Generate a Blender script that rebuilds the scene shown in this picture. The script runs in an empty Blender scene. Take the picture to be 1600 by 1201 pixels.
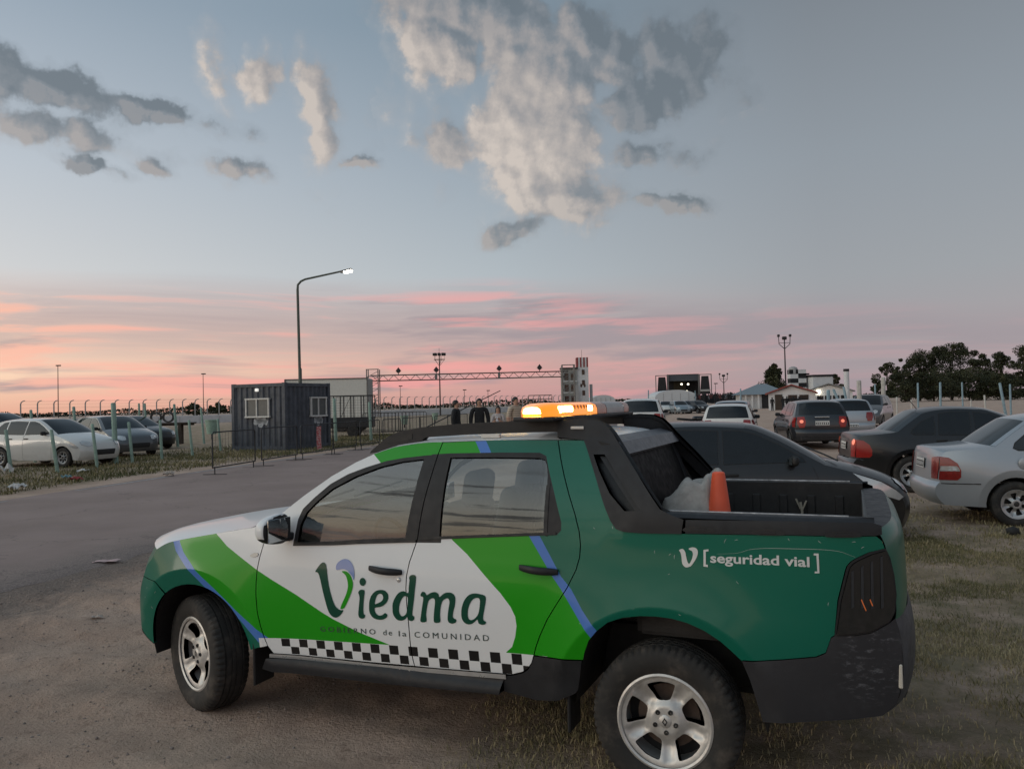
import bpy, bmesh, math, random
import numpy as np
from mathutils import Vector, Matrix
from mathutils.geometry import delaunay_2d_cdt
random.seed(7); RNG = np.random.default_rng(11)
SC = bpy.context.scene; COL = SC.collection
R = math.radians

# ---------------------------------------------------------------- camera
FPX, PITCH, ROLL, CAMH = 1227.3, 0.02451, 0.02284, 1.797     # focal length for a 1600 px wide frame
cd = bpy.data.cameras.new('camera'); CAM = bpy.data.objects.new('camera', cd); COL.objects.link(CAM)
cd.sensor_width = 36.0; cd.lens = FPX / 1600 * 36; cd.clip_start = 0.05; cd.clip_end = 6000
_f = Vector((0, math.cos(PITCH), math.sin(PITCH))); _r = Vector((1, 0, 0)); _u = Vector((0, -math.sin(PITCH), math.cos(PITCH)))
_rt = _r * math.cos(ROLL) - _u * math.sin(ROLL); _up = _r * math.sin(ROLL) + _u * math.cos(ROLL)
CAM.matrix_world = Matrix(((_rt.x, _up.x, -_f.x, 0), (_rt.y, _up.y, -_f.y, 0), (_rt.z, _up.z, -_f.z, CAMH), (0, 0, 0, 1)))
SC.camera = CAM
SC.view_settings.view_transform = 'Standard'; SC.view_settings.look = 'None'
SC.view_settings.gamma = 1.0; SC.view_settings.exposure = 0.0
SC.render.engine = 'CYCLES'; SC.cycles.use_denoising = True
SC.cycles.max_bounces = 6; SC.cycles.diffuse_bounces = 3; SC.cycles.glossy_bounces = 3; SC.cycles.transparent_max_bounces = 24; SC.cycles.caustics_reflective = False; SC.cycles.caustics_refractive = False

# ---------------------------------------------------------------- node helpers
def s2l(c):
    return tuple(((v / 255) / 12.92 if v / 255 <= .04045 else (((v / 255) + .055) / 1.055) ** 2.4) for v in c[:3])
class NT:
    def __init__(s, tree): s.t = tree; s.n = tree.nodes; s.l = tree.links
    def put(s, sock, v):
        if v is None: return
        if isinstance(v, bpy.types.NodeSocket): s.l.new(v, sock)
        elif isinstance(v, (tuple, list)) and len(v) == 3 and sock.type == 'RGBA': sock.default_value = (*v, 1)
        else: sock.default_value = v
    def m(s, op, a, b=None, c=None, clamp=False):
        n = s.n.new('ShaderNodeMath'); n.operation = op; n.use_clamp = clamp
        for i, v in enumerate((a, b, c)): s.put(n.inputs[i], v)
        return n.outputs[0]
    def v(s, op, a, b=None, scale=None):
        n = s.n.new('ShaderNodeVectorMath'); n.operation = op
        s.put(n.inputs[0], a); s.put(n.inputs[1], b)
        if scale is not None: s.put(n.inputs['Scale'], scale)
        return n.outputs['Value'] if op in ('LENGTH', 'DOT_PRODUCT', 'DISTANCE') else n.outputs['Vector']
    def xyz(s, x, y, z):
        n = s.n.new('ShaderNodeCombineXYZ')
        for i, v in enumerate((x, y, z)): s.put(n.inputs[i], v)
        return n.outputs[0]
    def sep(s, v):
        n = s.n.new('ShaderNodeSeparateXYZ'); s.put(n.inputs[0], v); return n.outputs
    def ss(s, a, b, x):                       # smoothstep
        n = s.n.new('ShaderNodeMapRange'); n.interpolation_type = 'SMOOTHSTEP'
        s.put(n.inputs['Value'], x); s.put(n.inputs['From Min'], a); s.put(n.inputs['From Max'], b)
        return n.outputs['Result']
    def lin(s, a, b, x, lo=0., hi=1.):
        n = s.n.new('ShaderNodeMapRange'); s.put(n.inputs['Value'], x); s.put(n.inputs['From Min'], a); s.put(n.inputs['From Max'], b)
        s.put(n.inputs['To Min'], lo); s.put(n.inputs['To Max'], hi); return n.outputs['Result']
    def mix(s, f, a, b, mode='MIX'):
        n = s.n.new('ShaderNodeMix'); n.data_type = 'RGBA'; n.blend_type = mode
        s.put(n.inputs[0], f); s.put(n.inputs[6], a); s.put(n.inputs[7], b); return n.outputs[2]
    def noise(s, vec, scale=5., detail=4., rough=.5, dist=0., out='Fac'):
        n = s.n.new('ShaderNodeTexNoise'); s.put(n.inputs['Vector'], vec); s.put(n.inputs['Scale'], scale)
        s.put(n.inputs['Detail'], detail); s.put(n.inputs['Roughness'], rough); s.put(n.inputs['Distortion'], dist); return n.outputs[out]
    def ramp(s, fac, stops):
        n = s.n.new('ShaderNodeValToRGB'); cr = n.color_ramp
        while len(cr.elements) < len(stops): cr.elements.new(.5)
        for e, (p, c) in zip(cr.elements, sorted(stops)): e.position = p; e.color = (*c, 1)
        s.put(n.inputs[0], fac); return n.outputs[0]
    def mapping(s, vec, loc, rot, sc, typ='TEXTURE'):
        n = s.n.new('ShaderNodeMapping'); n.vector_type = typ; s.put(n.inputs['Vector'], vec)
        n.inputs['Location'].default_value = loc; n.inputs['Rotation'].default_value = rot; n.inputs['Scale'].default_value = sc
        return n.outputs[0]

# ---------------------------------------------------------------- sky: dusk, sunset low on the left behind the viewer
SUN_AZ, SUN_EL = R(-108), R(2.0)              # azimuth from straight ahead, positive to the right
def px2ae(px, py):                            # where a direction of the photograph lies in the sky (azimuth, elevation)
    a, b = px - 800, py - 600.5
    u = a * math.cos(ROLL) - b * math.sin(ROLL); v = a * math.sin(ROLL) + b * math.cos(ROLL)
    d = Vector((u / FPX, 1, -v / FPX)); d = Vector((d.x, d.y * math.cos(PITCH) - d.z * math.sin(PITCH), d.y * math.sin(PITCH) + d.z * math.cos(PITCH))).normalized()
    return math.atan2(d.x, d.y), math.asin(d.z)
# cumulus banks: px centre, px radii, tilt in degrees, thickness, tone (0 dark grey .. 1 sunlit cream)
CLOUDS = [(745, 22, 185, 52, -12, 1.15, .34), (690, 70, 90, 40, -25, .8, .72), (850, 120, 100, 95, 10, 1.2, .62), (838, 225, 108, 100, 0, 1.25, .95), (885, 308, 88, 46, -8, 1.1, .62),
    (905, 60, 62, 62, 0, 1.1, .18), (1075, 92, 92, 62, -18, .95, .05), (1000, 160, 86, 42, 5, 1.15, .0), (960, 95, 55, 50, 0, .9, .15),
    (706, 245, 36, 62, 24, .55, .55), (805, 364, 58, 22, 14, .6, .35), (1015, 240, 72, 20, -12, .6, .12),
    (1040, 318, 66, 13, -6, .6, .2), (645, 60, 34, 92, -16, .42, .9), (75, 132, 118, 30, -16, 1.0, .05), (235, 174, 120, 17, -9, .8, .08),
    (75, 200, 100, 28, -12, .50, .35), (140, 262, 62, 13, -14, .75, .08), (408, 116, 25, 40, -20, .62, .85), (500, 180, 32, 82, 6, .70, .80),
    (330, 112, 18, 58, 12, .36, .85), (372, 268, 72, 13, -14, .36, .4), (560, 262, 28, 9, -6, .5, .4), (240, 258, 36, 10, 0, .3, .3)]
W = bpy.data.worlds.new('World'); SC.world = W; W.use_nodes = True
W.cycles.sampling_method = 'MANUAL'; W.cycles.sample_map_resolution = 1024
w = NT(W.node_tree); w.n.clear()
cg = bpy.data.node_groups.new('cloud_banks', 'ShaderNodeTree')
cg.interface.new_socket('P', in_out='INPUT', socket_type='NodeSocketVector')
cg.interface.new_socket('Field', in_out='OUTPUT', socket_type='NodeSocketFloat'); cg.interface.new_socket('Tone', in_out='OUTPUT', socket_type='NodeSocketFloat')
c = NT(cg); gi = c.n.new('NodeGroupInput'); go = c.n.new('NodeGroupOutput'); P0 = gi.outputs[0]
def n2d(*a, **k):
    o_ = c.noise(*a, **k); o_.node.noise_dimensions = '2D'; return o_
wa = c.v('SUBTRACT', n2d(P0, 11., 5., .62, out='Color'), (.5, .5, .5)); P1 = c.v('MULTIPLY', c.v('ADD', P0, c.v('SCALE', wa, scale=.050)), (1, 1, 0))
field = tone = wsum = None
for (bx, by, ra, rb, rot, th, tn) in CLOUDS:
    a0, e0 = px2ae(bx, by); k = math.cos(math.atan((bx - 800) / FPX)) ** 2
    q = c.mapping(P1, (a0, e0, 0), (0, 0, R(rot) - ROLL * 0 + R(1.3)), (ra / FPX * (k + 1) / 2 * 1.12, rb / FPX * .95 * 1.12, 1))
    f = c.m('MULTIPLY', c.m('SUBTRACT', 1.0, c.v('LENGTH', q)), th)
    pw = c.m('MAXIMUM', c.m('ADD', f, .25), 0.0001); pw = c.m('MULTIPLY', pw, pw)
    field = f if field is None else c.m('SMOOTH_MAX', field, f, .18)
    tone = c.m('MULTIPLY', pw, tn) if tone is None else c.m('MULTIPLY_ADD', pw, tn, tone)
    wsum = pw if wsum is None else c.m('ADD', wsum, pw)
def puff(f, amp):
    v_ = c.n.new('ShaderNodeTexVoronoi'); v_.voronoi_dimensions = '2D'; v_.feature = 'SMOOTH_F1'; v_.inputs['Scale'].default_value = f; v_.inputs['Smoothness'].default_value = .35; c.put(v_.inputs['Vector'], c.v('ADD', P0, c.v('SCALE', wa, scale=.030)))
    return c.m('MULTIPLY', c.m('SUBTRACT', .42, v_.outputs['Distance']), amp)
fb = c.m('SUBTRACT', n2d(P0, 30., 6., .62), .5)
hgt = c.m('ADD', c.m('ADD', field, puff(15., .62)), c.m('ADD', puff(36., .30), c.m('MULTIPLY', fb, .62)))
c.put(go.inputs[0], hgt); c.put(go.inputs[1], c.m('DIVIDE', tone, wsum))
D = w.v('NORMALIZE', w.n.new('ShaderNodeTexCoord').outputs['Generated']); dx, dy, dz = w.sep(D)
el = w.m('ARCSINE', dz); az = w.m('ARCTAN2', dx, dy); AE = w.xyz(az, el, 0.)
hl = w.m('MAXIMUM', w.m('SQRT', w.m('ADD', w.m('MULTIPLY', dx, dx), w.m('MULTIPLY', dy, dy))), .001)
ca = w.m('DIVIDE', w.m('ADD', w.m('MULTIPLY', dx, math.sin(SUN_AZ)), w.m('MULTIPLY', dy, math.cos(SUN_AZ))), hl)    # cosine of the azimuth from the sunset
ef = w.m('DIVIDE', w.m('MAXIMUM', el, 0.), 1.57)
def eramp(stops): return w.ramp(ef, [(e / 1.57, tuple(x * g for x in s2l(cc))) for e, cc, g in stops])
A_sun = w.ramp(ef, [(e / 1.57, c_) for e, c_ in ((0, (.62, .45, .33)), (.06, (.88, .70, .51)), (.18, (1.18, 1.07, .85)), (.36, (1.24, 1.29, 1.20)), (.62, (.84, .98, 1.06)), (1.2, (.46, .56, .64)))])
A_left = eramp([(0, (230, 172, 146), 1), (.045, (250, 214, 184), 1), (.10, (222, 192, 178), 1), (.16, (204, 205, 207), 1), (.27, (186, 194, 203), 1), (.45, (148, 163, 178), 1), (1.2, (120, 142, 160), 1)])
A_mid = eramp([(0, (198, 150, 147), 1), (.05, (202, 158, 153), 1), (.10, (188, 171, 170), 1), (.16, (170, 179, 186), 1), (.30, (148, 161, 173), 1), (.46, (120, 139, 154), 1), (1.2, (106, 128, 146), 1)])
A_right = eramp([(0, (156, 143, 150), 1), (.06, (154, 146, 153), 1), (.14, (146, 150, 157), 1), (.28, (136, 144, 153), 1), (.46, (117, 125, 134), 1), (1.2, (104, 116, 128), 1)])
base = w.mix(w.lin(-.64, -.30, ca), A_right, A_mid); base = w.mix(w.lin(-.30, .31, ca), base, A_left); base = w.mix(w.ss(.30, 1.0, ca), base, A_sun)
glow = w.m('MULTIPLY', w.m('POWER', w.m('MAXIMUM', ca, 0.), 7.), w.m('EXPONENT', w.m('DIVIDE', w.m('MAXIMUM', el, 0.), -.11)))     # the afterglow round the point where the sun has just gone down
base = w.mix(glow, base, (1.9, 1.3, .72))
# long flat streaks lit pink from below (low sky only)
def noise2(vec, scale, detail, rough):
    o_ = w.noise(vec, scale, detail, rough); o_.node.noise_dimensions = '2D'; return o_
sv = w.v('MULTIPLY', D, (1.9, 1.9, 30.)); sv = w.v('ADD', sv, w.v('SCALE', w.noise(D, 2.2, 2., .5, out='Color'), scale=1.5))
n1 = w.noise(sv, 1.0, 5., .55); n2 = w.noise(w.v('ADD', w.v('MULTIPLY', sv, (1.2, 1.2, 1.25)), (7.3, 2.1, 4.)), 1.5, 5., .58)
top = w.mix(w.lin(-.75, -.30, ca), (.105,) * 3, (.172,) * 3); top = w.mix(w.lin(-.30, .35, ca), top, (.150,) * 3)
top = w.m('MULTIPLY_ADD', w.m('SUBTRACT', w.noise(D, 2.4, 1., .5), .5), .07, top)
low = w.ss(top, w.m('SUBTRACT', top, .045), el); low = w.m('MULTIPLY', w.m('MULTIPLY', low, w.ss(-.10, 0., el)), w.ss(.187, .165, el))
mv = w.mix(w.lin(-.8, .3, ca), s2l((146, 138, 148)), s2l((156, 139, 146)))
pk = w.mix(w.lin(-.8, -.1, ca), s2l((208, 150, 158)), s2l((242, 160, 155))); pk = w.mix(w.lin(-.1, .5, ca), pk, s2l((252, 198, 166)))
up = w.ss(.035, .085, el)
cov = w.m('MULTIPLY', w.ss(w.lin(0., 1., up, .50, .37), w.lin(0., 1., up, .64, .54), n1), low)
cov = w.m('MAXIMUM', cov, w.m('MULTIPLY', w.m('MULTIPLY', low, w.ss(.045, .09, el)), w.lin(.3, .65, n2, .60, .10)))
skyL = w.mix(w.m('MULTIPLY', cov, .86), base, mv)
skyL = w.mix(w.m('MULTIPLY', w.m('MULTIPLY', w.ss(.46, .63, n2), low), w.lin(-.64, -.2, ca, .16, .85)), skyL, pk)
# thin torn clouds low in the sky behind the viewer, as the cab windows mirror them
def thin(sky_):
    tv = w.v('ADD', w.v('MULTIPLY', D, (3.4, 3.4, 17.)), w.v('SCALE', w.noise(D, 6., 2., .6, out='Color'), scale=1.0))
    t_ = w.m('MULTIPLY', w.ss(.53, .64, w.noise(tv, 1.5, 6., .62)), w.m('MULTIPLY', w.ss(.05, -.30, dy), w.m('MULTIPLY', w.ss(.04, .10, el), w.ss(.80, .45, el))))
    return w.mix(w.m('MULTIPLY', t_, .85), sky_, s2l((118, 122, 126)))
skyL = thin(skyL); skyB = thin(base)
skyL = w.mix(w.ss(.0, -.03, el), skyL, s2l((70, 62, 60)))
# cumulus (ahead, higher up)
def bank(v_):
    n = w.n.new('ShaderNodeGroup'); n.node_tree = cg; w.put(n.inputs[0], v_); return n.outputs
b0 = bank(AE); b1 = bank(w.v('ADD', AE, (-.010, -.006, 0)))
vis = w.m('MULTIPLY', w.ss(.06, .25, dy), w.ss(.187, .20, el))
dens = w.m('MULTIPLY', w.m('ADD', w.m('MULTIPLY', w.ss(.04, .34, b0[0]), .80), w.m('MULTIPLY', w.ss(-.25, .12, b0[0]), .15)), vis)
lit = w.m('MULTIPLY', w.m('SUBTRACT', b0[0], b1[0]), .95)
tn = w.m('ADD', w.m('MULTIPLY_ADD', b0[1], .80, .04), w.m('MINIMUM', w.m('MAXIMUM', lit, -.30), .28)); tn = w.m('SUBTRACT', tn, w.m('MULTIPLY', w.m('MAXIMUM', w.m('SUBTRACT', b0[0], .7), 0.), .05), clamp=True)
cc = w.ramp(tn, [(0, s2l((96, 106, 115))), (.28, s2l((120, 126, 133))), (.55, s2l((156, 151, 150))), (.8, s2l((184, 174, 167))), (1, s2l((208, 195, 184)))])
skyF = w.mix(w.m('MULTIPLY', dens, .90), base, cc)
def bgd(col):
    n = w.n.new('ShaderNodeBackground'); w.put(n.inputs['Color'], col); n.inputs['Strength'].default_value = 1.0; return n.outputs[0]
def mixs(f, a, b):
    n = w.n.new('ShaderNodeMixShader'); w.put(n.inputs[0], f); w.l.new(a, n.inputs[1]); w.l.new(b, n.inputs[2]); return n.outputs[0]
hi = mixs(w.m('GREATER_THAN', dy, .055), bgd(skyB), bgd(skyF)); allsky = mixs(w.m('GREATER_THAN', el, .187), bgd(skyL), hi)
nis = w.n.new('ShaderNodeTexSky'); nis.sky_type = 'NISHITA'; nis.sun_disc = False; nis.sun_elevation = SUN_EL; nis.sun_rotation = SUN_AZ
bg2 = w.n.new('ShaderNodeBackground'); hs = w.n.new('ShaderNodeHueSaturation'); hs.inputs['Saturation'].default_value = .45; hs.inputs['Value'].default_value = .67; w.put(hs.inputs['Color'], nis.outputs[0]); w.put(bg2.inputs['Color'], hs.outputs[0]); bg2.inputs['Strength'].default_value = 0.05
ad = w.n.new('ShaderNodeAddShader'); w.l.new(allsky, ad.inputs[0]); w.l.new(bg2.outputs[0], ad.inputs[1])
wo = w.n.new('ShaderNodeOutputWorld'); w.l.new(ad.outputs[0], wo.inputs[0])
sl = bpy.data.lights.new('sun', 'SUN'); sl.energy = 0.3; sl.angle = R(16); sl.color = (1, .90, .78)
SUN = bpy.data.objects.new('sun', sl); COL.objects.link(SUN)
_sd = Vector((math.sin(SUN_AZ) * math.cos(R(5)), math.cos(SUN_AZ) * math.cos(R(5)), math.sin(R(5))))
SUN.rotation_euler = _sd.to_track_quat('Z', 'Y').to_euler()

# ================================================================ library: materials
MATS = {}
def mat(name):
    m = bpy.data.materials.new(name); m.use_nodes = True; nt = NT(m.node_tree); b = nt.n['Principled BSDF']; MATS[name] = m; return m, nt, b
def bump(nt, b, h, strength=.3, dist=.01):
    n = nt.n.new('ShaderNodeBump'); n.inputs['Strength'].default_value = strength; n.inputs['Distance'].default_value = dist
    nt.put(n.inputs['Height'], h); nt.l.new(n.outputs[0], b.inputs['Normal'])
def objco(nt): return nt.n.new('ShaderNodeTexCoord').outputs['Object']
def simple(name, col, rough=.5, metal=0., vary=.12, scale=8., coat=0., spec=.5, bmp=0., bscale=60., emit=None, estr=0.):
    """even colour with a little wear: tone drifts with noise, gloss varies"""
    if name in MATS: return MATS[name]
    m, nt, b = mat(name); co = objco(nt)
    n = nt.noise(co, scale, 5., .6)
    b_c = nt.mix(nt.lin(.3, .7, n), tuple(x * (1 - vary) for x in col), tuple(min(1, x * (1 + vary)) for x in col))
    nt.put(b.inputs['Base Color'], b_c); b.inputs['Metallic'].default_value = metal
    nt.put(b.inputs['Roughness'], nt.lin(.3, .7, nt.noise(co, scale * 3.1, 3., .5), max(.02, rough * .85), min(1, rough * 1.15)))
    b.inputs['Coat Weight'].default_value = coat; b.inputs['Coat Roughness'].default_value = .06; b.inputs['Specular IOR Level'].default_value = spec
    if bmp: bump(nt, b, nt.noise(co, bscale, 5., .6), bmp, .004)
    if emit: b.inputs['Emission Color'].default_value = (*emit, 1); b.inputs['Emission Strength'].default_value = estr
    return m
def paint(name, col, metal=0., dust=.16, rough=.34, coat=.8, spec=.5):
    """car paint: clear coat, a film of road dust in patches, more of it low on the body"""
    if name in MATS: return MATS[name]
    m, nt, b = mat(name); co = objco(nt); x, y, z = nt.sep(co)
    n = nt.noise(co, 3.1, 6., .62); f = nt.noise(co, 55., 4., .6)
    splash = nt.m('MULTIPLY', nt.ss(.62, .25, z), nt.ss(.35, .7, nt.noise(co, 7., 5., .65)))
    d = nt.m('ADD', nt.m('MULTIPLY', nt.ss(.42, .75, n), dust * .7), nt.m('MULTIPLY', splash, dust * 2.2), clamp=True)
    d = nt.m('MULTIPLY', d, nt.lin(.2, .8, f, .6, 1.25))
    nt.put(b.inputs['Base Color'], nt.mix(d, col, (.20, .165, .135)))
    nt.put(b.inputs['Roughness'], nt.m('ADD', rough, nt.m('MULTIPLY', d, .6), clamp=True)); b.inputs['Metallic'].default_value = metal
    nt.put(b.inputs['Coat Weight'], nt.m('SUBTRACT', coat, nt.m('MULTIPLY', d, 1.2), clamp=True)); b.inputs['Coat Roughness'].default_value = .09; b.inputs['Specular IOR Level'].default_value = spec
    bump(nt, b, nt.noise(co, 2.2, 2., .5), .05, .02)
    return m
def glass(name, tint=(.50, .54, .53), r0=.11, dirt=.06):
    if name in MATS: return MATS[name]
    m, nt, b = mat(name); nt.n.remove(b)
    ge = nt.n.new('ShaderNodeNewGeometry'); cs = nt.m('ABSOLUTE', nt.v('DOT_PRODUCT', ge.outputs['Normal'], ge.outputs['Incoming']))
    fre = nt.m('MULTIPLY_ADD', nt.m('POWER', nt.m('SUBTRACT', 1., cs, clamp=True), 5.), 1 - r0, r0)
    tr = nt.n.new('ShaderNodeBsdfTransparent'); tr.inputs[0].default_value = (*tint, 1)
    gl = nt.n.new('ShaderNodeBsdfGlossy'); gl.inputs['Roughness'].default_value = .02
    df = nt.n.new('ShaderNodeBsdfDiffuse'); df.inputs[0].default_value = (.45, .42, .38, 1)
    co = objco(nt); m1 = nt.n.new('ShaderNodeMixShader'); nt.put(m1.inputs[0], nt.m('MULTIPLY', nt.ss(.4, .8, nt.noise(co, 5., 6., .6)), dirt)); nt.l.new(tr.outputs[0], m1.inputs[1]); nt.l.new(df.outputs[0], m1.inputs[2])
    m2 = nt.n.new('ShaderNodeMixShader'); nt.put(m2.inputs[0], fre); nt.l.new(m1.outputs[0], m2.inputs[1]); nt.l.new(gl.outputs[0], m2.inputs[2])
    nt.l.new(m2.outputs[0], nt.n['Material Output'].inputs[0]); return m

# ================================================================ library: meshes
def link(o, parent=None):
    COL.objects.link(o)
    if parent is not None: o.parent = parent
    return o
def tag(o, label=None, cat=None, group=None, kind=None):
    if label: o['label'] = label
    if cat: o['category'] = cat
    if group: o['group'] = group
    if kind: o['kind'] = kind
    return o
def empty(name, loc=(0, 0, 0), rz=0., label=None, cat=None, group=None):
    o = bpy.data.objects.new(name, None); o.location = loc; o.rotation_euler = (0, 0, rz); COL.objects.link(o); o.empty_display_size = .2
    return tag(o, label, cat, group)
def copy_tree(o, parent=None):
    c_ = o.copy(); COL.objects.link(c_); c_.parent = parent
    for ch in list(o.children): copy_tree(ch, c_)
    return c_
class MB:
    """collects shapes for ONE mesh object"""
    def __init__(s): s.v = []; s.f = []; s.mi = []
    def add(s, vs, fs, mi=0, M=None):
        k = len(s.v)
        s.v += [tuple(M @ Vector(p)) if M is not None else tuple(p) for p in vs]
        s.f += [tuple(i + k for i in f) for f in fs]; s.mi += [mi] * len(fs); return s
    def box(s, c, sz, rz=0., mi=0, M=None, rot=None):
        hx, hy, hz = sz[0] / 2, sz[1] / 2, sz[2] / 2
        vs = [(x, y, z) for z in (-hz, hz) for y in (-hy, hy) for x in (-hx, hx)]
        m_ = Matrix.Translation(c) @ (rot.to_4x4() if rot is not None else Matrix.Rotation(rz, 4, 'Z'))
        if M is not None: m_ = M @ m_
        return s.add(vs, [(0, 2, 3, 1), (4, 5, 7, 6), (0, 1, 5, 4), (2, 6, 7, 3), (0, 4, 6, 2), (1, 3, 7, 5)], mi, m_)
    def rbox(s, c, sz, r=.01, seg=2, mi=0, rot=None, M=None):
        bm = bmesh.new(); bmesh.ops.create_cube(bm, size=1.)
        for v_ in bm.verts: v_.co = Vector((v_.co.x * sz[0], v_.co.y * sz[1], v_.co.z * sz[2]))
        bmesh.ops.bevel(bm, geom=list(bm.edges), offset=min(r, min(sz) * .49), segments=seg, profile=.5, affect='EDGES')
        m_ = Matrix.Translation(c) @ (rot.to_4x4() if rot is not None else Matrix())
        if M is not None: m_ = M @ m_
        bm.verts.index_update(); s.add([v_.co for v_ in bm.verts], [tuple(q.index for q in f.verts) for f in bm.faces], mi, m_); bm.free(); return s
    def cyl(s, p0, p1, r0, r1=None, n=12, mi=0, cap=True):
        r1 = r0 if r1 is None else r1; p0 = Vector(p0); p1 = Vector(p1); d = (p1 - p0).normalized()
        a = d.orthogonal().normalized(); b_ = d.cross(a)
        vs = [p + (a * math.cos(2 * math.pi * i / n) + b_ * math.sin(2 * math.pi * i / n)) * r for p, r in ((p0, r0), (p1, r1)) for i in range(n)]
        fs = [(i, (i + 1) % n, n + (i + 1) % n, n + i) for i in range(n)]
        if cap: fs += [tuple(range(n - 1, -1, -1)), tuple(range(n, 2 * n))]
        return s.add(vs, fs, mi)
    def tube(s, pts, r, n=8, mi=0, cap=True):
        pts = [Vector(p) for p in pts]; rs = r if isinstance(r, (list, tuple)) else [r] * len(pts); vs = []; a = None
        for i, p in enumerate(pts):
            d = (pts[min(i + 1, len(pts) - 1)] - pts[max(i - 1, 0)]).normalized()
            a = d.orthogonal().normalized() if a is None else (a - d * a.dot(d)).normalized()
            b_ = d.cross(a); vs += [p + (a * math.cos(2 * math.pi * k / n) + b_ * math.sin(2 * math.pi * k / n)) * rs[i] for k in range(n)]
        fs = [(i * n + k, i * n + (k + 1) % n, (i + 1) * n + (k + 1) % n, (i + 1) * n + k) for i in range(len(pts) - 1) for k in range(n)]
        if cap: fs += [tuple(range(n - 1, -1, -1)), tuple(range((len(pts) - 1) * n, len(pts) * n))]
        return s.add(vs, fs, mi)
    def lathe(s, prof, n=32, mi=0, M=None, close=False):
        """profile of (radius, height) turned about the Y axis"""
        vs = [(r * math.cos(2 * math.pi * i / n), h, r * math.sin(2 * math.pi * i / n)) for r, h in prof for i in range(n)]
        k = len(prof); fs = [(j * n + i, (j + 1) % k * n + i, (j + 1) % k * n + (i + 1) % n, j * n + (i + 1) % n) for j in range(k if close else k - 1) for i in range(n)]
        return s.add(vs, fs, mi, M)
    def prism(s, poly, y0, y1, mi=0, M=None):
        """polygon in (x, z) with real thickness along y"""
        n = len(poly); vs = [(x, y0, z) for x, z in poly] + [(x, y1, z) for x, z in poly]
        ar = sum(poly[i][0] * poly[(i + 1) % n][1] - poly[(i + 1) % n][0] * poly[i][1] for i in range(n))
        fs = [(i, (i + 1) % n, n + (i + 1) % n, n + i) for i in range(n)] + [tuple(range(n - 1, -1, -1)), tuple(range(n, 2 * n))]
        if (ar > 0) == (y1 > y0): fs = [f[::-1] for f in fs]
        return s.add(vs, fs, mi, M)
    def grid(s, P, mi=0, flip=False):
        nr, nc = len(P), len(P[0]); vs = [p for row in P for p in row]
        fs = [(i * nc + j, i * nc + j + 1, (i + 1) * nc + j + 1, (i + 1) * nc + j) for i in range(nr - 1) for j in range(nc - 1)]
        return s.add(vs, [f[::-1] for f in fs] if flip else fs, mi)
    def build(s, name, mats, parent=None, smooth=35, loc=None, fix=False):
        me = bpy.data.meshes.new(name); me.from_pydata(s.v, [], s.f)
        for m_ in (mats if isinstance(mats, (list, tuple)) else [mats]): me.materials.append(m_)
        if len(set(s.mi)) > 1: me.polygons.foreach_set('material_index', s.mi)
        if fix:
            bm = bmesh.new(); bm.from_mesh(me); bmesh.ops.recalc_face_normals(bm, faces=bm.faces); bm.to_mesh(me); bm.free()
        if smooth:
            me.polygons.foreach_set('use_smooth', [True] * len(me.polygons)); me.set_sharp_from_angle(angle=R(smooth))
        me.update(); o = bpy.data.objects.new(name, me)
        if loc: o.location = loc
        return link(o, parent)
def resample(pts, step, closed=True):
    out = []; n = len(pts)
    for i in range(n if closed else n - 1):
        a, b_ = pts[i], pts[(i + 1) % n]; L = math.hypot(b_[0] - a[0], b_[1] - a[1]); k = max(1, int(math.ceil(L / step)))
        out += [(a[0] + (b_[0] - a[0]) * j / k, a[1] + (b_[1] - a[1]) * j / k) for j in range(k)]
    if not closed: out.append(tuple(pts[-1]))
    return out
def smoothline(pts, per=6, closed=False):
    """Catmull-Rom through the points"""
    n = len(pts); out = []
    for i in range(n if closed else n - 1):
        g = lambda k: pts[k % n] if closed else pts[min(max(k, 0), n - 1)]
        p0, p1, p2, p3 = (np.array(g(i + k), float) for k in (-1, 0, 1, 2))
        for j in range(per):
            t = j / per; out.append(tuple(.5 * (2 * p1 + (p2 - p0) * t + (2 * p0 - 5 * p1 + 4 * p2 - p3) * t * t + (3 * p1 - p0 - 3 * p2 + p3) * t ** 3)))
    if not closed: out.append(tuple(pts[-1]))
    return out
def inside(poly, P):
    P = np.asarray(P, float); x, y = P[:, 0], P[:, 1]; r = np.zeros(len(P), bool); n = len(poly)
    for i in range(n):
        x0, y0 = poly[i]; x1, y1 = poly[(i + 1) % n]
        if y0 == y1: continue
        c_ = ((y0 > y) != (y1 > y)) & (x < (x1 - x0) * (y - y0) / (y1 - y0) + x0); r ^= c_
    return r
def inset(poly, d):
    n = len(poly); ar = sum(poly[i][0] * poly[(i + 1) % n][1] - poly[(i + 1) % n][0] * poly[i][1] for i in range(n)); sg = 1 if ar > 0 else -1; out = []
    for i in range(n):
        a, b_, c_ = np.array(poly[i - 1]), np.array(poly[i]), np.array(poly[(i + 1) % n])
        e1 = b_ - a; e2 = c_ - b_; e1 = e1 / (np.linalg.norm(e1) + 1e-9); e2 = e2 / (np.linalg.norm(e2) + 1e-9)
        nn = np.array((-e1[1], e1[0])) + np.array((-e2[1], e2[0])); nn = nn / (np.linalg.norm(nn) + 1e-9); out.append(tuple(b_ + nn * d * sg))
    return out
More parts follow.
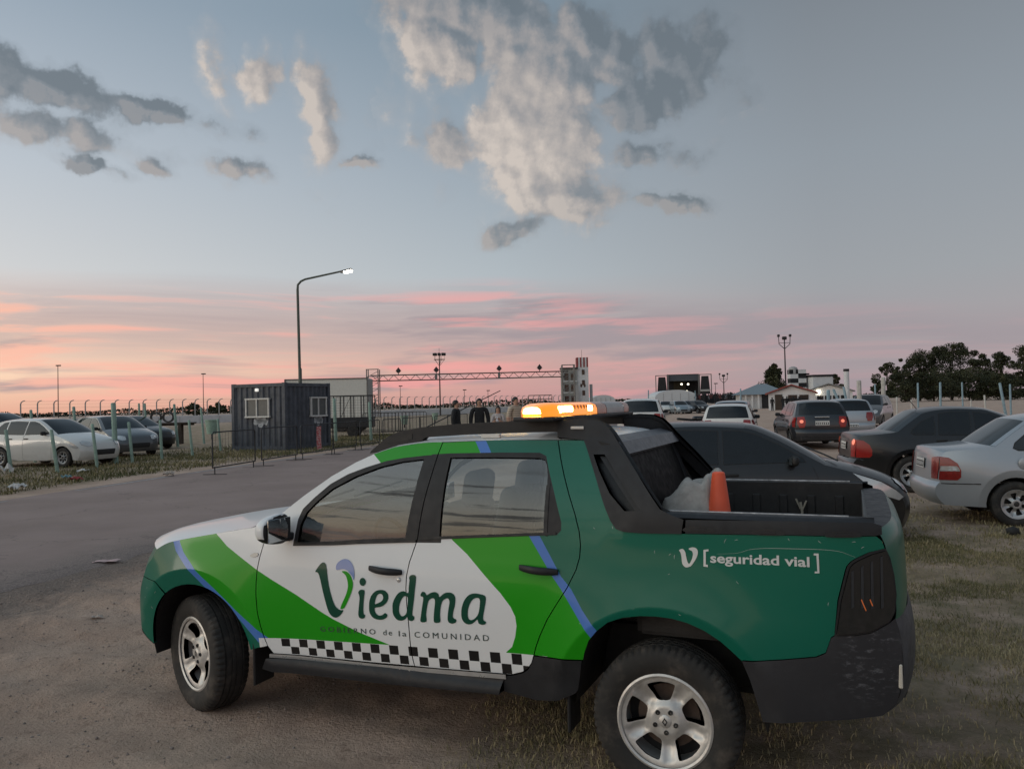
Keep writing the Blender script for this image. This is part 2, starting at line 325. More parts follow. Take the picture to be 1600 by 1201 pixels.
def panel(name, parent, mp, outline, mats, holes=(), regions=(), off=0., grid=.06, step=.03, flange=0., out=(0, 1, 0), creases=()):
    """a sheet cut to an outline in surface coordinates (u, v) and laid on the surface mp(u, v); regions colour faces; flange turns the edges inward"""
    loops = [resample(outline, step)] + [resample(h, step) for h in holes]; pts = []; edges = []
    for lp in loops:
        k = len(pts); pts += lp; edges += [(k + i, k + (i + 1) % len(lp)) for i in range(len(lp))]
    nb = len(pts)
    for poly, _ in regions:
        rp = resample(poly, step); k = len(pts); pts += rp; edges += [(k + i, k + (i + 1) % len(rp)) for i in range(len(rp))]
    for poly in creases:
        rp = resample(poly, step, False); k = len(pts); pts += rp; edges += [(k + i, k + i + 1) for i in range(len(rp) - 1)]
    us = [p[0] for p in loops[0]]; vs_ = [p[1] for p in loops[0]]
    gx = np.arange(min(us) + grid * .5, max(us), grid); gy = np.arange(min(vs_) + grid * .5, max(vs_), grid)
    if len(gx) and len(gy):
        gp = [(a, b_) for a in gx for b_ in gy]; ok = inside(outline, gp); pts += [p for p, q in zip(gp, ok) if q]
    r = delaunay_2d_cdt([Vector(p) for p in pts], edges, [], 0, 1e-6); V2 = np.array([tuple(p) for p in r[0]]); F = [tuple(f) for f in r[2]]
    cen = np.array([V2[list(f)].mean(0) for f in F]); keep = inside(outline, cen)
    for h in holes: keep &= ~inside(h, cen)
    mi = np.zeros(len(F), int)
    for poly, k in regions: mi[inside(poly, cen)] = k
    F = [f for f, q in zip(F, keep) if q]; mi = [int(k) for k, q in zip(mi, keep) if q]
    e = 1e-3; ov = Vector(out); V3 = []; N3 = []
    for a, b_ in V2:
        p = Vector(mp(a, b_)); n_ = (Vector(mp(a + e, b_)) - Vector(mp(a - e, b_))).cross(Vector(mp(a, b_ + e)) - Vector(mp(a, b_ - e)))
        n_ = n_.normalized() if n_.length > 1e-12 else ov
        if n_.dot(ov) < 0: n_ = -n_
        V3.append(p + n_ * off); N3.append(n_)
    if F:
        fl = sum((V3[f[1]] - V3[f[0]]).cross(V3[f[2]] - V3[f[0]]).dot(N3[f[0]]) for f in F) < 0
        if fl: F = [f[::-1] for f in F]
    if flange:
        for lp in loops:
            k = len(V3); n = len(lp)
            for i, (a, b_) in enumerate(lp):
                p = Vector(mp(a, b_)); q = Vector(mp(*lp[(i + 1) % n])); n_ = (Vector(mp(a + e, b_)) - p).cross(Vector(mp(a, b_ + e)) - p).normalized()
                if n_.dot(ov) < 0: n_ = -n_
                t = (q - Vector(mp(*lp[i - 1]))); sd = t.cross(n_).normalized()
                V3 += [p + n_ * off, p + n_ * (off - flange)]; N3 += [sd, sd]
            F += [(k + 2 * i, k + 2 * ((i + 1) % n), k + 2 * ((i + 1) % n) + 1, k + 2 * i + 1) for i in range(n)]; mi += [0] * n
    me = bpy.data.meshes.new(name); me.from_pydata([tuple(p) for p in V3], [], F)
    for m_ in (mats if isinstance(mats, (list, tuple)) else [mats]): me.materials.append(m_)
    me.polygons.foreach_set('material_index', mi); me.polygons.foreach_set('use_smooth', [True] * len(F))
    me.normals_split_custom_set_from_vertices([tuple(n_) for n_ in N3]); me.update()
    return link(bpy.data.objects.new(name, me), parent)
def sm(a, b_, x):
    t = min(1., max(0., (x - a) / (b_ - a))); return t * t * (3 - 2 * t)
def hermite(xs, ys, x):
    n = len(xs)
    if x <= xs[0]: return ys[0] + (x - xs[0]) * (ys[1] - ys[0]) / (xs[1] - xs[0])
    if x >= xs[-1]: return ys[-1] + (x - xs[-1]) * (ys[-1] - ys[-2]) / (xs[-1] - xs[-2])
    i = 0
    while x > xs[i + 1]: i += 1
    def m_(k):
        if k == 0: return (ys[1] - ys[0]) / (xs[1] - xs[0])
        if k == n - 1: return (ys[-1] - ys[-2]) / (xs[-1] - xs[-2])
        return (ys[k + 1] - ys[k - 1]) / (xs[k + 1] - xs[k - 1])
    h = xs[i + 1] - xs[i]; t = (x - xs[i]) / h
    return (2 * t ** 3 - 3 * t * t + 1) * ys[i] + (t ** 3 - 2 * t * t + t) * h * m_(i) + (-2 * t ** 3 + 3 * t * t) * ys[i + 1] + (t ** 3 - t * t) * h * m_(i + 1)
def ribbon(name, parent, S, E, C, mats, n=3., ny=18, lo=-1., hi=1., per=5, smooth=True, dz=0.):
    """skin over the top, front or back of a body: E the edge line (x, z) on the flanks, C the centre line"""
    e_ = smoothline(E, per) if smooth else resample(E, .05, False); c_ = smoothline(C, per) if smooth else None
    ts = [math.sin(math.pi / 2 * (lo + (hi - lo) * j / ny)) if (lo, hi) == (-1., 1.) else lo + (hi - lo) * j / ny for j in range(ny + 1)]
    P = []
    for (ex, ez), (cx, cz) in zip(e_, c_):
        Y = S(ex, ez); row = []
        for t in ts:
            b_ = 1 - abs(t) ** n; row.append((ex + (cx - ex) * b_, t * Y, ez + (cz - ez) * b_ + dz))
        P.append(row)
    mb = MB().grid(P); f = mb.f[len(mb.f) // 2]; a, b2, c2 = (Vector(mb.v[i]) for i in f[:3]); nn = (b2 - a).cross(c2 - a)
    if nn.dot(Vector((a.x - P[len(P) // 2][0][0] * 0 - 1.2, 0, a.z - .6))) < 0: mb.f = [q[::-1] for q in mb.f]
    return mb.build(name, mats, parent, smooth=60)

# ================================================================ the lie of the land (the lot rises a little behind the pickup)
def gz(x, y): return .1 * sm(5.5, 9, y) + .1 * sm(9, 25, y) - .075 * math.exp(-((x - 2.6) ** 2 + (y - 10.) ** 2) / 5.)

# ================================================================ the ground
def vnoise(x, y, seed=0):
    """smooth value noise on arrays"""
    xi, yi = np.floor(x).astype(np.int64), np.floor(y).astype(np.int64); fx, fy = x - xi, y - yi; fx = fx * fx * (3 - 2 * fx); fy = fy * fy * (3 - 2 * fy)
    def hsh(a, b_):
        h_ = (a * 374761393 + b_ * 668265263 + seed * 1442695041) & 0xffffffff; h_ = ((h_ ^ (h_ >> 13)) * 1274126177) & 0xffffffff; return ((h_ ^ (h_ >> 16)) & 0xffff) / 65535.
    return (hsh(xi, yi) * (1 - fx) + hsh(xi + 1, yi) * fx) * (1 - fy) + (hsh(xi, yi + 1) * (1 - fx) + hsh(xi + 1, yi + 1) * fx) * fy
def fbm(x, y, oct_=4, seed=0): return sum(vnoise(x * 2 ** k, y * 2 ** k, seed + k) * .5 ** k for k in range(oct_)) / sum(.5 ** k for k in range(oct_))
RD = np.array((.2632, .9647)); RN = np.array((.9647, -.2632)); R0 = np.array((-9.91, 15.17)); RW = 6.7      # road direction, normal, a point of its far edge, width
def road_s(x, y): return (x - R0[0]) * RN[0] + (y - R0[1]) * RN[1]
ssv = lambda a, b_, x: (lambda t: t * t * (3 - 2 * t))(np.clip((x - a) / (b_ - a), 0, 1))
def gza(x, y): return .1 * ssv(5.5, 9, y) + .1 * ssv(9, 25, y) - .075 * np.exp(-((x - 2.6) ** 2 + (y - 10.) ** 2) / 5.)
def dirt_h(x, y):
    s = road_s(x, y); off = ssv(RW - .1, RW + .5, s) + ssv(.1, -.5, s)
    near = ssv(16, 9, y) * ssv(12, 9, np.abs(x))
    h_ = (fbm(x * 1.7, y * 1.7, 4, 3) - .5) * .045 + (fbm(x * 7, y * 7, 3, 9) - .5) * .040
    rut = np.sin((x * .22 + y * .97) * 9 + 2.5 * fbm(x * .7, y * .7, 2, 5)) * .017 * ssv(-.6, -1.8, x) * ssv(8.8, 7.5, y)     # wheel ruts left of the pickup
    pat = np.ones_like(x)
    for (wx, wy) in WHEELS: pat = pat * (1 - .85 * np.exp(-((x - wx) ** 2 + (y - wy) ** 2) / .12))
    return gza(x, y) + (h_ + rut) * near * off * pat - .012 * off * 0 - .02 * (1 - off)
_ty = math.pi - .4084; WHEELS = [(1.0016 + a * math.cos(_ty) - b_ * math.sin(_ty), 4.4064 + a * math.sin(_ty) + b_ * math.cos(_ty)) for a in (0, 2.8) for b_ in (.77, -.77)]
def spread(lo, hi, d, far, k=1.22):
    a = list(np.arange(lo, hi + d / 2, d)); st = d; b_ = hi
    while b_ < far: st *= k; b_ += st; a.append(b_)
    st = d; b_ = lo; pre = []
    while b_ > -far: st *= k; b_ -= st; pre.append(b_)
    return np.array(pre[::-1] + a)
gx_, gy_ = spread(-6.5, 7.0, .055, 2600), spread(1.4, 9.5, .055, 2600); GX, GY = np.meshgrid(gx_, gy_); GZ = dirt_h(GX, GY)
def dirt_mat():
    m, nt, b = mat('dirt_ground'); co = objco(nt); x, y, z = nt.sep(co)
    n1 = nt.noise(co, .9, 6., .6); n2 = nt.noise(co, 7., 6., .65); n3 = nt.noise(co, 45., 5., .7); n4 = nt.noise(co, .18, 4., .6)
    soil = nt.mix(nt.ss(.35, .7, n1), (.47, .335, .262), (.60, .445, .355)); soil = nt.mix(nt.ss(.50, .8, n2), soil, (.34, .24, .185)); soil = nt.mix(nt.m('MULTIPLY', nt.ss(.55, .72, n3), .6), soil, (.62, .50, .43))
    vo = nt.n.new('ShaderNodeTexVoronoi'); vo.inputs['Scale'].default_value = 28.; nt.put(vo.inputs['Vector'], nt.v('ADD', co, nt.v('SCALE', nt.noise(co, 14., 3., .6, out='Color'), scale=.08)))
    peb = nt.m('MULTIPLY', nt.ss(.33, .12, vo.outputs['Distance']), nt.ss(.55, .68, nt.noise(co, 5., 3., .6)))
    soil = nt.mix(nt.m('MULTIPLY', nt.ss(.44, .30, nt.noise(co, 22., 5., .7)), .55), soil, (.20, .14, .106)); soil = nt.mix(nt.m('MULTIPLY', peb, .55), soil, (.54, .48, .44))
    # dry turf right of the pickup and on the verge beyond the road, broken by bare earth
    s_ = nt.m('ADD', nt.m('MULTIPLY', nt.m('SUBTRACT', x, float(R0[0])), float(RN[0])), nt.m('MULTIPLY', nt.m('SUBTRACT', y, float(R0[1])), float(RN[1])))
    right = nt.m('MULTIPLY', nt.ss(-1.6, .6, nt.m('ADD', nt.m('SUBTRACT', x, nt.m('MULTIPLY', y, .18)), nt.m('MULTIPLY', nt.m('SUBTRACT', n1, .5), 2.6))), nt.ss(15., 10., y))
    band = nt.m('MULTIPLY', nt.ss(RW - .5, RW + .1, s_), nt.ss(RW + 1.3, RW + .35, nt.m('ADD', s_, nt.m('MULTIPLY', nt.m('SUBTRACT', n2, .5), 1.6))))
    soil = nt.mix(nt.m('MULTIPLY', band, .85), soil, nt.mix(nt.ss(.4, .6, n3), (.135, .112, .100), (.26, .215, .19)))      # crushed dark gravel beside the asphalt
    verge = nt.m('MULTIPLY', nt.ss(-.6, -1.6, nt.m('ADD', s_, nt.m('MULTIPLY', nt.m('SUBTRACT', n1, .5), 1.2))), nt.ss(-60., -30., s_))
    t_ = nt.m('MULTIPLY', nt.m('MAXIMUM', right, verge), nt.ss(.30, .62, nt.noise(co, 2.3, 6., .65)))
    turf = nt.mix(nt.ss(.4, .7, n2), (.21, .168, .100), (.34, .275, .175)); turf = nt.mix(nt.ss(.45, .7, n4), turf, (.150, .152, .078))
    nt.put(b.inputs['Base Color'], nt.mix(nt.m('MULTIPLY', t_, .85), soil, turf)); nt.put(b.inputs['Roughness'], .95); b.inputs['Specular IOR Level'].default_value = .2
    bump(nt, b, nt.m('ADD', nt.m('ADD', nt.m('MULTIPLY', n2, .7), nt.m('MULTIPLY', n3, .6)), nt.m('MULTIPLY', peb, .35)), 1., .055); return m
nr, nc = GX.shape; me = bpy.data.meshes.new('ground'); vv = np.stack([GX, GY, GZ], -1).reshape(-1, 3); ii = np.arange(nr * nc).reshape(nr, nc)
me.from_pydata(vv.tolist(), [], np.stack([ii[:-1, :-1], ii[:-1, 1:], ii[1:, 1:], ii[1:, :-1]], -1).reshape(-1, 4).tolist()); me.materials.append(dirt_mat()); me.polygons.foreach_set('use_smooth', [True] * len(me.polygons))
tag(link(bpy.data.objects.new('ground', me)), kind='structure')
def asphalt_mat():
    m, nt, b = mat('asphalt'); co = objco(nt); x, y, z = nt.sep(co)
    n1 = nt.noise(co, .5, 5., .6); n2 = nt.noise(co, 160., 3., .6); n3 = nt.noise(co, 3., 6., .6)
    a = nt.mix(nt.ss(.3, .7, n1), (.256, .190, .170), (.325, .244, .220)); a = nt.mix(nt.m('MULTIPLY', nt.ss(.5, .75, n2), .5), a, (.38, .305, .275)); a = nt.mix(nt.m('MULTIPLY', nt.ss(.5, .8, n3), .5), a, (.30, .225, .185))
    s_ = nt.m('ADD', nt.m('MULTIPLY', nt.m('SUBTRACT', x, float(R0[0])), float(RN[0])), nt.m('MULTIPLY', nt.m('SUBTRACT', y, float(R0[1])), float(RN[1])))
    a = nt.mix(nt.m('MULTIPLY', nt.ss(RW - 1.3, RW - .1, nt.m('ADD', s_, nt.m('MULTIPLY', nt.m('SUBTRACT', n3, .5), 1.5))), .8), a, nt.mix(nt.ss(.4, .6, nt.noise(co, 60., 4., .7)), (.15, .12, .108), (.28, .225, .20)))
    vo = nt.n.new('ShaderNodeTexVoronoi'); vo.feature = 'DISTANCE_TO_EDGE'; nt.put(vo.inputs['Vector'], nt.v('ADD', co, nt.v('SCALE', nt.noise(co, 1.5, 3., .6, out='Color'), scale=1.2))); vo.inputs['Scale'].default_value = .35
    a = nt.mix(nt.m('MULTIPLY', nt.ss(.008, .002, vo.outputs['Distance']), .28), a, (.05, .045, .042))
    nt.put(b.inputs['Base Color'], a); nt.put(b.inputs['Roughness'], .88); b.inputs['Specular IOR Level'].default_value = .3; bump(nt, b, n2, .5, .006); return m
# the road: broken near edge, worn white edge line on the far side
ts = np.concatenate([np.arange(-22, 12, .12), np.arange(12, 130, 1.5)]); P_ = []
for t in ts:
    e0 = RW + .55 * (float(fbm(np.array([t * .8]), np.array([1.5]), 4, 21)[0]) - .5) + .12 * (float(vnoise(np.array([t * 6.]), np.array([.5]), 4)[0]) - .5) + (.5 * sm(-6, -9, t))
    row = []
    for s in np.concatenate([[-.12], np.linspace(.05, .92, 9) * e0, [e0 - .10, e0]]):
        p = R0 + RD * t + RN * s; row.append((p[0], p[1], float(gz(*p)) + .008 + .025 * math.sin(math.pi * min(1, max(0, s / e0))) - (.026 if s == e0 else 0)))
    P_.append(row)
tag(MB().grid(P_, flip=True).build('road', asphalt_mat(), None, 60), kind='structure')
M_line = simple('worn_line_paint', (.34, .32, .31), .8, vary=.35, scale=5.)
for t0, t1 in ((-1.2, .3), (1.7, 4.9), (5.3, 8.1), (8.5, 13.), (14., 19.)):
    P_ = []
    for t in np.arange(t0, t1, .25):
        wv = .055 * (.7 + .6 * float(vnoise(np.array([t * 3.]), np.array([7.]), 8)[0])); row = []
        for s in (.12 - wv, .12 + wv): p = R0 + RD * t + RN * s; row.append((p[0], p[1], float(gz(*p)) + .008 + .025 * math.sin(math.pi * s / RW) + .005))
        P_.append(row)
    tag(MB().grid(P_, flip=True).build('edge_line', M_line, None, 0), kind='structure')
# grass: short dry blades, too many to count
def grass_mat():
    m, nt, b = mat('grass_blades'); at = nt.n.new('ShaderNodeAttribute'); at.attribute_name = 'tint'
    nt.put(b.inputs['Base Color'], nt.ramp(at.outputs['Fac'], [(0, (.085, .092, .040)), (.35, (.175, .158, .078)), (.65, (.34, .282, .16)), (1, (.52, .43, .27))])); nt.put(b.inputs['Roughness'], .8); b.inputs['Specular IOR Level'].default_value = .2
    return m
M_grass = grass_mat()
def grass(name, label, pts, hmin, hmax, w_, green=.5, lean=.9):
    n = len(pts); x, y = pts[:, 0], pts[:, 1]; z = dirt_h(x, y) - .004; a = RNG.uniform(0, 6.283, n); hh = RNG.uniform(hmin, hmax, n) * RNG.uniform(.6, 1.2, n); l = RNG.uniform(.1, lean, n) * hh; b_ = RNG.uniform(0, 6.283, n); ww = w_ * RNG.uniform(.6, 1.3, n)
    v = np.zeros((n, 5, 3)); ca_, sa_ = np.cos(a) * ww, np.sin(a) * ww; lx, ly = np.cos(b_) * l, np.sin(b_) * l
    v[:, 0] = np.stack([x - ca_, y - sa_, z], -1); v[:, 1] = np.stack([x + ca_, y + sa_, z], -1)
    v[:, 2] = np.stack([x + lx * .35 + ca_ * .7, y + ly * .35 + sa_ * .7, z + hh * .6], -1); v[:, 3] = np.stack([x + lx * .35 - ca_ * .7, y + ly * .35 - sa_ * .7, z + hh * .6], -1); v[:, 4] = np.stack([x + lx, y + ly, z + hh * .92], -1)
    k = np.arange(n)[:, None] * 5; q = (k + np.array([[0, 1, 2, 3]])).tolist(); t3 = (k + np.array([[3, 2, 4]])).tolist(); me = bpy.data.meshes.new(name); me.from_pydata(v.reshape(-1, 3).tolist(), [], q + t3); me.materials.append(M_grass)
    tint = np.clip(1 - green + .55 * (fbm(x * .9, y * .9, 3, 31) - .5) * 2 + RNG.normal(0, .22, n), 0, 1); at = me.attributes.new('tint', 'FLOAT', 'POINT'); at.data.foreach_set('value', np.repeat(tint, 5).astype(np.float32))
    return tag(link(bpy.data.objects.new(name, me)), label, 'grass', kind='stuff')
def scatter(n, x0, x1, y0, y1, keep):
    x = RNG.uniform(x0, x1, n); y = RNG.uniform(y0, y1, n); q = (np.abs(x) < y * .72 + .8); x, y = x[q], y[q]; k = keep(x, y) > RNG.uniform(0, 1, len(x)); return np.stack([x[k], y[k]], -1)
def turf(x, y): return ssv(-1.7, .3, x - .18 * y + (fbm(x * .9, y * .9, 4, 41) - .5) * 2.6) * (.10 + .90 * ssv(.42, .60, fbm(x * 1.7, y * 1.7, 4, 77))) * ssv(14.5, 9., y)
fr_ = lambda x, y: np.abs(x) < y * .72 + .6
grass('dry_grass', 'short dry grass and weeds right of the pickup and under its tail', scatter(640000, -1.6, 9.0, 2.0, 9.5, lambda x, y: turf(x, y) * fr_(x, y) * .85), .012, .050, .0026, .36)
grass('distant_dry_grass', 'thin dry grass around the parked cars at the right', scatter(60000, 3, 14, 8.5, 15, lambda x, y: turf(x, y) * fr_(x, y)), .03, .07, .006, .42)
grass('grass_tufts', 'taller straw coloured stalks standing in the dry grass', scatter(5200, -.8, 7.5, 2.2, 8.5, lambda x, y: turf(x, y) * ssv(.5, .65, fbm(x * 1.1, y * 1.1, 3, 5)) * fr_(x, y)), .06, .16, .0018, .2, .7)
grass('verge_grass', 'green grass strip along the far side of the road below the posts', scatter(150000, -26, -5, 14, 45, lambda x, y: ssv(-.7, -1.4, road_s(x, y) + (fbm(x * .8, y * .8, 3, 12) - .5) * 1.0) * ssv(-9, -5, road_s(x, y)) * (.35 + .65 * ssv(.4, .6, fbm(x * .6, y * .6, 3, 6)))), .05, .13, .012, .74)
# stones where the asphalt crumbles, joined: nobody could count them
mb = MB(); bm = bmesh.new(); bmesh.ops.create_icosphere(bm, subdivisions=1, radius=1.); iv = [tuple(v_.co) for v_ in bm.verts]; jf = [tuple(q.index for q in f.verts) for f in bm.faces]; bm.free()
for q in range(5200):
    t = random.uniform(-15, 3.); s = RW + random.gauss(.15, .28) if q % 3 == 0 else RW + random.uniform(.1, 4.6); p = R0 + RD * t + RN * s; r_ = random.uniform(.003, .010) * (1.8 if random.random() < .06 else 1)
    z = float(dirt_h(np.array([p[0]]), np.array([p[1]]))[0]); rz = random.uniform(0, 6.3); e = (random.uniform(.8, 1.4), random.uniform(.7, 1.1), random.uniform(.45, .8))
    mb.add([(p[0] + r_ * (x * e[0] * math.cos(rz) - y * e[1] * math.sin(rz)), p[1] + r_ * (x * e[0] * math.sin(rz) + y * e[1] * math.cos(rz)), z + r_ * (z_ * e[2] + .3)) for x, y, z_ in iv], jf)
tag(mb.build('gravel', simple('gravel_stone', (.26, .215, .19), .9, vary=.5, scale=9.), None, 0), 'loose gravel along the crumbling near edge of the asphalt', 'gravel', kind='stuff')
# litter
def at(px, py, d):
    """world point that lies at forward distance d behind a picture point"""
    a, b_ = px - 800, py - 600.5; u = a * math.cos(ROLL) - b_ * math.sin(ROLL); v = a * math.sin(ROLL) + b_ * math.cos(ROLL)
    D_ = Vector((u / FPX, math.cos(PITCH) + v / FPX * math.sin(PITCH), math.sin(PITCH) - v / FPX * math.cos(PITCH))); return Vector((0, 0, CAMH)) + D_ * (d / D_.y)
def onground(px, py):
    lo, hi = .5, 3000.
    for _ in range(70):
        m_ = (lo * hi) ** .5; p = at(px, py, m_); lo, hi = (m_, hi) if p.z > gz(p.x, p.y) else (lo, m_)
    return at(px, py, lo)
def crumple(name, loc, sz, m_, label, seed):
    rr = random.Random(seed); P_ = []
    for i in range(8):
        row = []
        for j in range(8):
            u, v = i / 7 - .5, j / 7 - .5; row.append((u * sz[0] + rr.uniform(-.04, .04) * sz[0], v * sz[1] + rr.uniform(-.04, .04) * sz[1], .006 + sz[2] * (abs(math.sin(5 * u + seed)) * .5 + abs(math.cos(6 * v + 2 * u + seed)) * .5) * (1 - .6 * (u * u + v * v)) + rr.uniform(0, .15) * sz[2]))
        P_.append(row)
    o = MB().grid(P_).build(name, m_, None, 0, loc=loc); o.rotation_euler = (0, 0, rr.uniform(0, 3)); return tag(o, label, 'litter', 'litter along the road')
M_bag = simple('white_bag', (.55, .54, .52), .5); M_carton = simple('pale_carton', (.42, .36, .31), .7); M_pink = simple('pale_pink_card', (.48, .34, .33), .6); M_redl = simple('red_litter', (.35, .05, .05), .6); M_bluel = simple('blue_litter', (.10, .22, .26), .6)
crumple('plastic_bag', onground(11, 744), (.30, .30, .34), M_bag, 'tall white plastic bag in the verge at the far left', 1); crumple('plastic_bag', onground(27, 766), (.34, .28, .16), M_bag, 'white crumpled bag lying on the road edge at the left', 2)
crumple('blue_wrapper', onground(103, 749), (.28, .2, .12), M_bluel, 'small blue wrapper beside the red one on the verge', 3); crumple('red_wrapper', onground(118, 752), (.34, .18, .12), M_redl, 'small red wrapper on the verge beside the blue one', 4)
crumple('food_carton', onground(264, 744), (.34, .24, .13), M_carton, 'pale carton lying on the white edge line', 5); crumple('card_sheet', onground(166, 878), (.26, .14, .02), M_pink, 'flat pale pink card lying on the asphalt before the pickup', 6)
crumple('paper_scrap', onground(152, 967), (.09, .06, .03), M_carton, 'small paper scrap on the dirt left of the front wheel', 7); crumple('paper_scrap', onground(130, 738), (.3, .2, .1), M_bag, 'pale scrap in the grass beside the white hatchback', 8)
p = onground(1583, 836); o = MB(); o.add([(x * .085 * (1 + .1 * math.sin(5 * y)), y * .07, z * .06 + .05) for x, y, z in iv], jf); tag(o.build('dark_stone', simple('dark_stone', (.02, .02, .02), .8), None, 60, loc=p), 'dark lump lying in the grass before the silver sedan wheel', 'stone')

# ================================================================ the municipal pickup
LV = dict(coat=.36, spec=.18)
M_white = paint('truck_white', (.71, .73, .74), dust=.03, **LV); M_bgreen = paint('truck_bright_green', (.012, .290, .005), dust=.02, **LV); M_dgreen = paint('truck_dark_green', (.003, .120, .078), dust=.02, **LV)
M_blue = paint('truck_blue', (.065, .18, .52), dust=.04, **LV); M_check = paint('truck_check_black', (.010, .010, .011), dust=.06, **LV)
M_plast = simple('black_plastic', (.020, .021, .024), .50, vary=.2, bmp=.15, bscale=180., spec=.3); M_rub = simple('black_rubber', (.014, .014, .015), .62)
M_trim = simple('grey_black_trim', (.024, .024, .026), .55, vary=.12, spec=.3); M_cabin = simple('cabin_dark', (.035, .037, .040), .75)
M_letter = paint('letter_dark_green', (.003, .060, .036), dust=.03, **LV); M_silver = simple('silver_strip', (.55, .56, .56), .3, .6)
M_glass = glass('cab_glass', (.78, .82, .80), .115)
M_alloy = simple('alloy_wheel', (.56, .55, .53), .46, .5, vary=.15, scale=14.); M_lens = simple('smoked_lens', (.012, .012, .014), .06, coat=1.)
def tyre_mat():
    m, nt, b = mat('tyre'); co = objco(nt); n = nt.noise(co, 9., 5., .6)
    nt.put(b.inputs['Base Color'], nt.mix(nt.ss(.45, .75, n), (.020, .019, .018), (.075, .064, .054))); nt.put(b.inputs['Roughness'], .82)
    bump(nt, b, nt.noise(co, 70., 4., .7), .35, .004); return m
M_tyre = tyre_mat()
def scuffed():
    if 'scuffed_bumper_side' in MATS: return MATS['scuffed_bumper_side']
    m, nt, b = mat('scuffed_bumper_side'); co = objco(nt); x, y, z = nt.sep(co)
    st = nt.noise(nt.v('MULTIPLY', co, (14., 14., 34.)), 1.5, 7., .72)
    near = nt.m('SUBTRACT', 1., nt.v('LENGTH', nt.v('DIVIDE', nt.v('SUBTRACT', nt.xyz(x, 0., z), (-.865, 0., .675)), (.16, 1., .19))))
    edge = nt.m('SUBTRACT', 1., nt.v('LENGTH', nt.v('DIVIDE', nt.v('SUBTRACT', nt.xyz(x, 0., z), (-.87, 0., .80)), (.16, 1., .07))))
    k = nt.m('MULTIPLY', nt.ss(.50, .70, st), nt.ss(0., .6, nt.m('MAXIMUM', near, edge))); k = nt.m('ADD', k, nt.m('MULTIPLY', nt.ss(.45, .8, nt.noise(co, 6., 6., .65)), .10), clamp=True)
    nt.put(b.inputs['Base Color'], nt.mix(k, (.020, .021, .026), (.13, .135, .15))); nt.put(b.inputs['Roughness'], .55); bump(nt, b, nt.noise(co, 160., 3., .6), .12, .003); return m
def S_truck(x, z):
    b_ = sm(.0, .5, x); zb = 1.09 * b_ + 1.25 * (1 - b_); yb = .858 * b_ + .866 * (1 - b_)
    if z < zb: y = hermite([.28, .42, .55, .70, .80, .92, zb], [.846, .866, .880, .890, .892, .886, yb], z)
    else: y = yb - (z - zb) * (yb - .690) / (1.6 - zb) + .028 * math.sin(math.pi * min(1, (z - zb) / (1.6 - zb)))
    for wx, wz in ((0., .343), (2.797, .343)):
        r = math.hypot(x - wx, z - wz)
        if z > .3 and .40 < r < .9: y += .030 * ((r - .40) / .13 if r < .53 else max(0, 1 - (r - .53) / .3) ** 2)
    if x > 2.8: y *= 1 - .34 * ((x - 2.8) / .8) ** 2.8
    if x < -.45: y -= .10 * ((-x - .45) / .55) ** 2.6
    return y
TY = math.pi - .4084
TR = empty('pickup_truck', (1.0016, 4.4064, -.0118), TY, 'green and white municipal patrol pickup with amber roof light bar, parked in front', 'pickup truck')
SL = lambda u, v: (u, S_truck(u, v), v)
SR = lambda u, v: (u, -S_truck(u, v), v)
def arc(cx, cz, r, a0, a1, n=16): return [(cx + r * math.cos(R(a0 + (a1 - a0) * i / n)), cz + r * math.sin(R(a0 + (a1 - a0) * i / n))) for i in range(n + 1)]
GAP1 = [(2.279, 1.085), (2.291, 1.029), (2.307, .966), (2.317, .895), (2.319, .823), (2.317, .76), (2.306, .66), (2.285, .581), (2.265, .523), (2.246, .474)]
GAP2 = [(1.210, 1.607), (1.223, 1.551), (1.238, 1.443), (1.259, 1.311), (1.271, 1.214), (1.281, 1.114), (1.296, 1.066), (1.320, .994), (1.333, .922), (1.335, .863), (1.332, .804), (1.328, .738), (1.323, .658), (1.320, .571), (1.313, .504), (1.304, .458)]
GAP3 = [(.548, 1.618), (.521, 1.53), (.493, 1.453), (.457, 1.362), (.417, 1.267), (.392, 1.188), (.383, 1.13), (.386, 1.071), (.403, 1.011), (.446, .925), (.501, .842), (.547, .77), (.587, .689), (.610, .632), (.622, .592), (.636, .551), (.659, .52), (.686, .501), (.749, .479)]
ARF = arc(2.797, .372, .41, 172, 56); ARR = [(.406, .451), (.390, .53), (.372, .597), (.361, .637), (.338, .693), (.296, .743), (.24, .789), (.170, .816), (.089, .830), (.015, .834), (-.057, .831), (-.128, .817), (-.198, .791), (-.266, .752), (-.312, .714), (-.358, .672), (-.388, .596), (-.411, .506), (-.434, .412)]
ETOP = [(2.157, 1.231), (2.044, 1.313), (1.876, 1.425), (1.735, 1.501), (1.631, 1.545), (1.505, 1.584), (1.336, 1.606), (1.210, 1.611)]
g_ = .0028
def sh(pts, dx): return [(x + dx, z) for x, z in pts]
FENDER = [(3.27, .788), (3.22, .86), (3.166, .905), (3.126, .965), (3.038, 1.005), (2.957, 1.026), (2.806, 1.055), (2.65, 1.082), (2.385, 1.126), (2.287, 1.150)] + sh(GAP1, g_) + [(2.32, .455)] + ARF + [(3.097, .780)]
FDOOR = [(2.268, 1.150)] + ETOP + sh(GAP2, g_) + [(1.6, .447), (2.21, .432)] + sh(GAP1, -g_)[::-1]
RDOOR = sh(GAP2, -g_)[::-1] + [(.874, 1.62)] + sh(GAP3, g_) + [(1.10, .463)]
RAILLOW = [(.409, 1.617), (.381, 1.562), (.323, 1.441), (.266, 1.31), (.232, 1.245), (.205, 1.212), (.165, 1.201), (.081, 1.199), (-.103, 1.204), (-.581, 1.217), (-.882, 1.219)]
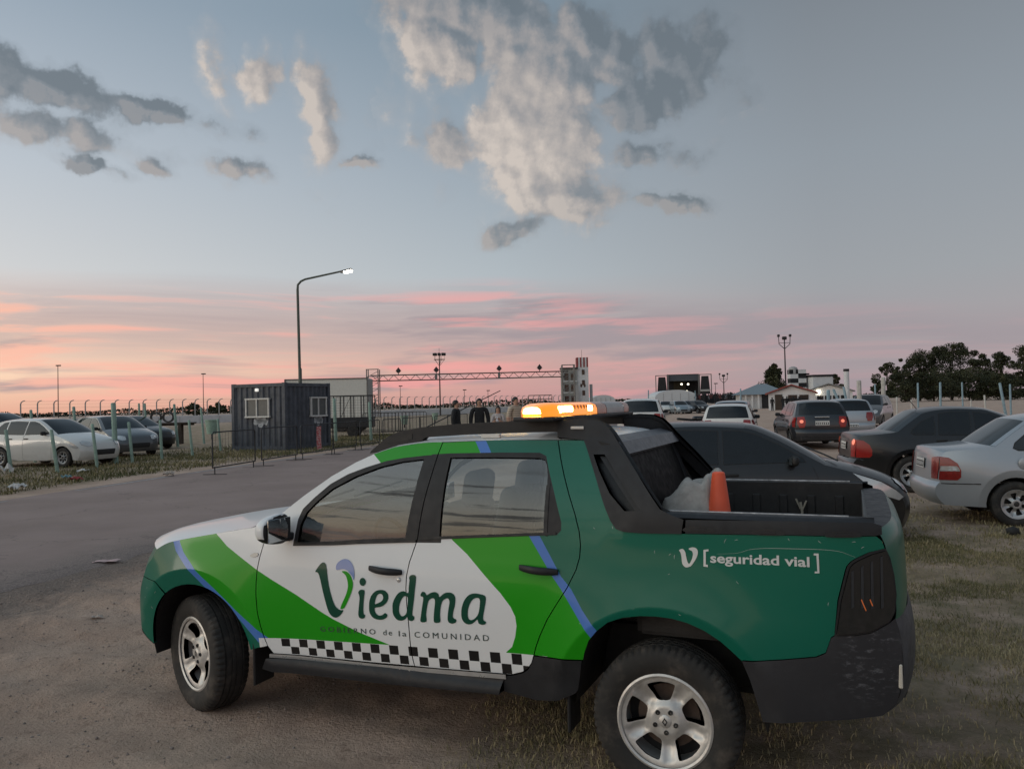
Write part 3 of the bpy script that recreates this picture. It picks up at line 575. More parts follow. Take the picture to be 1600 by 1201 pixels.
TAIL = [(-.731, .808), (-.751, .955), (-.784, 1.081), (-.790, 1.097), (-.805, 1.115), (-.83, 1.131), (-.88, 1.155), (-.939, 1.169), (-.955, 1.13), (-.968, 1.06), (-.974, .98), (-.966, .91), (-.945, .868), (-.875, .827), (-.814, .814)]
BUMPB = [(-.358, .675), (-.426, .682), (-.529, .695), (-.657, .715), (-.695, .734), (-.705, .761), (-.718, .799), (-.731, .808)]
QUART = sh(GAP3[:15], -g_) + [(.372, .597)] + ARR[3:16] + [(x, z + .003) for x, z in BUMPB] + sh(TAIL[1:8], .004) + [(-.925, 1.20), (-.905, 1.219)] + RAILLOW[::-1]
WIN_F = [(2.051, 1.06), (2.042, 1.153), (2.009, 1.223), (1.947, 1.285), (1.857, 1.356), (1.714, 1.427), (1.568, 1.478), (1.433, 1.507), (1.304, 1.521), (1.356, 1.116), (1.648, 1.094), (1.803, 1.077)]
WIN_R = [(1.145, 1.53), (.88, 1.533), (.634, 1.531), (.606, 1.522), (.590, 1.498), (.579, 1.452), (.567, 1.329), (.571, 1.179), (.579, 1.170), (1.152, 1.133), (1.152, 1.25), (1.150, 1.395)]
BLK_F = [(2.082, 1.039), (2.074, 1.1), (2.061, 1.186), (2.036, 1.243), (1.974, 1.301), (1.875, 1.382), (1.77, 1.437), (1.66, 1.475), (1.536, 1.510), (1.437, 1.526), (1.299, 1.540), (1.14, 1.551), (1.14, 1.10), (1.345, 1.092), (1.648, 1.072), (1.803, 1.058)]
BLK_R = [(1.26, 1.546), (1.145, 1.552), (.863, 1.557), (.638, 1.557), (.600, 1.541), (.579, 1.483), (.532, 1.361), (.486, 1.227), (.485, 1.19), (.507, 1.167), (.713, 1.152), (1.183, 1.115), (1.30, 1.108)]
# livery, in flank coordinates
BFL = [(2.985, 1.12), (2.976, 1.019), (2.941, .97), (2.866, .911), (2.792, .85), (2.70, .770), (2.56, .670), (2.443, .595), (2.384, .546), (2.329, .505), (2.25, .45)]
BFR = [(2.925, 1.12), (2.921, 1.022), (2.873, .965), (2.796, .905), (2.717, .836), (2.618, .763), (2.478, .658), (2.412, .618), (2.336, .578), (2.254, .528), (2.2, .497)]
WGF = [(1.36, .53), (1.451, .556), (1.64, .605), (1.802, .661), (1.865, .688), (2.044, .775), (2.212, .846), (2.31, .891), (2.45, .963), (2.553, 1.016), (2.643, 1.08), (2.70, 1.14)]
WGR = [(1.12, 1.16), (1.073, 1.115), (.986, 1.051), (.873, .946), (.795, .876), (.741, .814), (.717, .769), (.711, .723), (.721, .667), (.740, .617), (.772, .588), (.78, .55)]
BRL = [(.665, 1.175), (.648, 1.15), (.524, .974), (.477, .918), (.398, .807), (.325, .706), (.24, .59)]
BRR = [(.61, 1.180), (.594, 1.156), (.479, .977), (.424, .922), (.366, .832), (.299, .750), (.20, .62)]
zt = lambda x: .518 + (2.25 - x) * .0451
zb_ = lambda x: .431 + (2.226 - x) * .0300
LIV = [([(4, .2), (4, 1.4), (3.0, 1.4)] + BFL + [(2.2, .2)], 2), (BFR + WGF, 1), (BFL + BFR[::-1], 3),
       (WGR + [(.24, .55)] + BRL[::-1], 1), ([(.953, 1.70), (.953, 1.618), (.912, 1.555), (.80, 1.40)] + BRR + [(.2, .25), (-2, .25), (-2, 1.75)], 2), (BRL + BRR[::-1], 3),
       ([(1.66, 1.66), (1.631, 1.545), (1.571, 1.498), (1.3, 1.45), (1.0, 1.50), (.975, 1.558), (1.014, 1.614), (1.02, 1.7)], 1),
       ([(1.014, 1.70), (1.014, 1.614), (.975, 1.558), (.95, 1.52), (.88, 1.52), (.912, 1.558), (.953, 1.618), (.953, 1.70)], 3), (BLK_F, 4), (BLK_R, 4),
       ([(2.30, zt(2.3)), (.55, zt(.55)), (.55, .40), (2.30, .40)], 0)]
for k in range(-2, 11):
    x0 = 1.923 - .1177 * k; q = .012
    zq = lambda x, t: zb_(x) + (zt(x) - zb_(x)) * t
    LIV.append(([(x0, zq(x0, .985)), (x0 - .056, zq(x0 - .056, .985)), (x0 - .0585, zq(x0 - .058, .5)), (x0 - .0035, zq(x0, .5))], 5))
    LIV.append(([(x0 - .0615, zq(x0 - .06, .49)), (x0 - .1145, zq(x0 - .115, .49)), (x0 - .118, zq(x0 - .118, .04)), (x0 - .064, zq(x0 - .064, .04))], 5))
LMATS = [M_white, M_bgreen, M_dgreen, M_blue, M_trim, M_check]
CREASE = [arc(wx, .343, r_, -5, 185, 40) for wx in (0., 2.797) for r_ in (.522, .538, .68)]
for side_, mp, od in ((1, SL, (0, 1, 0)), (-1, SR, (0, -1, 0))):
    kw = dict(out=od, flange=.022, creases=CREASE, regions=LIV if side_ > 0 else [r_ for r_ in LIV if r_[1] != 5])
    panel('front_fender', TR, mp, FENDER, LMATS, **kw)
    fd = panel('front_door', TR, mp, FDOOR, LMATS, holes=[WIN_F], **kw)
    rd = panel('rear_door', TR, mp, RDOOR, LMATS, holes=[WIN_R], **kw)
    rq = panel('rear_quarter_panel', TR, mp, QUART, LMATS, **kw)
    panel('window', fd, mp, inset(WIN_F, -.004), M_glass, off=-.010, out=od, grid=.09)
    panel('window', rd, mp, inset(WIN_R, -.004), M_glass, off=-.010, out=od, grid=.09)
    panel('window_divider', rd, mp, [(.556, 1.158), (.576, 1.166), (.578, 1.40), (.560, 1.41)], M_rub, off=.003, out=od, flange=.012)
    panel('belt_seal', fd, mp, [(2.075, 1.040), (1.803, 1.056), (1.648, 1.070), (1.345, 1.092), (1.29, 1.096), (1.288, 1.108), (1.345, 1.104), (1.648, 1.084), (1.803, 1.069), (2.070, 1.053)], M_rub, off=.006, out=od, flange=.012)
    panel('belt_seal', rd, mp, [(1.272, 1.110), (1.183, 1.117), (.713, 1.154), (.51, 1.168), (.512, 1.179), (.713, 1.166), (1.183, 1.130), (1.272, 1.123)], M_rub, off=.006, out=od, flange=.012)
    panel('front_bumper_side', TR, mp, [(3.27, .784), (3.335, .68), (3.345, .55), (3.328, .455), (3.27, .405), (3.208, .372)] + arc(2.797, .372, .41, 2, 54) + [(3.10, .775)], [M_dgreen], out=od, flange=.02)
    panel('rear_bumper_side', TR, mp, BUMPB + [(-.814, .812), (-.875, .825), (-.945, .866), (-.965, .885), (-.985, .80), (-.99, .65), (-.96, .53), (-.905, .48), (-.773, .458), (-.585, .436), (-.434, .412), (-.411, .506), (-.388, .596)], [scuffed()], off=.004, out=od, flange=.03)
    panel('sill_trim', TR, mp, [(.378, .594), (.618, .588), (.632, .549), (.655, .516), (.684, .496), (.749, .474), (.795, .470), (.795, .388), (.62, .372), (.50, .39), (.42, .43), (.406, .451), (.390, .53)], [M_plast], off=.006, out=od, flange=.03)
    panel('side_skirt', TR, (lambda u, v, s_=side_: (u, s_ * (S_truck(u, v) + .004 + .035 * sm(.455, .40, v)), v)), [(.79, .458), (1.3, .440), (2.235, .412), (2.262, .352), (2.20, .336), (1.5, .352), (.81, .380)], [M_plast], out=od, flange=.06)
    panel('sill_strip', TR, (lambda u, v, s_=side_: (u, s_ * (S_truck(u, v) + .014), v)), [(.778, .478), (1.492, .447), (2.228, .432), (2.230, .411), (1.492, .425), (.778, .455)], [M_silver], out=od, flange=.012)
    # black sail panel behind the cab and the bed rail trim
    SAIL = RAILLOW[:9] + [(-.113, 1.266), (-.065, 1.281), (-.004, 1.308), (.039, 1.363), (.113, 1.46), (.190, 1.555), (.226, 1.60), (.262, 1.650), (.30, 1.69), (.36, 1.715), (.46, 1.722), (.56, 1.715), (.55, 1.632)]
    SLIT = [(.350, 1.548), (.292, 1.548), (.086, 1.297), (.165, 1.293), (.245, 1.370), (.312, 1.475)]
    sa = panel('sail_panel', TR, mp, SAIL, [M_trim], holes=[SLIT], off=.006, out=od, flange=.075)
    panel('sail_inner_face', sa, (lambda u, v, s_=side_: (u, s_ * (S_truck(u, v) - .069), v)), SAIL, [M_plast], holes=[SLIT], out=(0, -side_, 0))
    panel('sail_window', sa, mp, inset(SLIT, -.004), simple('sail_black', (.008, .008, .010), .3, spec=.25), off=-.05, out=od)
    panel('sail_blade', sa, mp, [(.322, 1.546), (.292, 1.546), (.088, 1.299), (.118, 1.298)], [M_plast], off=-.012, out=od, flange=.03)
    RT = [(-.120, 1.207), (-.581, 1.220), (-.885, 1.222), (-.925, 1.226), (-.925, 1.262), (-.89, 1.275), (-.582, 1.277), (-.123, 1.266)]
    rt = panel('bed_rail_trim', TR, mp, RT, [M_plast], off=.005, out=od, flange=.04)
    for hx in (-.18, -.475, -.775):
        panel('tie_down_recess', rt, mp, smoothline([(hx + .065, 1.216), (hx + .045, 1.238), (hx - .045, 1.240), (hx - .068, 1.218)], 3, True), [M_rub], off=.007, out=od)
        panel('tie_down_hook', rt, mp, [(hx + .035, 1.220), (hx + .03, 1.231), (hx - .03, 1.233), (hx - .035, 1.222)], [M_trim], off=.010, out=od, flange=.01)
    # door handles
    for px_, dr, sk, a, b2 in ((1.459, fd, M_white, .905, .925), (.592, rd, M_bgreen, .97, .985)):
        z0 = .947 if px_ > 1 else 1.002; tl = -.052
        hb = MB(); Y = S_truck(px_, z0)
        pts = [(px_ + .10 - .20 * i / 8, side_ * (Y + .010 + .026 * math.sin(math.pi * i / 8)), z0 + tl * (.1 - .2 * i / 8) * -1) for i in range(9)]
        P_ = [[(x, y + side_ * .013 * math.cos(a) * (.55 + .45 * math.sin(math.pi * i / 8)), z + .019 * math.sin(a) * (.72 + .28 * math.sin(math.pi * i / 8) ** .5)) for a in np.linspace(-math.pi, math.pi, 13)] for i, (x, y, z) in enumerate(pts)]
        hb.grid(P_, flip=side_ > 0); h_ = hb.build('door_handle', M_plast, dr, 60)
        cup = smoothline([(px_ + .055, z0 - .012), (px_ + .02, z0 - .050), (px_ - .03, z0 - .048), (px_ - .06, z0 - .012)], 4, True)
        panel('handle_cup', dr, (lambda u, v, s_=side_, X=px_, Z=z0: (u, s_ * (S_truck(u, v) + .0015 - .012 * max(0, 1 - ((u - X) / .06) ** 2 - ((v - Z + .012) / .045) ** 2)), v)), cup, [sk], out=od, grid=.012, step=.012)
    if True:
        Y = S_truck(1.378, .90); MB().lathe([(.001, .006), (.009, .006), (.012, .003), (.013, 0)], 14, M=Matrix.Translation((1.378, side_ * Y, .901)) @ (Matrix() if side_ > 0 else Matrix.Rotation(math.pi, 4, 'X'))).build('door_lock', M_silver, fd, 50)
    # side repeater
    panel('side_repeater', TR, mp, smoothline([(2.376, .971), (2.345, .988), (2.319, .985), (2.322, .972), (2.35, .964)], 3, True), simple('repeater_lens', (.55, .54, .50), .15), off=.004, out=od, flange=.004)
    # tail lamp: smoked housing, lens ribs, amber reflections painted on as thin strips
    TLI = inset(TAIL, .010)
    tl_ = panel('tail_lamp', TR, mp, TAIL, [M_rub], off=.002, out=od, flange=.02)
    panel('lens', tl_, mp, TLI, [M_lens], off=.014, out=od, flange=.012, grid=.03)
    for q in range(4):
        u0 = -.800 - .037 * q
        panel('lens_rib', tl_, mp, [(u0, 1.075 + .02 * q), (u0 - .010, 1.082 + .02 * q), (u0 - .007, .93), (u0 + .004, .925)], [simple('lens_grey', (.028, .031, .038), .12, coat=.6)], off=.0165, out=od, flange=.003)
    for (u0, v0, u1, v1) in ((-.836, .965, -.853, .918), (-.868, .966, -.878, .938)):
        panel('painted_reflection', tl_, mp, [(u0, v0), (u1, v1), (u1 + .004, v1 - .001), (u0 + .003, v0 - .004)], [simple('amber_reflection_paint', (.80, .20, .05), .3)], off=.018, out=od)
    # wheel housings
    for A, nm in ((arc(2.797, .372, .425, 190, -10), 'front_wheel_housing'), ([(x, z + .012) for x, z in [(.43, .36)] + ARR + [(-.45, .34)]], 'rear_wheel_housing')):
        mb = MB(); P_ = [[(x, side_ * (S_truck(x, z) - .012), z), (x, side_ * .40, z)] for x, z in A]; mb.grid(P_)
        mb.prism([(x, z) for x, z in A] , side_ * .395, side_ * .385); mb.build(nm, M_rub, TR, 40)
    MB().rbox((2.36, side_ * .80, .36), (.016, .17, .26), .006, 1).build('mud_flap', M_rub, TR)
    MB().rbox((.46, side_ * .79, .35), (.016, .16, .24), .006, 1).build('mud_flap', M_rub, TR)
    # inner door cards
    panel('door_card', fd, (lambda u, v, s_=side_: (u, s_ * (S_truck(u, v) - .075), v)), [(2.24, .45), (2.24, 1.05), (1.33, 1.09), (1.33, .45)], [M_cabin], out=(0, -side_, 0), grid=.15, step=.1)
    panel('door_card', rd, (lambda u, v, s_=side_: (u, s_ * (S_truck(u, v) - .075), v)), [(1.29, .45), (1.29, 1.09), (.50, 1.15), (.40, 1.05), (.62, .48)], [M_cabin], out=(0, -side_, 0), grid=.15, step=.1)
    panel('quarter_inner', rq, (lambda u, v, s_=side_: (u, s_ * (S_truck(u, v) - .06), v)), [(.60, .75), (.62, 1.55), (.30, 1.60), (.12, 1.22), (.15, .8)], [M_cabin], out=(0, -side_, 0), grid=.15, step=.1)
    MB().tube([(1.245, side_ * .80, 1.10), (1.235, side_ * .70, 1.40), (1.22, side_ * .625, 1.57)], .045, 6).build('centre_pillar', M_cabin, TR)
    # roof rail: a tall blade standing clear of the roof, with a foot in front
    ra = [(1.703, 1.545), (1.692, 1.560), (1.583, 1.638), (1.498, 1.670), (1.358, 1.690), (1.172, 1.704), (.978, 1.712), (.791, 1.717), (.52, 1.721), (.52, 1.660), (.697, 1.658), (1.076, 1.648), (1.34, 1.634), (1.365, 1.612), (1.40, 1.598)]
    mb = MB(); mb.prism(ra, side_ * .605, side_ * .652); rr = mb.build('roof_rail', M_trim, TR, 30)
    MB().prism([(1.600, 1.604), (1.545, 1.636), (1.47, 1.652), (1.42, 1.655), (1.42, 1.625), (1.52, 1.607)], side_ * .650, side_ * .654).build('rail_recess', M_rub, rr, 0)
    MB().rbox((.446, side_ * (S_truck(.446, 1.68) + .012), 1.680), (.070, .008, .015), .003, 1).build('rail_badge', simple('light_badge', (.6, .58, .55), .4), rr)
    # mirror
    mi_ = empty('door_mirror', (0, 0, 0)); mi_.parent = TR
    bm = bmesh.new(); bmesh.ops.create_uvsphere(bm, u_segments=28, v_segments=18, radius=1.)
    for v_ in bm.verts:
        x, y, z = v_.co; p = 2.8; s_ = (abs(x) ** p + abs(y) ** p + abs(z) ** p) ** (-1 / p)
        v_.co = Vector((2.105 + (x * s_) * (.075 if x > 0 else .028) - (y * s_) * .012 * 0, side_ * (.985 + y * s_ * .115), 1.147 + z * s_ * .080 * (1 - .18 * y * s_)))
    mb = MB(); bm.verts.index_update(); mb.add([v_.co for v_ in bm.verts], [tuple(q.index for q in (f.verts if side_ > 0 else reversed(f.verts))) for f in bm.faces])
    mb.mi = [1 if (sum(mb.v[i][2] for i in f) / len(f) < 1.105 or sum(mb.v[i][0] for i in f) / len(f) < 2.090) else 0 for f in mb.f]; bm.free()
    mb.build('housing', [M_white, M_plast], mi_, 60)
    MB().rbox((2.0755, side_ * .985, 1.147), (.006, .185, .125), .02, 2).build('mirror_glass', simple('mirror_face', (.5, .53, .55), .03, 1.), mi_)
    MB().rbox((2.115, side_ * .875, 1.092), (.07, .07, .045), .012, 2).build('mirror_foot', M_plast, mi_)
# skins over the top, nose and tail
ribbon('front_bumper', TR, S_truck, [(3.208, .366), (3.27, .400), (3.328, .452), (3.345, .55), (3.335, .68), (3.27, .785)], [(3.45, .28), (3.55, .34), (3.62, .44), (3.645, .56), (3.64, .70), (3.61, .785)], M_dgreen, 2.6)
ribbon('nose_panel', TR, S_truck, [(3.27, .785), (3.22, .86), (3.166, .905), (3.126, .965)], [(3.61, .785), (3.60, .88), (3.57, .95), (3.52, 1.0)], M_dgreen, 2.6)
ribbon('hood', TR, S_truck, [(3.126, .965), (3.038, 1.005), (2.957, 1.026), (2.806, 1.055), (2.65, 1.082), (2.50, 1.108), (2.395, 1.125)], [(3.52, .99), (3.42, 1.022), (3.3, 1.048), (3.05, 1.083), (2.8, 1.108), (2.55, 1.132), (2.44, 1.142)], M_white, 3.2)
ribbon('cowl_panel', TR, S_truck, [(2.395, 1.125), (2.29, 1.150), (2.196, 1.204)], [(2.44, 1.142), (2.38, 1.155), (2.30, 1.19)], M_plast, 3.2)
WE = [(2.196, 1.204), (2.157, 1.231), (2.044, 1.313), (1.876, 1.425), (1.735, 1.501), (1.631, 1.545), (1.505, 1.584)]; WC = [(2.30, 1.19), (2.25, 1.23), (2.12, 1.318), (1.94, 1.43), (1.78, 1.522), (1.66, 1.58), (1.52, 1.622)]
ws = ribbon('windshield', TR, S_truck, WE, WC, M_glass, 3.2, lo=-.90, hi=.90)
for a, b2 in ((-1.0001, -.90), (.90, 1.0001)): ribbon('windshield_pillar', ws, S_truck, WE, WC, M_white, 3.2, ny=3, lo=a, hi=b2)
ribbon('roof', TR, S_truck, [(1.505, 1.584), (1.336, 1.606), (1.158, 1.612), (.874, 1.62), (.546, 1.621), (.43, 1.618), (.36, 1.60)], [(1.52, 1.622), (1.33, 1.652), (1.15, 1.664), (.87, 1.668), (.55, 1.660), (.40, 1.644), (.31, 1.62)], M_white, 3.6)
MB().rbox((.93, 0, 1.598), (1.0, 1.10, .012), .004, 1).build('headliner', simple('headliner_grey', (.30, .30, .29), .85), TR)
rb = empty('cab_back'); rb.parent = TR
MB().prism([(.33, 1.615), (.27, 1.60), (.20, 1.42), (.135, 1.22), (.115, .70), (.155, .70), (.18, 1.22), (.245, 1.42), (.31, 1.58)], -.70, .70).build('cab_back_wall', M_plast, rb, 0)
MB().prism([(.262, 1.575), (.192, 1.41), (.136, 1.245), (.142, 1.245), (.198, 1.41), (.268, 1.575)], -.585, .585).build('rear_window', simple('dark_rear_glass', (.004, .004, .005), .5, spec=.04), rb, 0)
MB().prism([(.315, 1.63), (.24, 1.605), (.205, 1.545), (.235, 1.545), (.28, 1.585), (.36, 1.60)], -.66, .66).build('rear_roof_lip', simple('lip_grey', (.07, .075, .09), .4), rb, 30)
tg = ribbon('tailgate', TR, S_truck, [(-.905, 1.245), (-.935, 1.19), (-.962, 1.05), (-.972, .93), (-.965, .87)], [(-.98, 1.262), (-1.025, 1.20), (-1.035, 1.05), (-1.035, .93), (-1.03, .87)], M_dgreen, 5.)
ribbon('tailgate_top', tg, S_truck, [(-.86, 1.245), (-.905, 1.248)], [(-.875, 1.262), (-.98, 1.264)], M_plast, 6.)
MB().prism([(-.862, 1.25), (-.862, .72), (-.89, .72), (-.89, 1.25)], -.745, .745).build('tailgate_inner', simple('tailgate_inner_grey', (.10, .10, .10), .6), tg, 0)
ribbon('rear_bumper', TR, S_truck, [(-.965, .885), (-.985, .80), (-.99, .65), (-.96, .53), (-.905, .48)], [(-1.04, .88), (-1.06, .80), (-1.065, .65), (-1.03, .5), (-.96, .45)], simple('bumper_grey', (.050, .055, .068), .5, vary=.35, scale=9.), 4.)
MB().rbox((-.978, S_truck(-.978, .64) + .004, .645), (.018, .012, .10), .004, 1, rot=Matrix.Rotation(R(-35), 3, 'Z')).build('bumper_reflector', simple('pale_reflector', (.55, .52, .46), .5), TR)
# bed
bed = empty('cargo_bed'); bed.parent = TR; M_bed = simple('bed_liner', (.012, .012, .013), .6, vary=.3, bmp=.3, bscale=90.)
for s_ in (1, -1):
    mb = MB(); xs = np.linspace(.12, -.90, 16)
    mb.grid([[(x, s_ * (S_truck(x, 1.275) - .002), 1.274), (x, s_ * (S_truck(x, 1.275) - .03), 1.288), (x, s_ * .775, 1.292), (x, s_ * .755, 1.285)] for x in xs], flip=s_ < 0); mb.build('bed_rail_top', M_plast, bed, 50)
    MB().tube([(.10, s_ * .757, 1.289), (-.55, s_ * .757, 1.290), (-.80, s_ * .757, 1.290)], .006, 6).build('worn_rail_edge', simple('worn_metal', (.30, .30, .31), .45, .5, vary=.5, scale=20.), bed)
    MB().prism([(.12, 1.285), (-.87, 1.285), (-.87, .72), (.12, .72)], s_ * .752, s_ * .70).build('bed_wall', M_bed, bed, 0)
    for q in range(5): MB().rbox((-.10 - .16 * q, s_ * .697, .98), (.05, .012, .46), .005, 1).build('wall_rib', M_bed, bed)
MB().box((-.38, 0, .71), (1.02, 1.44, .03)).build('bed_floor', M_bed, bed, 0)
for q in range(7): MB().rbox((-.38, -.54 + .18 * q, .732), (.98, .06, .014), .004, 1).build('floor_rib', M_bed, bed)
MB().tube([(-.52, -.665, 1.17), (-.53, -.66, 1.11), (-.52, -.655, 1.05), (-.53, -.655, .98)], .008, 5).tube([(-.52, -.66, 1.13), (-.495, -.655, 1.19)], .006, 5).tube([(-.53, -.66, 1.12), (-.555, -.655, 1.18)], .006, 5).build('rope_tie', simple('rope', (.30, .27, .22), .9), bed)
# underside
und = empty('underside'); und.parent = TR
MB().rbox((1.36, 0, .42), (1.85, 1.56, .14), .03, 2).build('floor_pan', M_rub, und); MB().rbox((-.1, 0, .52), (1.5, .86, .28), .04, 2).build('rear_frame', M_rub, und); MB().rbox((2.85, 0, .50), (1.0, .84, .30), .04, 2).build('engine_tray', M_rub, und)
MB().rbox((-.96, 0, .62), (.10, 1.35, .24), .03, 2).build('bumper_beam', M_rub, und); MB().rbox((3.3, 0, .6), (.2, 1.2, .3), .03, 2).build('front_beam', M_rub, und)
MB().cyl((0, -.66, .343), (0, .66, .343), .045).build('rear_axle', M_rub, und)
# cabin: seats, dash, wheel
cab = empty('cabin'); cab.parent = TR
def seat(x, y, wd):
    s_ = empty('seat', (x, y, .50)); s_.parent = cab
    MB().rbox((.05, 0, .20), (.50, wd, .16), .05, 3).build('cushion', M_cabin, s_)
    MB().rbox((-.22, 0, .50), (.13, wd * .96, .56), .055, 3, rot=Matrix.Rotation(R(-14), 3, 'Y')).build('backrest', M_cabin, s_)
    return s_
for y in (.38, -.38):
    s_ = seat(1.48, y, .50)
    MB().rbox((-.330, 0, .83), (.10, .28, .22), .06, 3, rot=Matrix.Rotation(R(-10), 3, 'Y')).build('headrest', M_cabin, s_)
    MB().tube([(-.30, -.05, .70), (-.325, -.05, .78)], .007, 6).tube([(-.30, .05, .70), (-.325, .05, .78)], .007, 6).build('headrest_post', M_silver, s_)
s_ = seat(.66, 0, 1.28)
for y in (-.40, .40): MB().rbox((-.33, y, .80), (.10, .26, .17), .05, 3).build('headrest', M_cabin, s_)
MB().prism([(2.26, 1.14), (1.95, 1.09), (1.84, 1.02), (1.80, .90), (1.86, .72), (2.20, .62), (2.3, .9)], -.74, .74).build('dashboard', M_cabin, cab, 30)
wh = MB().lathe([(.175 + .015 * math.cos(a), .015 * math.sin(a)) for a in np.linspace(0, 2 * math.pi, 9)[:-1]], 32, M=Matrix.Translation((1.72, .38, .98)) @ Matrix.Rotation(R(-62), 4, 'Y') @ Matrix.Rotation(R(90), 4, 'X'), close=True)
wh.cyl((1.72, .38, .98), (1.86, .38, .92), .035); wh.box((1.72, .38, .98), (.02, .33, .03)); wh.build('steering_wheel', M_cabin, cab, 50)
MB().rbox((1.50, 0, 1.545), (.04, .22, .06), .015, 2).build('rear_view_mirror', M_cabin, cab); MB().rbox((1.42, .38, 1.525), (.16, .34, .012), .005, 1, rot=Matrix.Rotation(R(12), 3, 'Y')).build('sun_visor', simple('visor_grey', (.25, .25, .24), .8), cab)
MB().rbox((1.3, 0, .515), (1.5, 1.45, .02), .005, 1).build('cabin_floor', M_cabin, cab)
# nose details: lamps, grille, plate area
for s_ in (1, -1):
    fx = lambda u, v: (3.60 - .42 * abs(u / .80) ** 2.6 - (v - .85) * .25, u, v)
    panel('headlamp', TR, fx, smoothline([(s_ * .42, .955), (s_ * .60, .95), (s_ * .70, .93), (s_ * .70, .84), (s_ * .60, .80), (s_ * .45, .81)], 4, True), [simple('headlamp_lens', (.35, .37, .38), .08, .4, coat=1.)], off=.012, out=(1, 0, 0), flange=.03)
panel('grille', TR, fx, smoothline([(-.38, .93), (0, .945), (.38, .93), (.36, .81), (0, .80), (-.36, .81)], 4, True), [M_plast], off=.008, out=(1, 0, 0), flange=.02)
for q in range(3): panel('grille_bar', TR, fx, [(-.36, .835 + .035 * q), (.36, .835 + .035 * q), (.36, .847 + .035 * q), (-.36, .847 + .035 * q)], [M_silver], off=.014, out=(1, 0, 0), flange=.01)
MB().cyl((2.46, .50, 1.132), (2.46, .50, 1.150), .012, .006, 8).build('washer_jet', M_rub, TR)
MB().tube([(2.30, .55, 1.20), (2.20, .10, 1.27)], .008, 6).tube([(2.30, -.05, 1.205), (2.20, -.50, 1.265)], .008, 6).build('wiper', M_rub, TR)
MB().rbox((.94, .648, 1.640), (.11, .02, .022), .004, 1).build('roof_sticker', simple('pale_plate', (.62, .60, .56), .4), TR)
# ---- wheels
def tyre_mesh(rw=.343, rim=.218, hw=.108, n=180, lugs=True):
    k = rw / .343; w_ = hw / .108
    pr = [(rim, -.088 * w_), (rim + .012, -.098 * w_), (rim + .05 * k, -.1085 * w_), (rw - .042, -.1075 * w_), (rw - .020, -.100 * w_), (rw - .007, -.088 * w_), (rw - .002, -.072 * w_), (rw - .001, -.058 * w_), (rw - .009, -.056 * w_), (rw - .009, -.048 * w_), (rw, -.046 * w_), (rw, -.020 * w_), (rw - .009, -.018 * w_), (rw - .009, -.010 * w_), (rw, -.008 * w_)]
    pr = pr + [(r_, -h_) for r_, h_ in pr[::-1]]; mb = MB(); vs = []
    for j, (r_, h_) in enumerate(pr):
        for i in range(n):
            rr_ = r_ - (.0085 if lugs and i % 3 == 0 and (4 <= min(j, len(pr) - 1 - j) <= 6) else 0) - (.004 if lugs and (i + j) % 3 == 1 and 9 <= j <= 20 and j not in (12, 13, 16, 17) else 0)
            a = 2 * math.pi * i / n; vs.append((rr_ * math.cos(a), h_, rr_ * math.sin(a)))
    K = len(pr); mb.add(vs, [(j * n + i, (j + 1) * n + i, (j + 1) * n + (i + 1) % n, j * n + (i + 1) % n) for j in range(K - 1) for i in range(n)])
    return mb
def rim_panel(parent, rad, nwin, m_, dep=.02, seed=0., wide=.62, r_in=.44, r_out=.86):
    def f(u, v):
        r_ = math.hypot(u, v) / rad; th = math.atan2(v, u) - seed; ds = (th / (2 * math.pi) * nwin + .5) % 1 - .5      # 0 = middle of a window
        sp = abs(abs(ds) - .5) * 2 * math.pi / nwin * r_ * rad                                                         # distance from the middle of the spoke
        y = dep + .012 - .022 * sm(.28, .5, r_) + .030 * sm(.55, 1., r_)
        y -= .012 * max(0, 1 - (sp / (.030 * rad / .205)) ** 2) * sm(.42, .55, r_) * (1 - sm(.86, .95, r_))
        return (u, y, v)
    holes = []
    for k in range(nwin):
        a = seed + 2 * math.pi * k / nwin; h = math.pi / nwin * wide; q = []
        for (rr_, t) in ((r_out * .95, -1), (r_out, -.82), (r_out * 1.01, 0), (r_out, .82), (r_out * .95, 1), ((r_in + r_out) / 2, .96), (r_in * 1.12, .86), (r_in, .55), (r_in * .98, 0), (r_in, -.55), (r_in * 1.12, -.86), ((r_in + r_out) / 2, -.96)):
            q.append((rad * rr_ * math.cos(a + h * t), rad * rr_ * math.sin(a + h * t)))
        holes.append(smoothline(q, 2, True))
    ol = [(rad * math.cos(t), rad * math.sin(t)) for t in np.linspace(0, 2 * math.pi, 49)[:-1]]
    return panel('rim_face', parent, f, ol, [m_], holes=holes, out=(0, 1, 0), flange=.038, grid=.018, step=.014)
M_disc = simple('brake_disc', (.16, .12, .10), .5, .5, vary=.4); M_nut = simple('wheel_nut', (.05, .05, .05), .4, .5)
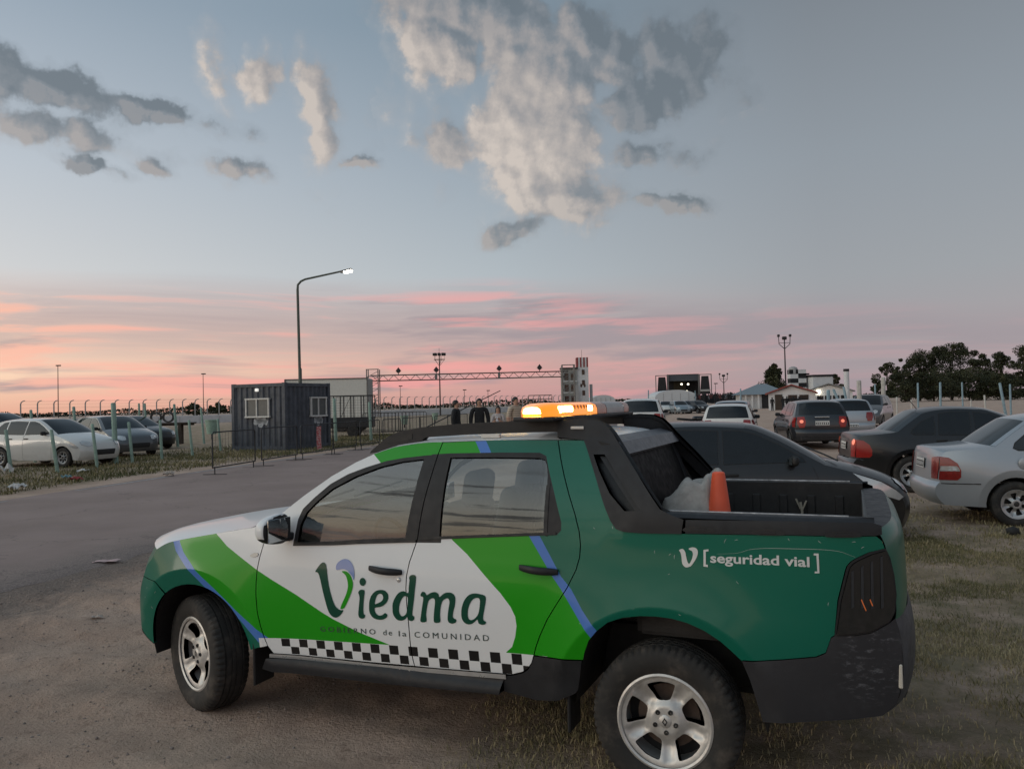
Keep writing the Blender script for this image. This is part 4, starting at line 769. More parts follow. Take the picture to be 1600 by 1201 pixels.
def truck_wheel(loc, rz=0., spin=0.):
    w_ = empty('wheel', loc, rz); w_.parent = TR
    tyre_mesh().build('tyre', M_tyre, w_, 28)
    rim = empty('rim'); rim.parent = w_; rim.rotation_euler = (0, spin, 0); rim.location = (0, .045, 0)
    rim_panel(rim, .205, 5, M_alloy, .018, R(90), .60, .45, .88)
    MB().lathe([(.203, .046), (.212, .052), (.221, .048), (.224, .036), (.218, .024), (.208, -.12), (.200, -.12), (.200, .02)], 56).build('rim_lip', M_alloy, rim, 50)
    MB().lathe([(.001, -.055), (.145, -.055), (.145, -.07), (.10, -.09), (.001, -.09)], 32).build('brake_disc', M_disc, rim, 40)
    MB().lathe([(.199, -.10), (.14, -.105), (.001, -.105)], 32).build('wheel_back', M_rub, rim, 40)
    for k in range(5):
        a = R(54 + 72 * k); MB().lathe([(.001, .030), (.006, .030), (.0075, .036), (.010, .036), (.0125, .026)], 10, M=Matrix.Translation((.050 * math.cos(a), .0, .050 * math.sin(a)))).build('wheel_nut', M_nut, rim, 40)
    cp = MB().lathe([(.001, .036), (.024, .035), (.030, .030)], 24).build('hub_cap', M_alloy, rim, 40)
    d = MB(); o_ = [(0, .019), (.0125, 0), (0, -.019), (-.0125, 0)]; i_ = [(x * .55, z * .55) for x, z in o_]
    d.add([(x, .0375, z) for x, z in o_] + [(x, .0375, z) for x, z in i_] + [(x, .034, z) for x, z in o_] + [(x, .034, z) for x, z in i_], [(k, 4 + k, 4 + (k + 1) % 4, (k + 1) % 4) for k in range(4)] + [(k, (k + 1) % 4, 8 + (k + 1) % 4, 8 + k) for k in range(4)]).build('hub_emblem', M_nut, cp, 0, fix=True)
    return w_
truck_wheel((0, .775, .343), 0, R(5)); truck_wheel((2.797 + .040, .740, .343), R(-21), R(20))
for x, y, a in ((0, -.775, 180), (2.797 - .040, -.740, 159)):
    w_ = truck_wheel((x, y, .343), R(a), R(33))
# ---- roof light bar
lb = empty('light_bar', (.645, 0, 0)); lb.parent = TR
M_amb = simple('amber_lens', (.70, .20, .01), .15, coat=.6, emit=(1.0, .30, .012), estr=1.0); M_amb0 = simple('amber_lens_unlit', (.42, .11, .04), .25, coat=.5)
M_led = simple('amber_flash', (1, .8, .4), .3, emit=(1.0, .58, .13), estr=26.); M_clear = simple('bar_middle', (.35, .33, .32), .3)
MB().rbox((0, 0, 1.728), (.22, 1.56, .022), .008, 2).build('base_tray', M_plast, lb)
for y0, y1, m_, nm in ((.03, .79, M_amb, 'lit_lens'), (-.16, .02, M_amb0, 'dark_lens'), (-.55, -.17, M_clear, 'centre_cover'), (-.79, -.56, M_amb0, 'dark_lens')):
    mb = MB(); ny = 10; P_ = []
    for j in range(ny + 1):
        y = y0 + (y1 - y0) * j / ny; s_ = min(1, (.82 - abs(y)) / .14) ** .5 if abs(y) > .68 else 1
        P_.append([(sx * .105 * s_, y, 1.739 + .068 * sz * (.45 + .55 * s_)) for sx, sz in ((-1, 0), (-1.0, .45), (-.9, .8), (-.6, 1), (0, 1.04), (.6, 1), (.9, .8), (1.0, .45), (1, 0))])
    mb.grid(P_, flip=True); mb.build(nm, m_, lb, 50)
for y, hw in ((.56, .105), (.16, .05)):
    MB().rbox((0, y, 1.772), (.214, hw * 2, .040), .012, 2).build('flashing_module', M_led, lb)
for y in np.linspace(.10, .42, 7): MB().rbox((0, y, 1.770), (.208, .012, .048), .003, 1).build('lens_rib', M_amb0, lb)
for s_ in (1, -1): MB().rbox((0, s_ * .60, 1.722), (.06, .05, .02), .005, 1).build('mounting_foot', M_plast, lb)
# ---- lettering on the flank
LET = {
'v_left': [(1.913,0.911),(1.889,0.945),(1.869,0.961),(1.852,0.96),(1.84,0.941),(1.832,0.897),(1.821,0.843),(1.805,0.789),(1.785,0.741),(1.765,0.722),(1.747,0.715),(1.729,0.715),(1.748,0.689),(1.772,0.673),(1.793,0.672),(1.813,0.683),(1.829,0.706),(1.844,0.751),(1.86,0.805),(1.877,0.866),(1.889,0.897),(1.9,0.908)],
'v_blue': [(1.778,0.938),(1.774,0.958),(1.756,0.976),(1.728,0.988),(1.699,0.985),(1.675,0.967),(1.661,0.941),(1.656,0.908),(1.659,0.881),(1.67,0.901),(1.685,0.916),(1.707,0.931),(1.732,0.935),(1.757,0.93),(1.772,0.928)],
'v_green': [(1.738,0.922),(1.715,0.925),(1.693,0.916),(1.676,0.897),(1.665,0.87),(1.665,0.843),(1.679,0.805),(1.697,0.769),(1.714,0.74),(1.727,0.725),(1.747,0.722),(1.739,0.745),(1.721,0.778),(1.704,0.813),(1.696,0.845),(1.7,0.878),(1.713,0.904)],
'i_dot': [(1.622,0.875),(1.616,0.891),(1.602,0.898),(1.588,0.892),(1.581,0.877),(1.588,0.862),(1.601,0.855),(1.615,0.86)],
'i': [(1.63,0.819),(1.618,0.833),(1.597,0.835),(1.589,0.825),(1.594,0.791),(1.599,0.743),(1.599,0.708),(1.589,0.702),(1.594,0.687),(1.61,0.68),(1.628,0.685),(1.633,0.706),(1.627,0.747),(1.622,0.789),(1.626,0.809)],
'e': [(1.563,0.746),(1.559,0.78),(1.545,0.811),(1.521,0.833),(1.493,0.842),(1.465,0.841),(1.445,0.826),(1.442,0.802),(1.454,0.778),(1.478,0.759),(1.502,0.751),(1.526,0.745),(1.527,0.728),(1.516,0.712),(1.5,0.707),(1.48,0.712),(1.464,0.723),(1.45,0.714),(1.457,0.699),(1.481,0.687),(1.509,0.684),(1.537,0.69),(1.555,0.707),(1.562,0.725)],
'e_h': [(1.526,0.766),(1.506,0.772),(1.481,0.786),(1.473,0.803),(1.479,0.818),(1.494,0.822),(1.511,0.812),(1.521,0.791)],
'd': [(1.417,0.744),(1.415,0.778),(1.398,0.812),(1.375,0.837),(1.347,0.846),(1.321,0.838),(1.317,0.871),(1.313,0.904),(1.316,0.917),(1.307,0.929),(1.288,0.933),(1.276,0.926),(1.275,0.907),(1.28,0.861),(1.286,0.808),(1.295,0.754),(1.298,0.727),(1.287,0.718),(1.29,0.703),(1.305,0.695),(1.321,0.699),(1.327,0.715),(1.344,0.7),(1.367,0.691),(1.391,0.694),(1.408,0.71),(1.416,0.727)],
'd_h': [(1.378,0.741),(1.374,0.774),(1.361,0.802),(1.344,0.82),(1.325,0.818),(1.323,0.792),(1.328,0.752),(1.338,0.727),(1.356,0.716),(1.37,0.72)],
'm': [(1.246,0.837),(1.236,0.851),(1.22,0.849),(1.21,0.836),(1.187,0.849),(1.161,0.855),(1.143,0.848),(1.135,0.832),(1.109,0.852),(1.08,0.859),(1.058,0.854),(1.045,0.836),(1.047,0.801),(1.058,0.761),(1.06,0.735),(1.042,0.725),(1.047,0.71),(1.069,0.703),(1.087,0.71),(1.091,0.732),(1.084,0.778),(1.078,0.811),(1.084,0.827),(1.098,0.827),(1.117,0.814),(1.128,0.788),(1.135,0.741),(1.135,0.705),(1.169,0.7),(1.171,0.732),(1.166,0.772),(1.162,0.804),(1.165,0.82),(1.18,0.822),(1.199,0.808),(1.209,0.775),(1.216,0.735),(1.216,0.7),(1.25,0.697),(1.246,0.732),(1.237,0.779),(1.231,0.812),(1.233,0.825),(1.244,0.827)],
'a': [(1.012,0.758),(1.008,0.791),(0.993,0.827),(0.967,0.855),(0.935,0.865),(0.903,0.863),(0.876,0.855),(0.875,0.827),(0.883,0.788),(0.891,0.75),(0.886,0.734),(0.875,0.729),(0.881,0.717),(0.899,0.712),(0.917,0.719),(0.923,0.737),(0.942,0.72),(0.967,0.708),(0.992,0.712),(1.008,0.73)],
'a_h': [(0.976,0.755),(0.972,0.787),(0.96,0.817),(0.942,0.837),(0.921,0.844),(0.907,0.837),(0.908,0.805),(0.916,0.767),(0.934,0.743),(0.955,0.731),(0.971,0.736)],
'sv_l': [(-0.091,1.131),(-0.106,1.138),(-0.118,1.126),(-0.123,1.102),(-0.13,1.078),(-0.141,1.068),(-0.137,1.061),(-0.119,1.058),(-0.105,1.073),(-0.102,1.101),(-0.097,1.122)],
'sv_r': [(-0.135,1.141),(-0.152,1.147),(-0.168,1.143),(-0.175,1.129),(-0.17,1.105),(-0.155,1.079),(-0.141,1.062),(-0.134,1.068),(-0.146,1.089),(-0.153,1.114),(-0.149,1.13),(-0.138,1.135)],
'brL': [(-0.2,1.138),(-0.222,1.142),(-0.222,1.133),(-0.21,1.131),(-0.209,1.075),(-0.218,1.074),(-0.218,1.064),(-0.199,1.066)],
'brR': [(-0.66,1.146),(-0.679,1.146),(-0.68,1.064),(-0.661,1.063),(-0.662,1.071),(-0.672,1.071),(-0.67,1.137),(-0.659,1.138)],
}
def decal(name, pts, m_, holes=(), off=.0022, per=3, sm_=True, parent=TR):
    f = (lambda p: smoothline(p, per, True)) if sm_ else (lambda p: p)
    return panel(name, parent, SL, f(pts), [m_], holes=[f(h) for h in holes], off=off, grid=.05, step=.02)
wd = empty('town_name'); wd.parent = TR
for k, hk in (('v_left', None), ('i_dot', None), ('i', None), ('e', 'e_h'), ('d', 'd_h'), ('m', None), ('a', 'a_h')):
    decal('letter', LET[k], M_letter, [LET[hk]] if hk else (), parent=wd)
decal('letter', LET['v_blue'], paint('letter_blue', (.13, .22, .48), dust=.04), parent=wd); decal('letter', LET['v_green'], M_bgreen, parent=wd)
def lettering(name, text, x0, z0, x1, z1, height, m_, parent, bold=0., spacing=1., off=.0022):
    cu = bpy.data.curves.new('t', 'FONT'); cu.body = text; cu.size = 1.; cu.space_character = spacing; cu.offset = bold; cu.resolution_u = 3
    ob = bpy.data.objects.new('t', cu); COL.objects.link(ob); dg = bpy.context.evaluated_depsgraph_get(); dg.update(); me = ob.evaluated_get(dg).to_mesh()
    V = [tuple(v_.co) for v_ in me.vertices]; F = [tuple(p.vertices) for p in me.polygons]; ob.evaluated_get(dg).to_mesh_clear(); bpy.data.objects.remove(ob); bpy.data.curves.remove(cu)
    a, b2 = min(v_[0] for v_ in V), max(v_[0] for v_ in V); h_ = .72; mb = MB(); vs = []
    for x, y, _ in V:
        t = (x - a) / (b2 - a); X = x0 + (x1 - x0) * t; Z = z0 + (z1 - z0) * t + y / h_ * height
        e = 1e-3; n_ = Vector((-(S_truck(X + e, Z) - S_truck(X - e, Z)) / (2 * e), 1, -(S_truck(X, Z + e) - S_truck(X, Z - e)) / (2 * e))).normalized()
        vs.append(Vector((X, S_truck(X, Z), Z)) + n_ * off)
    mb.add(vs, F); return mb.build(name, m_, parent, 0)
sg = empty('slogan'); sg.parent = TR; M_thin = paint('letter_grey_green', (.03, .055, .045), dust=.04)
lettering('word', 'GOBIERNO', 1.888, .586, 1.530, .603, .029, M_thin, sg, spacing=1.5); lettering('word', 'de', 1.482, .605, 1.427, .608, .030, M_thin, sg, spacing=1.3)
lettering('word', 'la', 1.386, .608, 1.339, .611, .030, M_thin, sg, spacing=1.3); lettering('word', 'COMUNIDAD', 1.291, .611, .863, .634, .031, M_thin, sg, spacing=1.5)
rs = empty('road_safety_lettering'); rs.parent = TR; M_wl = paint('letter_white', (.62, .64, .63), dust=.1)
for k in ('sv_l', 'sv_r'): decal('emblem_stroke', LET[k], M_wl, parent=rs)
for k in ('brL', 'brR'): decal('bracket', LET[k], M_wl, sm_=False, parent=rs)
lettering('word', 'seguridad', -.229, 1.085, -.520, 1.090, .042, M_wl, rs, bold=.022); lettering('word', 'vial', -.542, 1.090, -.642, 1.089, .042, M_wl, rs, bold=.022)
# scratches through the paint
M_scr = simple('scratch', (.42, .48, .45), .6)
def scratch(pts, w_=.0016):
    p = smoothline(pts, 4); P_ = []
    for i, (x, z) in enumerate(p):
        a = np.array(p[min(i + 1, len(p) - 1)]) - np.array(p[max(i - 1, 0)]); n_ = np.array((-a[1], a[0])) / (np.linalg.norm(a) + 1e-9) * w_ * (1 - .75 * abs(2 * i / (len(p) - 1) - 1))
        P_.append([(x + n_[0] * s, S_truck(x, z) + .0018, z + n_[1] * s) for s in (-1, 1)])
    MB().grid(P_).build('scratch', M_scr, TR, 0)
scratch([(-.258, 1.123), (-.346, 1.132), (-.401, 1.150), (-.475, 1.159), (-.58, 1.162), (-.682, 1.163), (-.757, 1.157), (-.801, 1.142), (-.823, 1.133)], .0009)
for x, z in [(.02, 1.11), (-.045, 1.105), (-.07, 1.09), (-.29, 1.17), (-.335, 1.185), (-.565, 1.195), (-.69, 1.19), (-.81, 1.195), (-.845, 1.17), (-.04, 1.02), (-.71, .93), (-.35, 1.0), (.31, 1.205), (.22, 1.21), (.37, .77), (3.20, .72), (3.16, .60), (3.22, .66), (3.12, .70), (-.10, .85)]:
    a = random.uniform(0, 3.1); L_ = random.uniform(.004, .014); scratch([(x, z), (x + L_ * math.cos(a), z + L_ * math.sin(a)), (x + 1.7 * L_ * math.cos(a + .15), z + 1.7 * L_ * math.sin(a + .15))], .0011)
# ---- things lying in the bed
def to_world(x, y, z): return TR.matrix_world @ Vector((x, y, z))
bpy.context.view_layer.update()
c0 = to_world(-.195, .36, .74); co_ = empty('traffic_cone', c0, TY, 'orange plastic traffic cone standing in the pickup bed', 'traffic cone')
M_cone = simple('cone_orange', (.86, .125, .055), .5, vary=.06)
MB().lathe([(.001, .70), (.024, .70), (.031, .694), (.036, .66), (.112, .035), (.135, .03), (.135, .02)], 36, M=Matrix.Rotation(R(90), 4, 'X')).build('cone_body', M_cone, co_, 40)
MB().rbox((0, 0, .012), (.36, .36, .024), .01, 2).build('cone_base', M_cone, co_)
c0 = to_world(-.02, .10, .735); tp = empty('canvas_tarp', c0, TY, 'crumpled grey canvas sheet heaped behind the cab in the pickup bed', 'tarp')
P_ = []
for i in range(41):
    row = []
    for j in range(41):
        u, v = i / 20 - 1, j / 20 - 1; r_ = (abs(u * .93) ** 6 + abs(v) ** 3.2) ** (1 / 4.)
        hz = .655 * (1 - sm(.45, 1.0, r_)) ** .9 * (.95 + .05 * math.cos(3 * (u + .45)) - .07 * max(0, u))
        fold = .016 * math.sin(5 * v + 4 * u + 2 * math.sin(3 * u)) + .010 * math.sin(8 * u - 6 * v + 2 * math.sin(4 * v)) + .004 * math.sin(15 * (u + v))
        row.append((u * .20 + .012 * math.sin(7 * v), v * .56 + .02 * math.sin(6 * u), max(.004, hz + (fold + .022 * abs(math.sin(6 * u + 3.2 * v + 1.5 * math.sin(2.5 * v))) ** .5 - .012) * (1.2 - .5 * r_) - .012 * (u > .6))))
    P_.append(row)
MB().grid(P_, flip=True).build('canvas_sheet', simple('canvas', (.38, .355, .325), .9, vary=.25, scale=16., bmp=.5, bscale=35.), tp, 70)

# ================================================================ parked cars
def car_glass(name, col=(.010, .012, .014), rough=.05): return simple(name, col, rough, spec=.45)
M_cglass = car_glass('tinted_glass'); M_cglass2 = car_glass('grey_glass', (.030, .036, .040), .06)
M_red = simple('tail_red', (.22, .014, .013), .15, coat=.6, vary=.2, scale=30.); M_redlit = simple('tail_red_lit', (.26, .018, .016), .15, emit=(1., .12, .07), estr=.01); M_redcore = simple('tail_lamp_core', (.6, .2, .15), .2, emit=(1., .25, .14), estr=.7); M_clearl = simple('lamp_clear', (.55, .57, .58), .12, .3, coat=1.)
M_hub = simple('hubcap_silver', (.42, .42, .42), .38, .5); M_plate = simple('plate_white', (.62, .62, .60), .5); M_plated = simple('plate_dark', (.02, .02, .022), .5)
TPL = {}
TPL['hatch'] = dict(wb=2.54, fo=.80, ro=.74, h=1.475, hw=.86,
    seg=[('front_bumper', [(3.02, .20), (3.10, .32), (3.13, .46), (3.08, .58)], [(3.25, .20), (3.32, .32), (3.34, .46), (3.31, .58)], 'p'),
         ('hood', [(3.08, .58), (3.00, .68), (2.82, .78), (2.50, .88), (2.18, .965)], [(3.31, .58), (3.22, .72), (3.00, .84), (2.62, .95), (2.32, 1.01)], 'p'),
         ('windshield', [(2.18, .965), (1.98, 1.075), (1.70, 1.235), (1.42, 1.365), (1.28, 1.40)], [(2.32, 1.01), (2.12, 1.13), (1.83, 1.29), (1.52, 1.425), (1.36, 1.455)], 'g'),
         ('roof', [(1.28, 1.40), (.8, 1.43), (.2, 1.42), (-.14, 1.385), (-.25, 1.36)], [(1.36, 1.455), (.8, 1.478), (.2, 1.472), (-.2, 1.435), (-.33, 1.405)], 'p'),
         ('rear_window', [(-.25, 1.36), (-.40, 1.20), (-.50, 1.03)], [(-.33, 1.405), (-.50, 1.22), (-.60, 1.03)], 'g'),
         ('tailgate', [(-.50, 1.03), (-.55, .9), (-.58, .72), (-.58, .60)], [(-.60, 1.03), (-.65, .9), (-.68, .72), (-.68, .60)], 'p'),
         ('rear_bumper', [(-.58, .60), (-.63, .52), (-.62, .38), (-.56, .26)], [(-.68, .60), (-.74, .52), (-.73, .38), (-.66, .26)], 'p')],
    glass=[[(1.97, 1.0), (1.94, 1.04), (1.67, 1.20), (1.41, 1.322), (1.22, 1.366), (1.02, 1.374), (1.00, .985)], [(.93, .985), (.95, 1.37), (.5, 1.385), (.22, 1.375), (.20, 1.0)], [(.13, 1.005), (.15, 1.37), (-.02, 1.345), (-.20, 1.20), (-.25, 1.08), (-.22, 1.03)]],
    seams=[[(2.05, .95), (2.12, .70), (2.08, .30), (2.04, .22)], [(.965, 1.38), (.965, .98), (.94, .60), (.92, .22)], [(.17, 1.0), (.20, .75), (.36, .50), (.42, .30)]],
    rear=[([(.50, .98), (.70, .97), (.72, .80), (.66, .66), (.52, .66), (.47, .80)], 'r')], side=[([(-.36, .97), (-.60, .97), (-.62, .68), (-.46, .68), (-.40, .80)], 'r')],
    front=[([(.44, .74), (.60, .78), (.70, .74), (.70, .66), (.56, .60), (.44, .62)], 'h')], sidef=[([(2.50, .868), (2.82, .765), (3.00, .665), (3.10, .585), (3.04, .55), (2.88, .60), (2.66, .735)], 'h')])
TPL['sedan'] = dict(wb=2.44, fo=.79, ro=.95, h=1.42, hw=.81,
    seg=[('front_bumper', [(2.92, .20), (3.00, .32), (3.03, .46), (2.98, .56)], [(3.14, .20), (3.22, .32), (3.24, .46), (3.21, .56)], 'p'),
         ('hood', [(2.98, .56), (2.90, .66), (2.74, .76), (2.40, .86), (2.05, .93)], [(3.21, .56), (3.12, .71), (2.92, .82), (2.52, .92), (2.18, .97)], 'p'),
         ('windshield', [(2.05, .93), (1.85, 1.03), (1.52, 1.20), (1.22, 1.335), (1.10, 1.36)], [(2.18, .97), (1.96, 1.09), (1.62, 1.26), (1.30, 1.38), (1.14, 1.405)], 'g'),
         ('roof', [(1.10, 1.36), (.8, 1.378), (.5, 1.368), (.30, 1.335), (.22, 1.31)], [(1.14, 1.405), (.8, 1.422), (.5, 1.412), (.26, 1.375), (.16, 1.345)], 'p'),
         ('rear_window', [(.22, 1.31), (.0, 1.16), (-.20, 1.01)], [(.16, 1.345), (-.08, 1.185), (-.30, 1.03)], 'g'),
         ('trunk_lid', [(-.20, 1.01), (-.40, .985), (-.72, .955), (-.79, .93)], [(-.30, 1.03), (-.48, 1.012), (-.78, .99), (-.86, .975)], 'p'),
         ('trunk_face', [(-.79, .93), (-.82, .85), (-.84, .70), (-.85, .56)], [(-.86, .975), (-.885, .88), (-.905, .70), (-.915, .56)], 'p'),
         ('rear_bumper', [(-.85, .56), (-.90, .48), (-.88, .36), (-.80, .26)], [(-.915, .56), (-.965, .48), (-.95, .36), (-.88, .26)], 'p')],
    glass=[[(1.80, .955), (1.78, 1.0), (1.50, 1.165), (1.24, 1.285), (1.00, 1.325), (.98, .945)], [(.91, .945), (.93, 1.33), (.62, 1.328), (.47, 1.30), (.42, .955)], [(.35, .965), (.39, 1.27), (.18, 1.17), (.03, 1.05), (.0, .99), (.05, .965)]],
    seams=[[(1.92, .92), (2.0, .70), (1.97, .30), (1.93, .22)], [(.945, 1.34), (.945, .94), (.92, .60), (.90, .22)], [(.385, 1.28), (.37, .95), (.20, .66), (.33, .40)]],
    rear=[([(.47, .86), (.62, .88), (.66, .88), (.68, .74), (.66, .59), (.50, .59)], 'r')], side=[([(-.84, .885), (-.74, .87), (-.65, .80), (-.615, .71), (-.62, .62), (-.66, .585), (-.865, .585)], 'r')],
    front=[([(.42, .70), (.58, .73), (.67, .70), (.67, .60), (.44, .60)], 'h')], sidef=[([(2.72, .755), (2.90, .665), (3.0, .57), (2.92, .54), (2.74, .66)], 'h')])
def make_car(name, tpl, loc, rz, m_, label, group=None, hw=None, h=None, wb=None, fo=None, ro=None, wr=.295, glassm=None, lit=False, hub=7, wide=.62, detail=1, hubm=None, z=None, trims=True):
    T = TPL[tpl]; kw_, kf, kr, kh = (wb or T['wb']) / T['wb'], (fo or T['fo']) / T['fo'], (ro or T['ro']) / T['ro'], (h or T['h']) / T['h']; HW = hw or T['hw']; WB = T['wb'] * kw_
    def tx(x): return x * kr if x < 0 else (x * kw_ if x < T['wb'] else WB + (x - T['wb']) * kf)
    tp = lambda L: [(tx(x), z_ * kh) for x, z_ in L]
    xf, xr = WB + (fo or T['fo']), -(ro or T['ro']); zbelt = .97 * kh; zr = T['h'] * kh
    def S(x, z_):
        if z_ < zbelt: y = hermite([.15, .30, .50, .66, .82, zbelt], [.92 * HW, .955 * HW, .985 * HW, HW, .985 * HW, .935 * HW], z_)
        else: y = .935 * HW - (z_ - zbelt) * (.255 * HW) / (zr - zbelt) + .012 * math.sin(math.pi * min(1, (z_ - zbelt) / (zr - zbelt)))
        for wx in (0., WB):
            r_ = math.hypot(x - wx, z_ - wr)
            if .33 < r_ < .7 and z_ > .2: y += .014 * ((r_ - .33) / .10 if r_ < .43 else max(0, 1 - (r_ - .43) / .27) ** 2)
        if x > WB + .15: y *= 1 - .24 * max(0, (x - WB - .15) / (xf - WB - .15)) ** 2.2
        if x < -.2: y *= 1 - .16 * max(0, (-x - .2) / (-xr - .2)) ** 2.2
        return y
    root = empty(name, (loc[0], loc[1], gz(*loc[:2]) if z is None else z), rz, label, 'car', group); gm = glassm or M_cglass; seam = simple('seam_dark', (.012, .012, .013), .6)
    Es = []
    for nm, E_, C_, k in T['seg']:
        o = ribbon(nm, root, S, tp(E_), tp(C_), m_ if k == 'p' else gm, 3.4, 14, per=4)
        if k == 'g':
            for a, b_ in ((-1.0001, -.88), (.88, 1.0001)): ribbon('screen_pillar', o, S, tp(E_), tp(C_), m_, 3.4, ny=2, lo=a, hi=b_, per=4, dz=.003)
        Es += smoothline(tp(E_), 4)[(1 if Es else 0):]
    ar = wr + .055
    bot = [(tx(-.56) if tpl == 'hatch' else tx(-.80), .26 * kh)] + [(-ar * .985, .24)] + arc(0, wr, ar, 190, -10, 18) + [(ar * 1.02, .20), (WB - ar * 1.02, .20)] + arc(WB, wr, ar, 190, -10, 18) + [(WB + ar * 1.0, .22)]
    OUT = Es + bot[0:]
    bot2 = OUT
    def xend(front):
        sg = [s_ for s_ in T['seg'] if s_[0] in (('front_bumper', 'hood') if front else ('rear_window', 'tailgate', 'trunk_face', 'rear_bumper'))]
        eE = sorted([(z_, x) for s_ in sg for x, z_ in smoothline(tp(s_[1]), 4)]); cC = sorted([(z_, x) for s_ in sg for x, z_ in smoothline(tp(s_[2]), 4)])
        ez, ex = zip(*eE); cz, cx = zip(*cC)
        def f(u, v):
            a = float(np.interp(v, ez, ex)); b_ = float(np.interp(v, cz, cx)); t = min(1., abs(u) / S(a, v)); return (a + (b_ - a) * (1 - t ** 3.4), u, v)
        return f
    ff, fr = xend(True), xend(False); LM = {'r': M_redlit if lit else M_red, 'h': M_clearl}
    for s_ in (1, -1):
        mp = lambda u, v, s2=s_: (u, s2 * S(u, v), v); od = (0, s_, 0)
        bs = panel('body_side', root, mp, OUT, [m_], out=od, grid=.07, step=.04, creases=[arc(wx, wr, r_, 0, 180, 24) for wx in (0., WB) for r_ in (.422, .438, .56)])
        for gp in T['glass']:
            panel('side_window', root, mp, inset(tp(gp), -.012), [M_rub], off=.0025, out=od, grid=.2, step=.08); panel('window_pane', root, mp, tp(gp), [gm], off=.005, out=od, grid=.2, step=.08)
        if detail:
            for sq in T['seams']:
                p = smoothline(tp(sq), 4); w_ = .0035
                MB().grid([[(x - w_, s_ * (S(x, z_) + .0025), z_), (x + w_, s_ * (S(x, z_) + .0025), z_)] for x, z_ in p], flip=s_ < 0).build('door_seam', seam, root, 0)
            for hx in (1.08, .42 if tpl == 'hatch' else .46):
                X, Z = tx(hx), .86 * kh; MB().rbox((X, s_ * (S(X, Z) + .012), Z), (.17, .03, .032), .012, 2).build('door_handle', M_rub if detail < 2 else m_, root)
            X, Z = tx(1.82), 1.0 * kh; mr = empty('door_mirror'); mr.parent = root
            MB().rbox((X, s_ * (S(X, Z) + .085), Z + .02), (.09, .17, .12), .045, 3).build('housing', M_rub if trims else m_, mr); MB().box((X, s_ * (S(X, Z) + .01), Z - .02), (.06, .08, .03)).build('mirror_foot', M_rub, mr); MB().rbox((X - .044, s_ * (S(X, Z) + .085), Z + .02), (.006, .13, .09), .003, 1).build('mirror_glass', M_cglass2, mr)
        for pl, k in T['side']: panel('tail_lamp', root, mp, tp(pl), [LM[k]], off=.006, out=od, grid=.08, flange=.008)
        for pl, k in T['sidef']: panel('headlamp', root, mp, tp(pl), [LM[k]], off=.006, out=od, grid=.08, flange=.008)
        for pl, k in T['rear']: panel('tail_lamp', root, fr, [(s_ * y * HW / T['hw'], z_ * kh) for y, z_ in pl], [LM[k]], off=.008, out=(-1, 0, 0), grid=.06, flange=.01)
        if lit: panel('lamp_core', root, fr, [(s_ * (.59 + .055 * math.cos(a)) * HW / T['hw'], (.84 + .05 * math.sin(a)) * kh) for a in np.linspace(0, 6.28, 13)[:-1]], [M_redcore], off=.0185, out=(-1, 0, 0), grid=.06)
        for pl, k in T['front']: panel('headlamp', root, ff, [(s_ * y * HW / T['hw'], z_ * kh) for y, z_ in pl], [LM[k]], off=.008, out=(1, 0, 0), grid=.06, flange=.01)
        for wx in (0., WB):
            P_ = [[(x, s_ * (S(x, z_) - .006), z_), (x, s_ * HW * .45, z_)] for x, z_ in [(wx + ar * 1.0, .2)] + arc(wx, wr, ar, -10, 190, 14) + [(wx - ar, .2)]]
            MB().grid(P_).build('wheel_housing', M_rub, root, 40)
    fy = lambda v, h_=.05: None
    zp = .44 * kh if tpl == 'hatch' and not lit else .72 * kh
    if tpl == 'sedan': zp = .70 * kh
    lp = panel('license_plate', root, fr, [(-.20, zp), (.20, zp), (.20, zp + .13), (-.20, zp + .13)], [M_plate], off=.016, out=(-1, 0, 0), flange=.012)
    panel('plate_field', lp, fr, [(-.18, zp + .015), (.18, zp + .015), (.18, zp + .095), (-.18, zp + .095)], [M_plated], off=.0175, out=(-1, 0, 0))
    for q in range(6): panel('plate_mark', lp, fr, [(-.155 + .055 * q, zp + .03), (-.125 + .055 * q, zp + .03), (-.125 + .055 * q, zp + .08), (-.155 + .055 * q, zp + .08)], [M_plate], off=.019, out=(-1, 0, 0))
    panel('grille', root, ff, [(-.34, .34 * kh), (.34, .34 * kh), (.38, .50 * kh), (-.38, .50 * kh)], [M_rub], off=.008, out=(1, 0, 0))
    MB().rbox((WB / 2, 0, .27), (WB - .75, HW * 1.8, .16), .03, 1).build('floor_pan', M_rub, root); MB().rbox((-.35, 0, .34), (.7, HW * 1.5, .14), .03, 1).build('rear_underside', M_rub, root); MB().rbox((WB + .3, 0, .34), (.7, HW * 1.3, .14), .03, 1).build('front_underside', M_rub, root)
    for wx in (0., WB):
        for s_ in (1, -1):
            root_w = car_wheel(wr, hub, wide, hubm or M_hub); root_w.parent = root; root_w.location = (wx, s_ * (HW - .095), wr); root_w.rotation_euler = (0, 0, 0 if s_ > 0 else math.pi)
    return root
WP = {}
def car_wheel(wr, hub, wide, hm):
    key = (wr, hub, wide, hm.name)
    if key not in WP:
        w_ = empty('wheel'); rim = wr - .105
        tyre_mesh(wr, rim, .092, 48, False).build('tyre', M_tyre, w_, 28)
        r_ = empty('rim'); r_.parent = w_; r_.location = (0, .04, 0); rim_panel(r_, rim - .004, hub, hm, .014, .3, wide, .34, .80)
        MB().lathe([(rim - .006, .042), (rim + .004, .046), (rim + .010, .034), (rim, -.10)], 36).build('rim_lip', hm, r_, 50)
        MB().lathe([(rim, -.03), (.001, -.03)], 24).build('wheel_back', M_rub, r_, 40); MB().lathe([(.001, .035), (.026, .034), (.034, .026)], 16).build('hub_cap', M_nut, r_, 40)
        WP[key] = w_; return w_
    return copy_tree(WP[key])
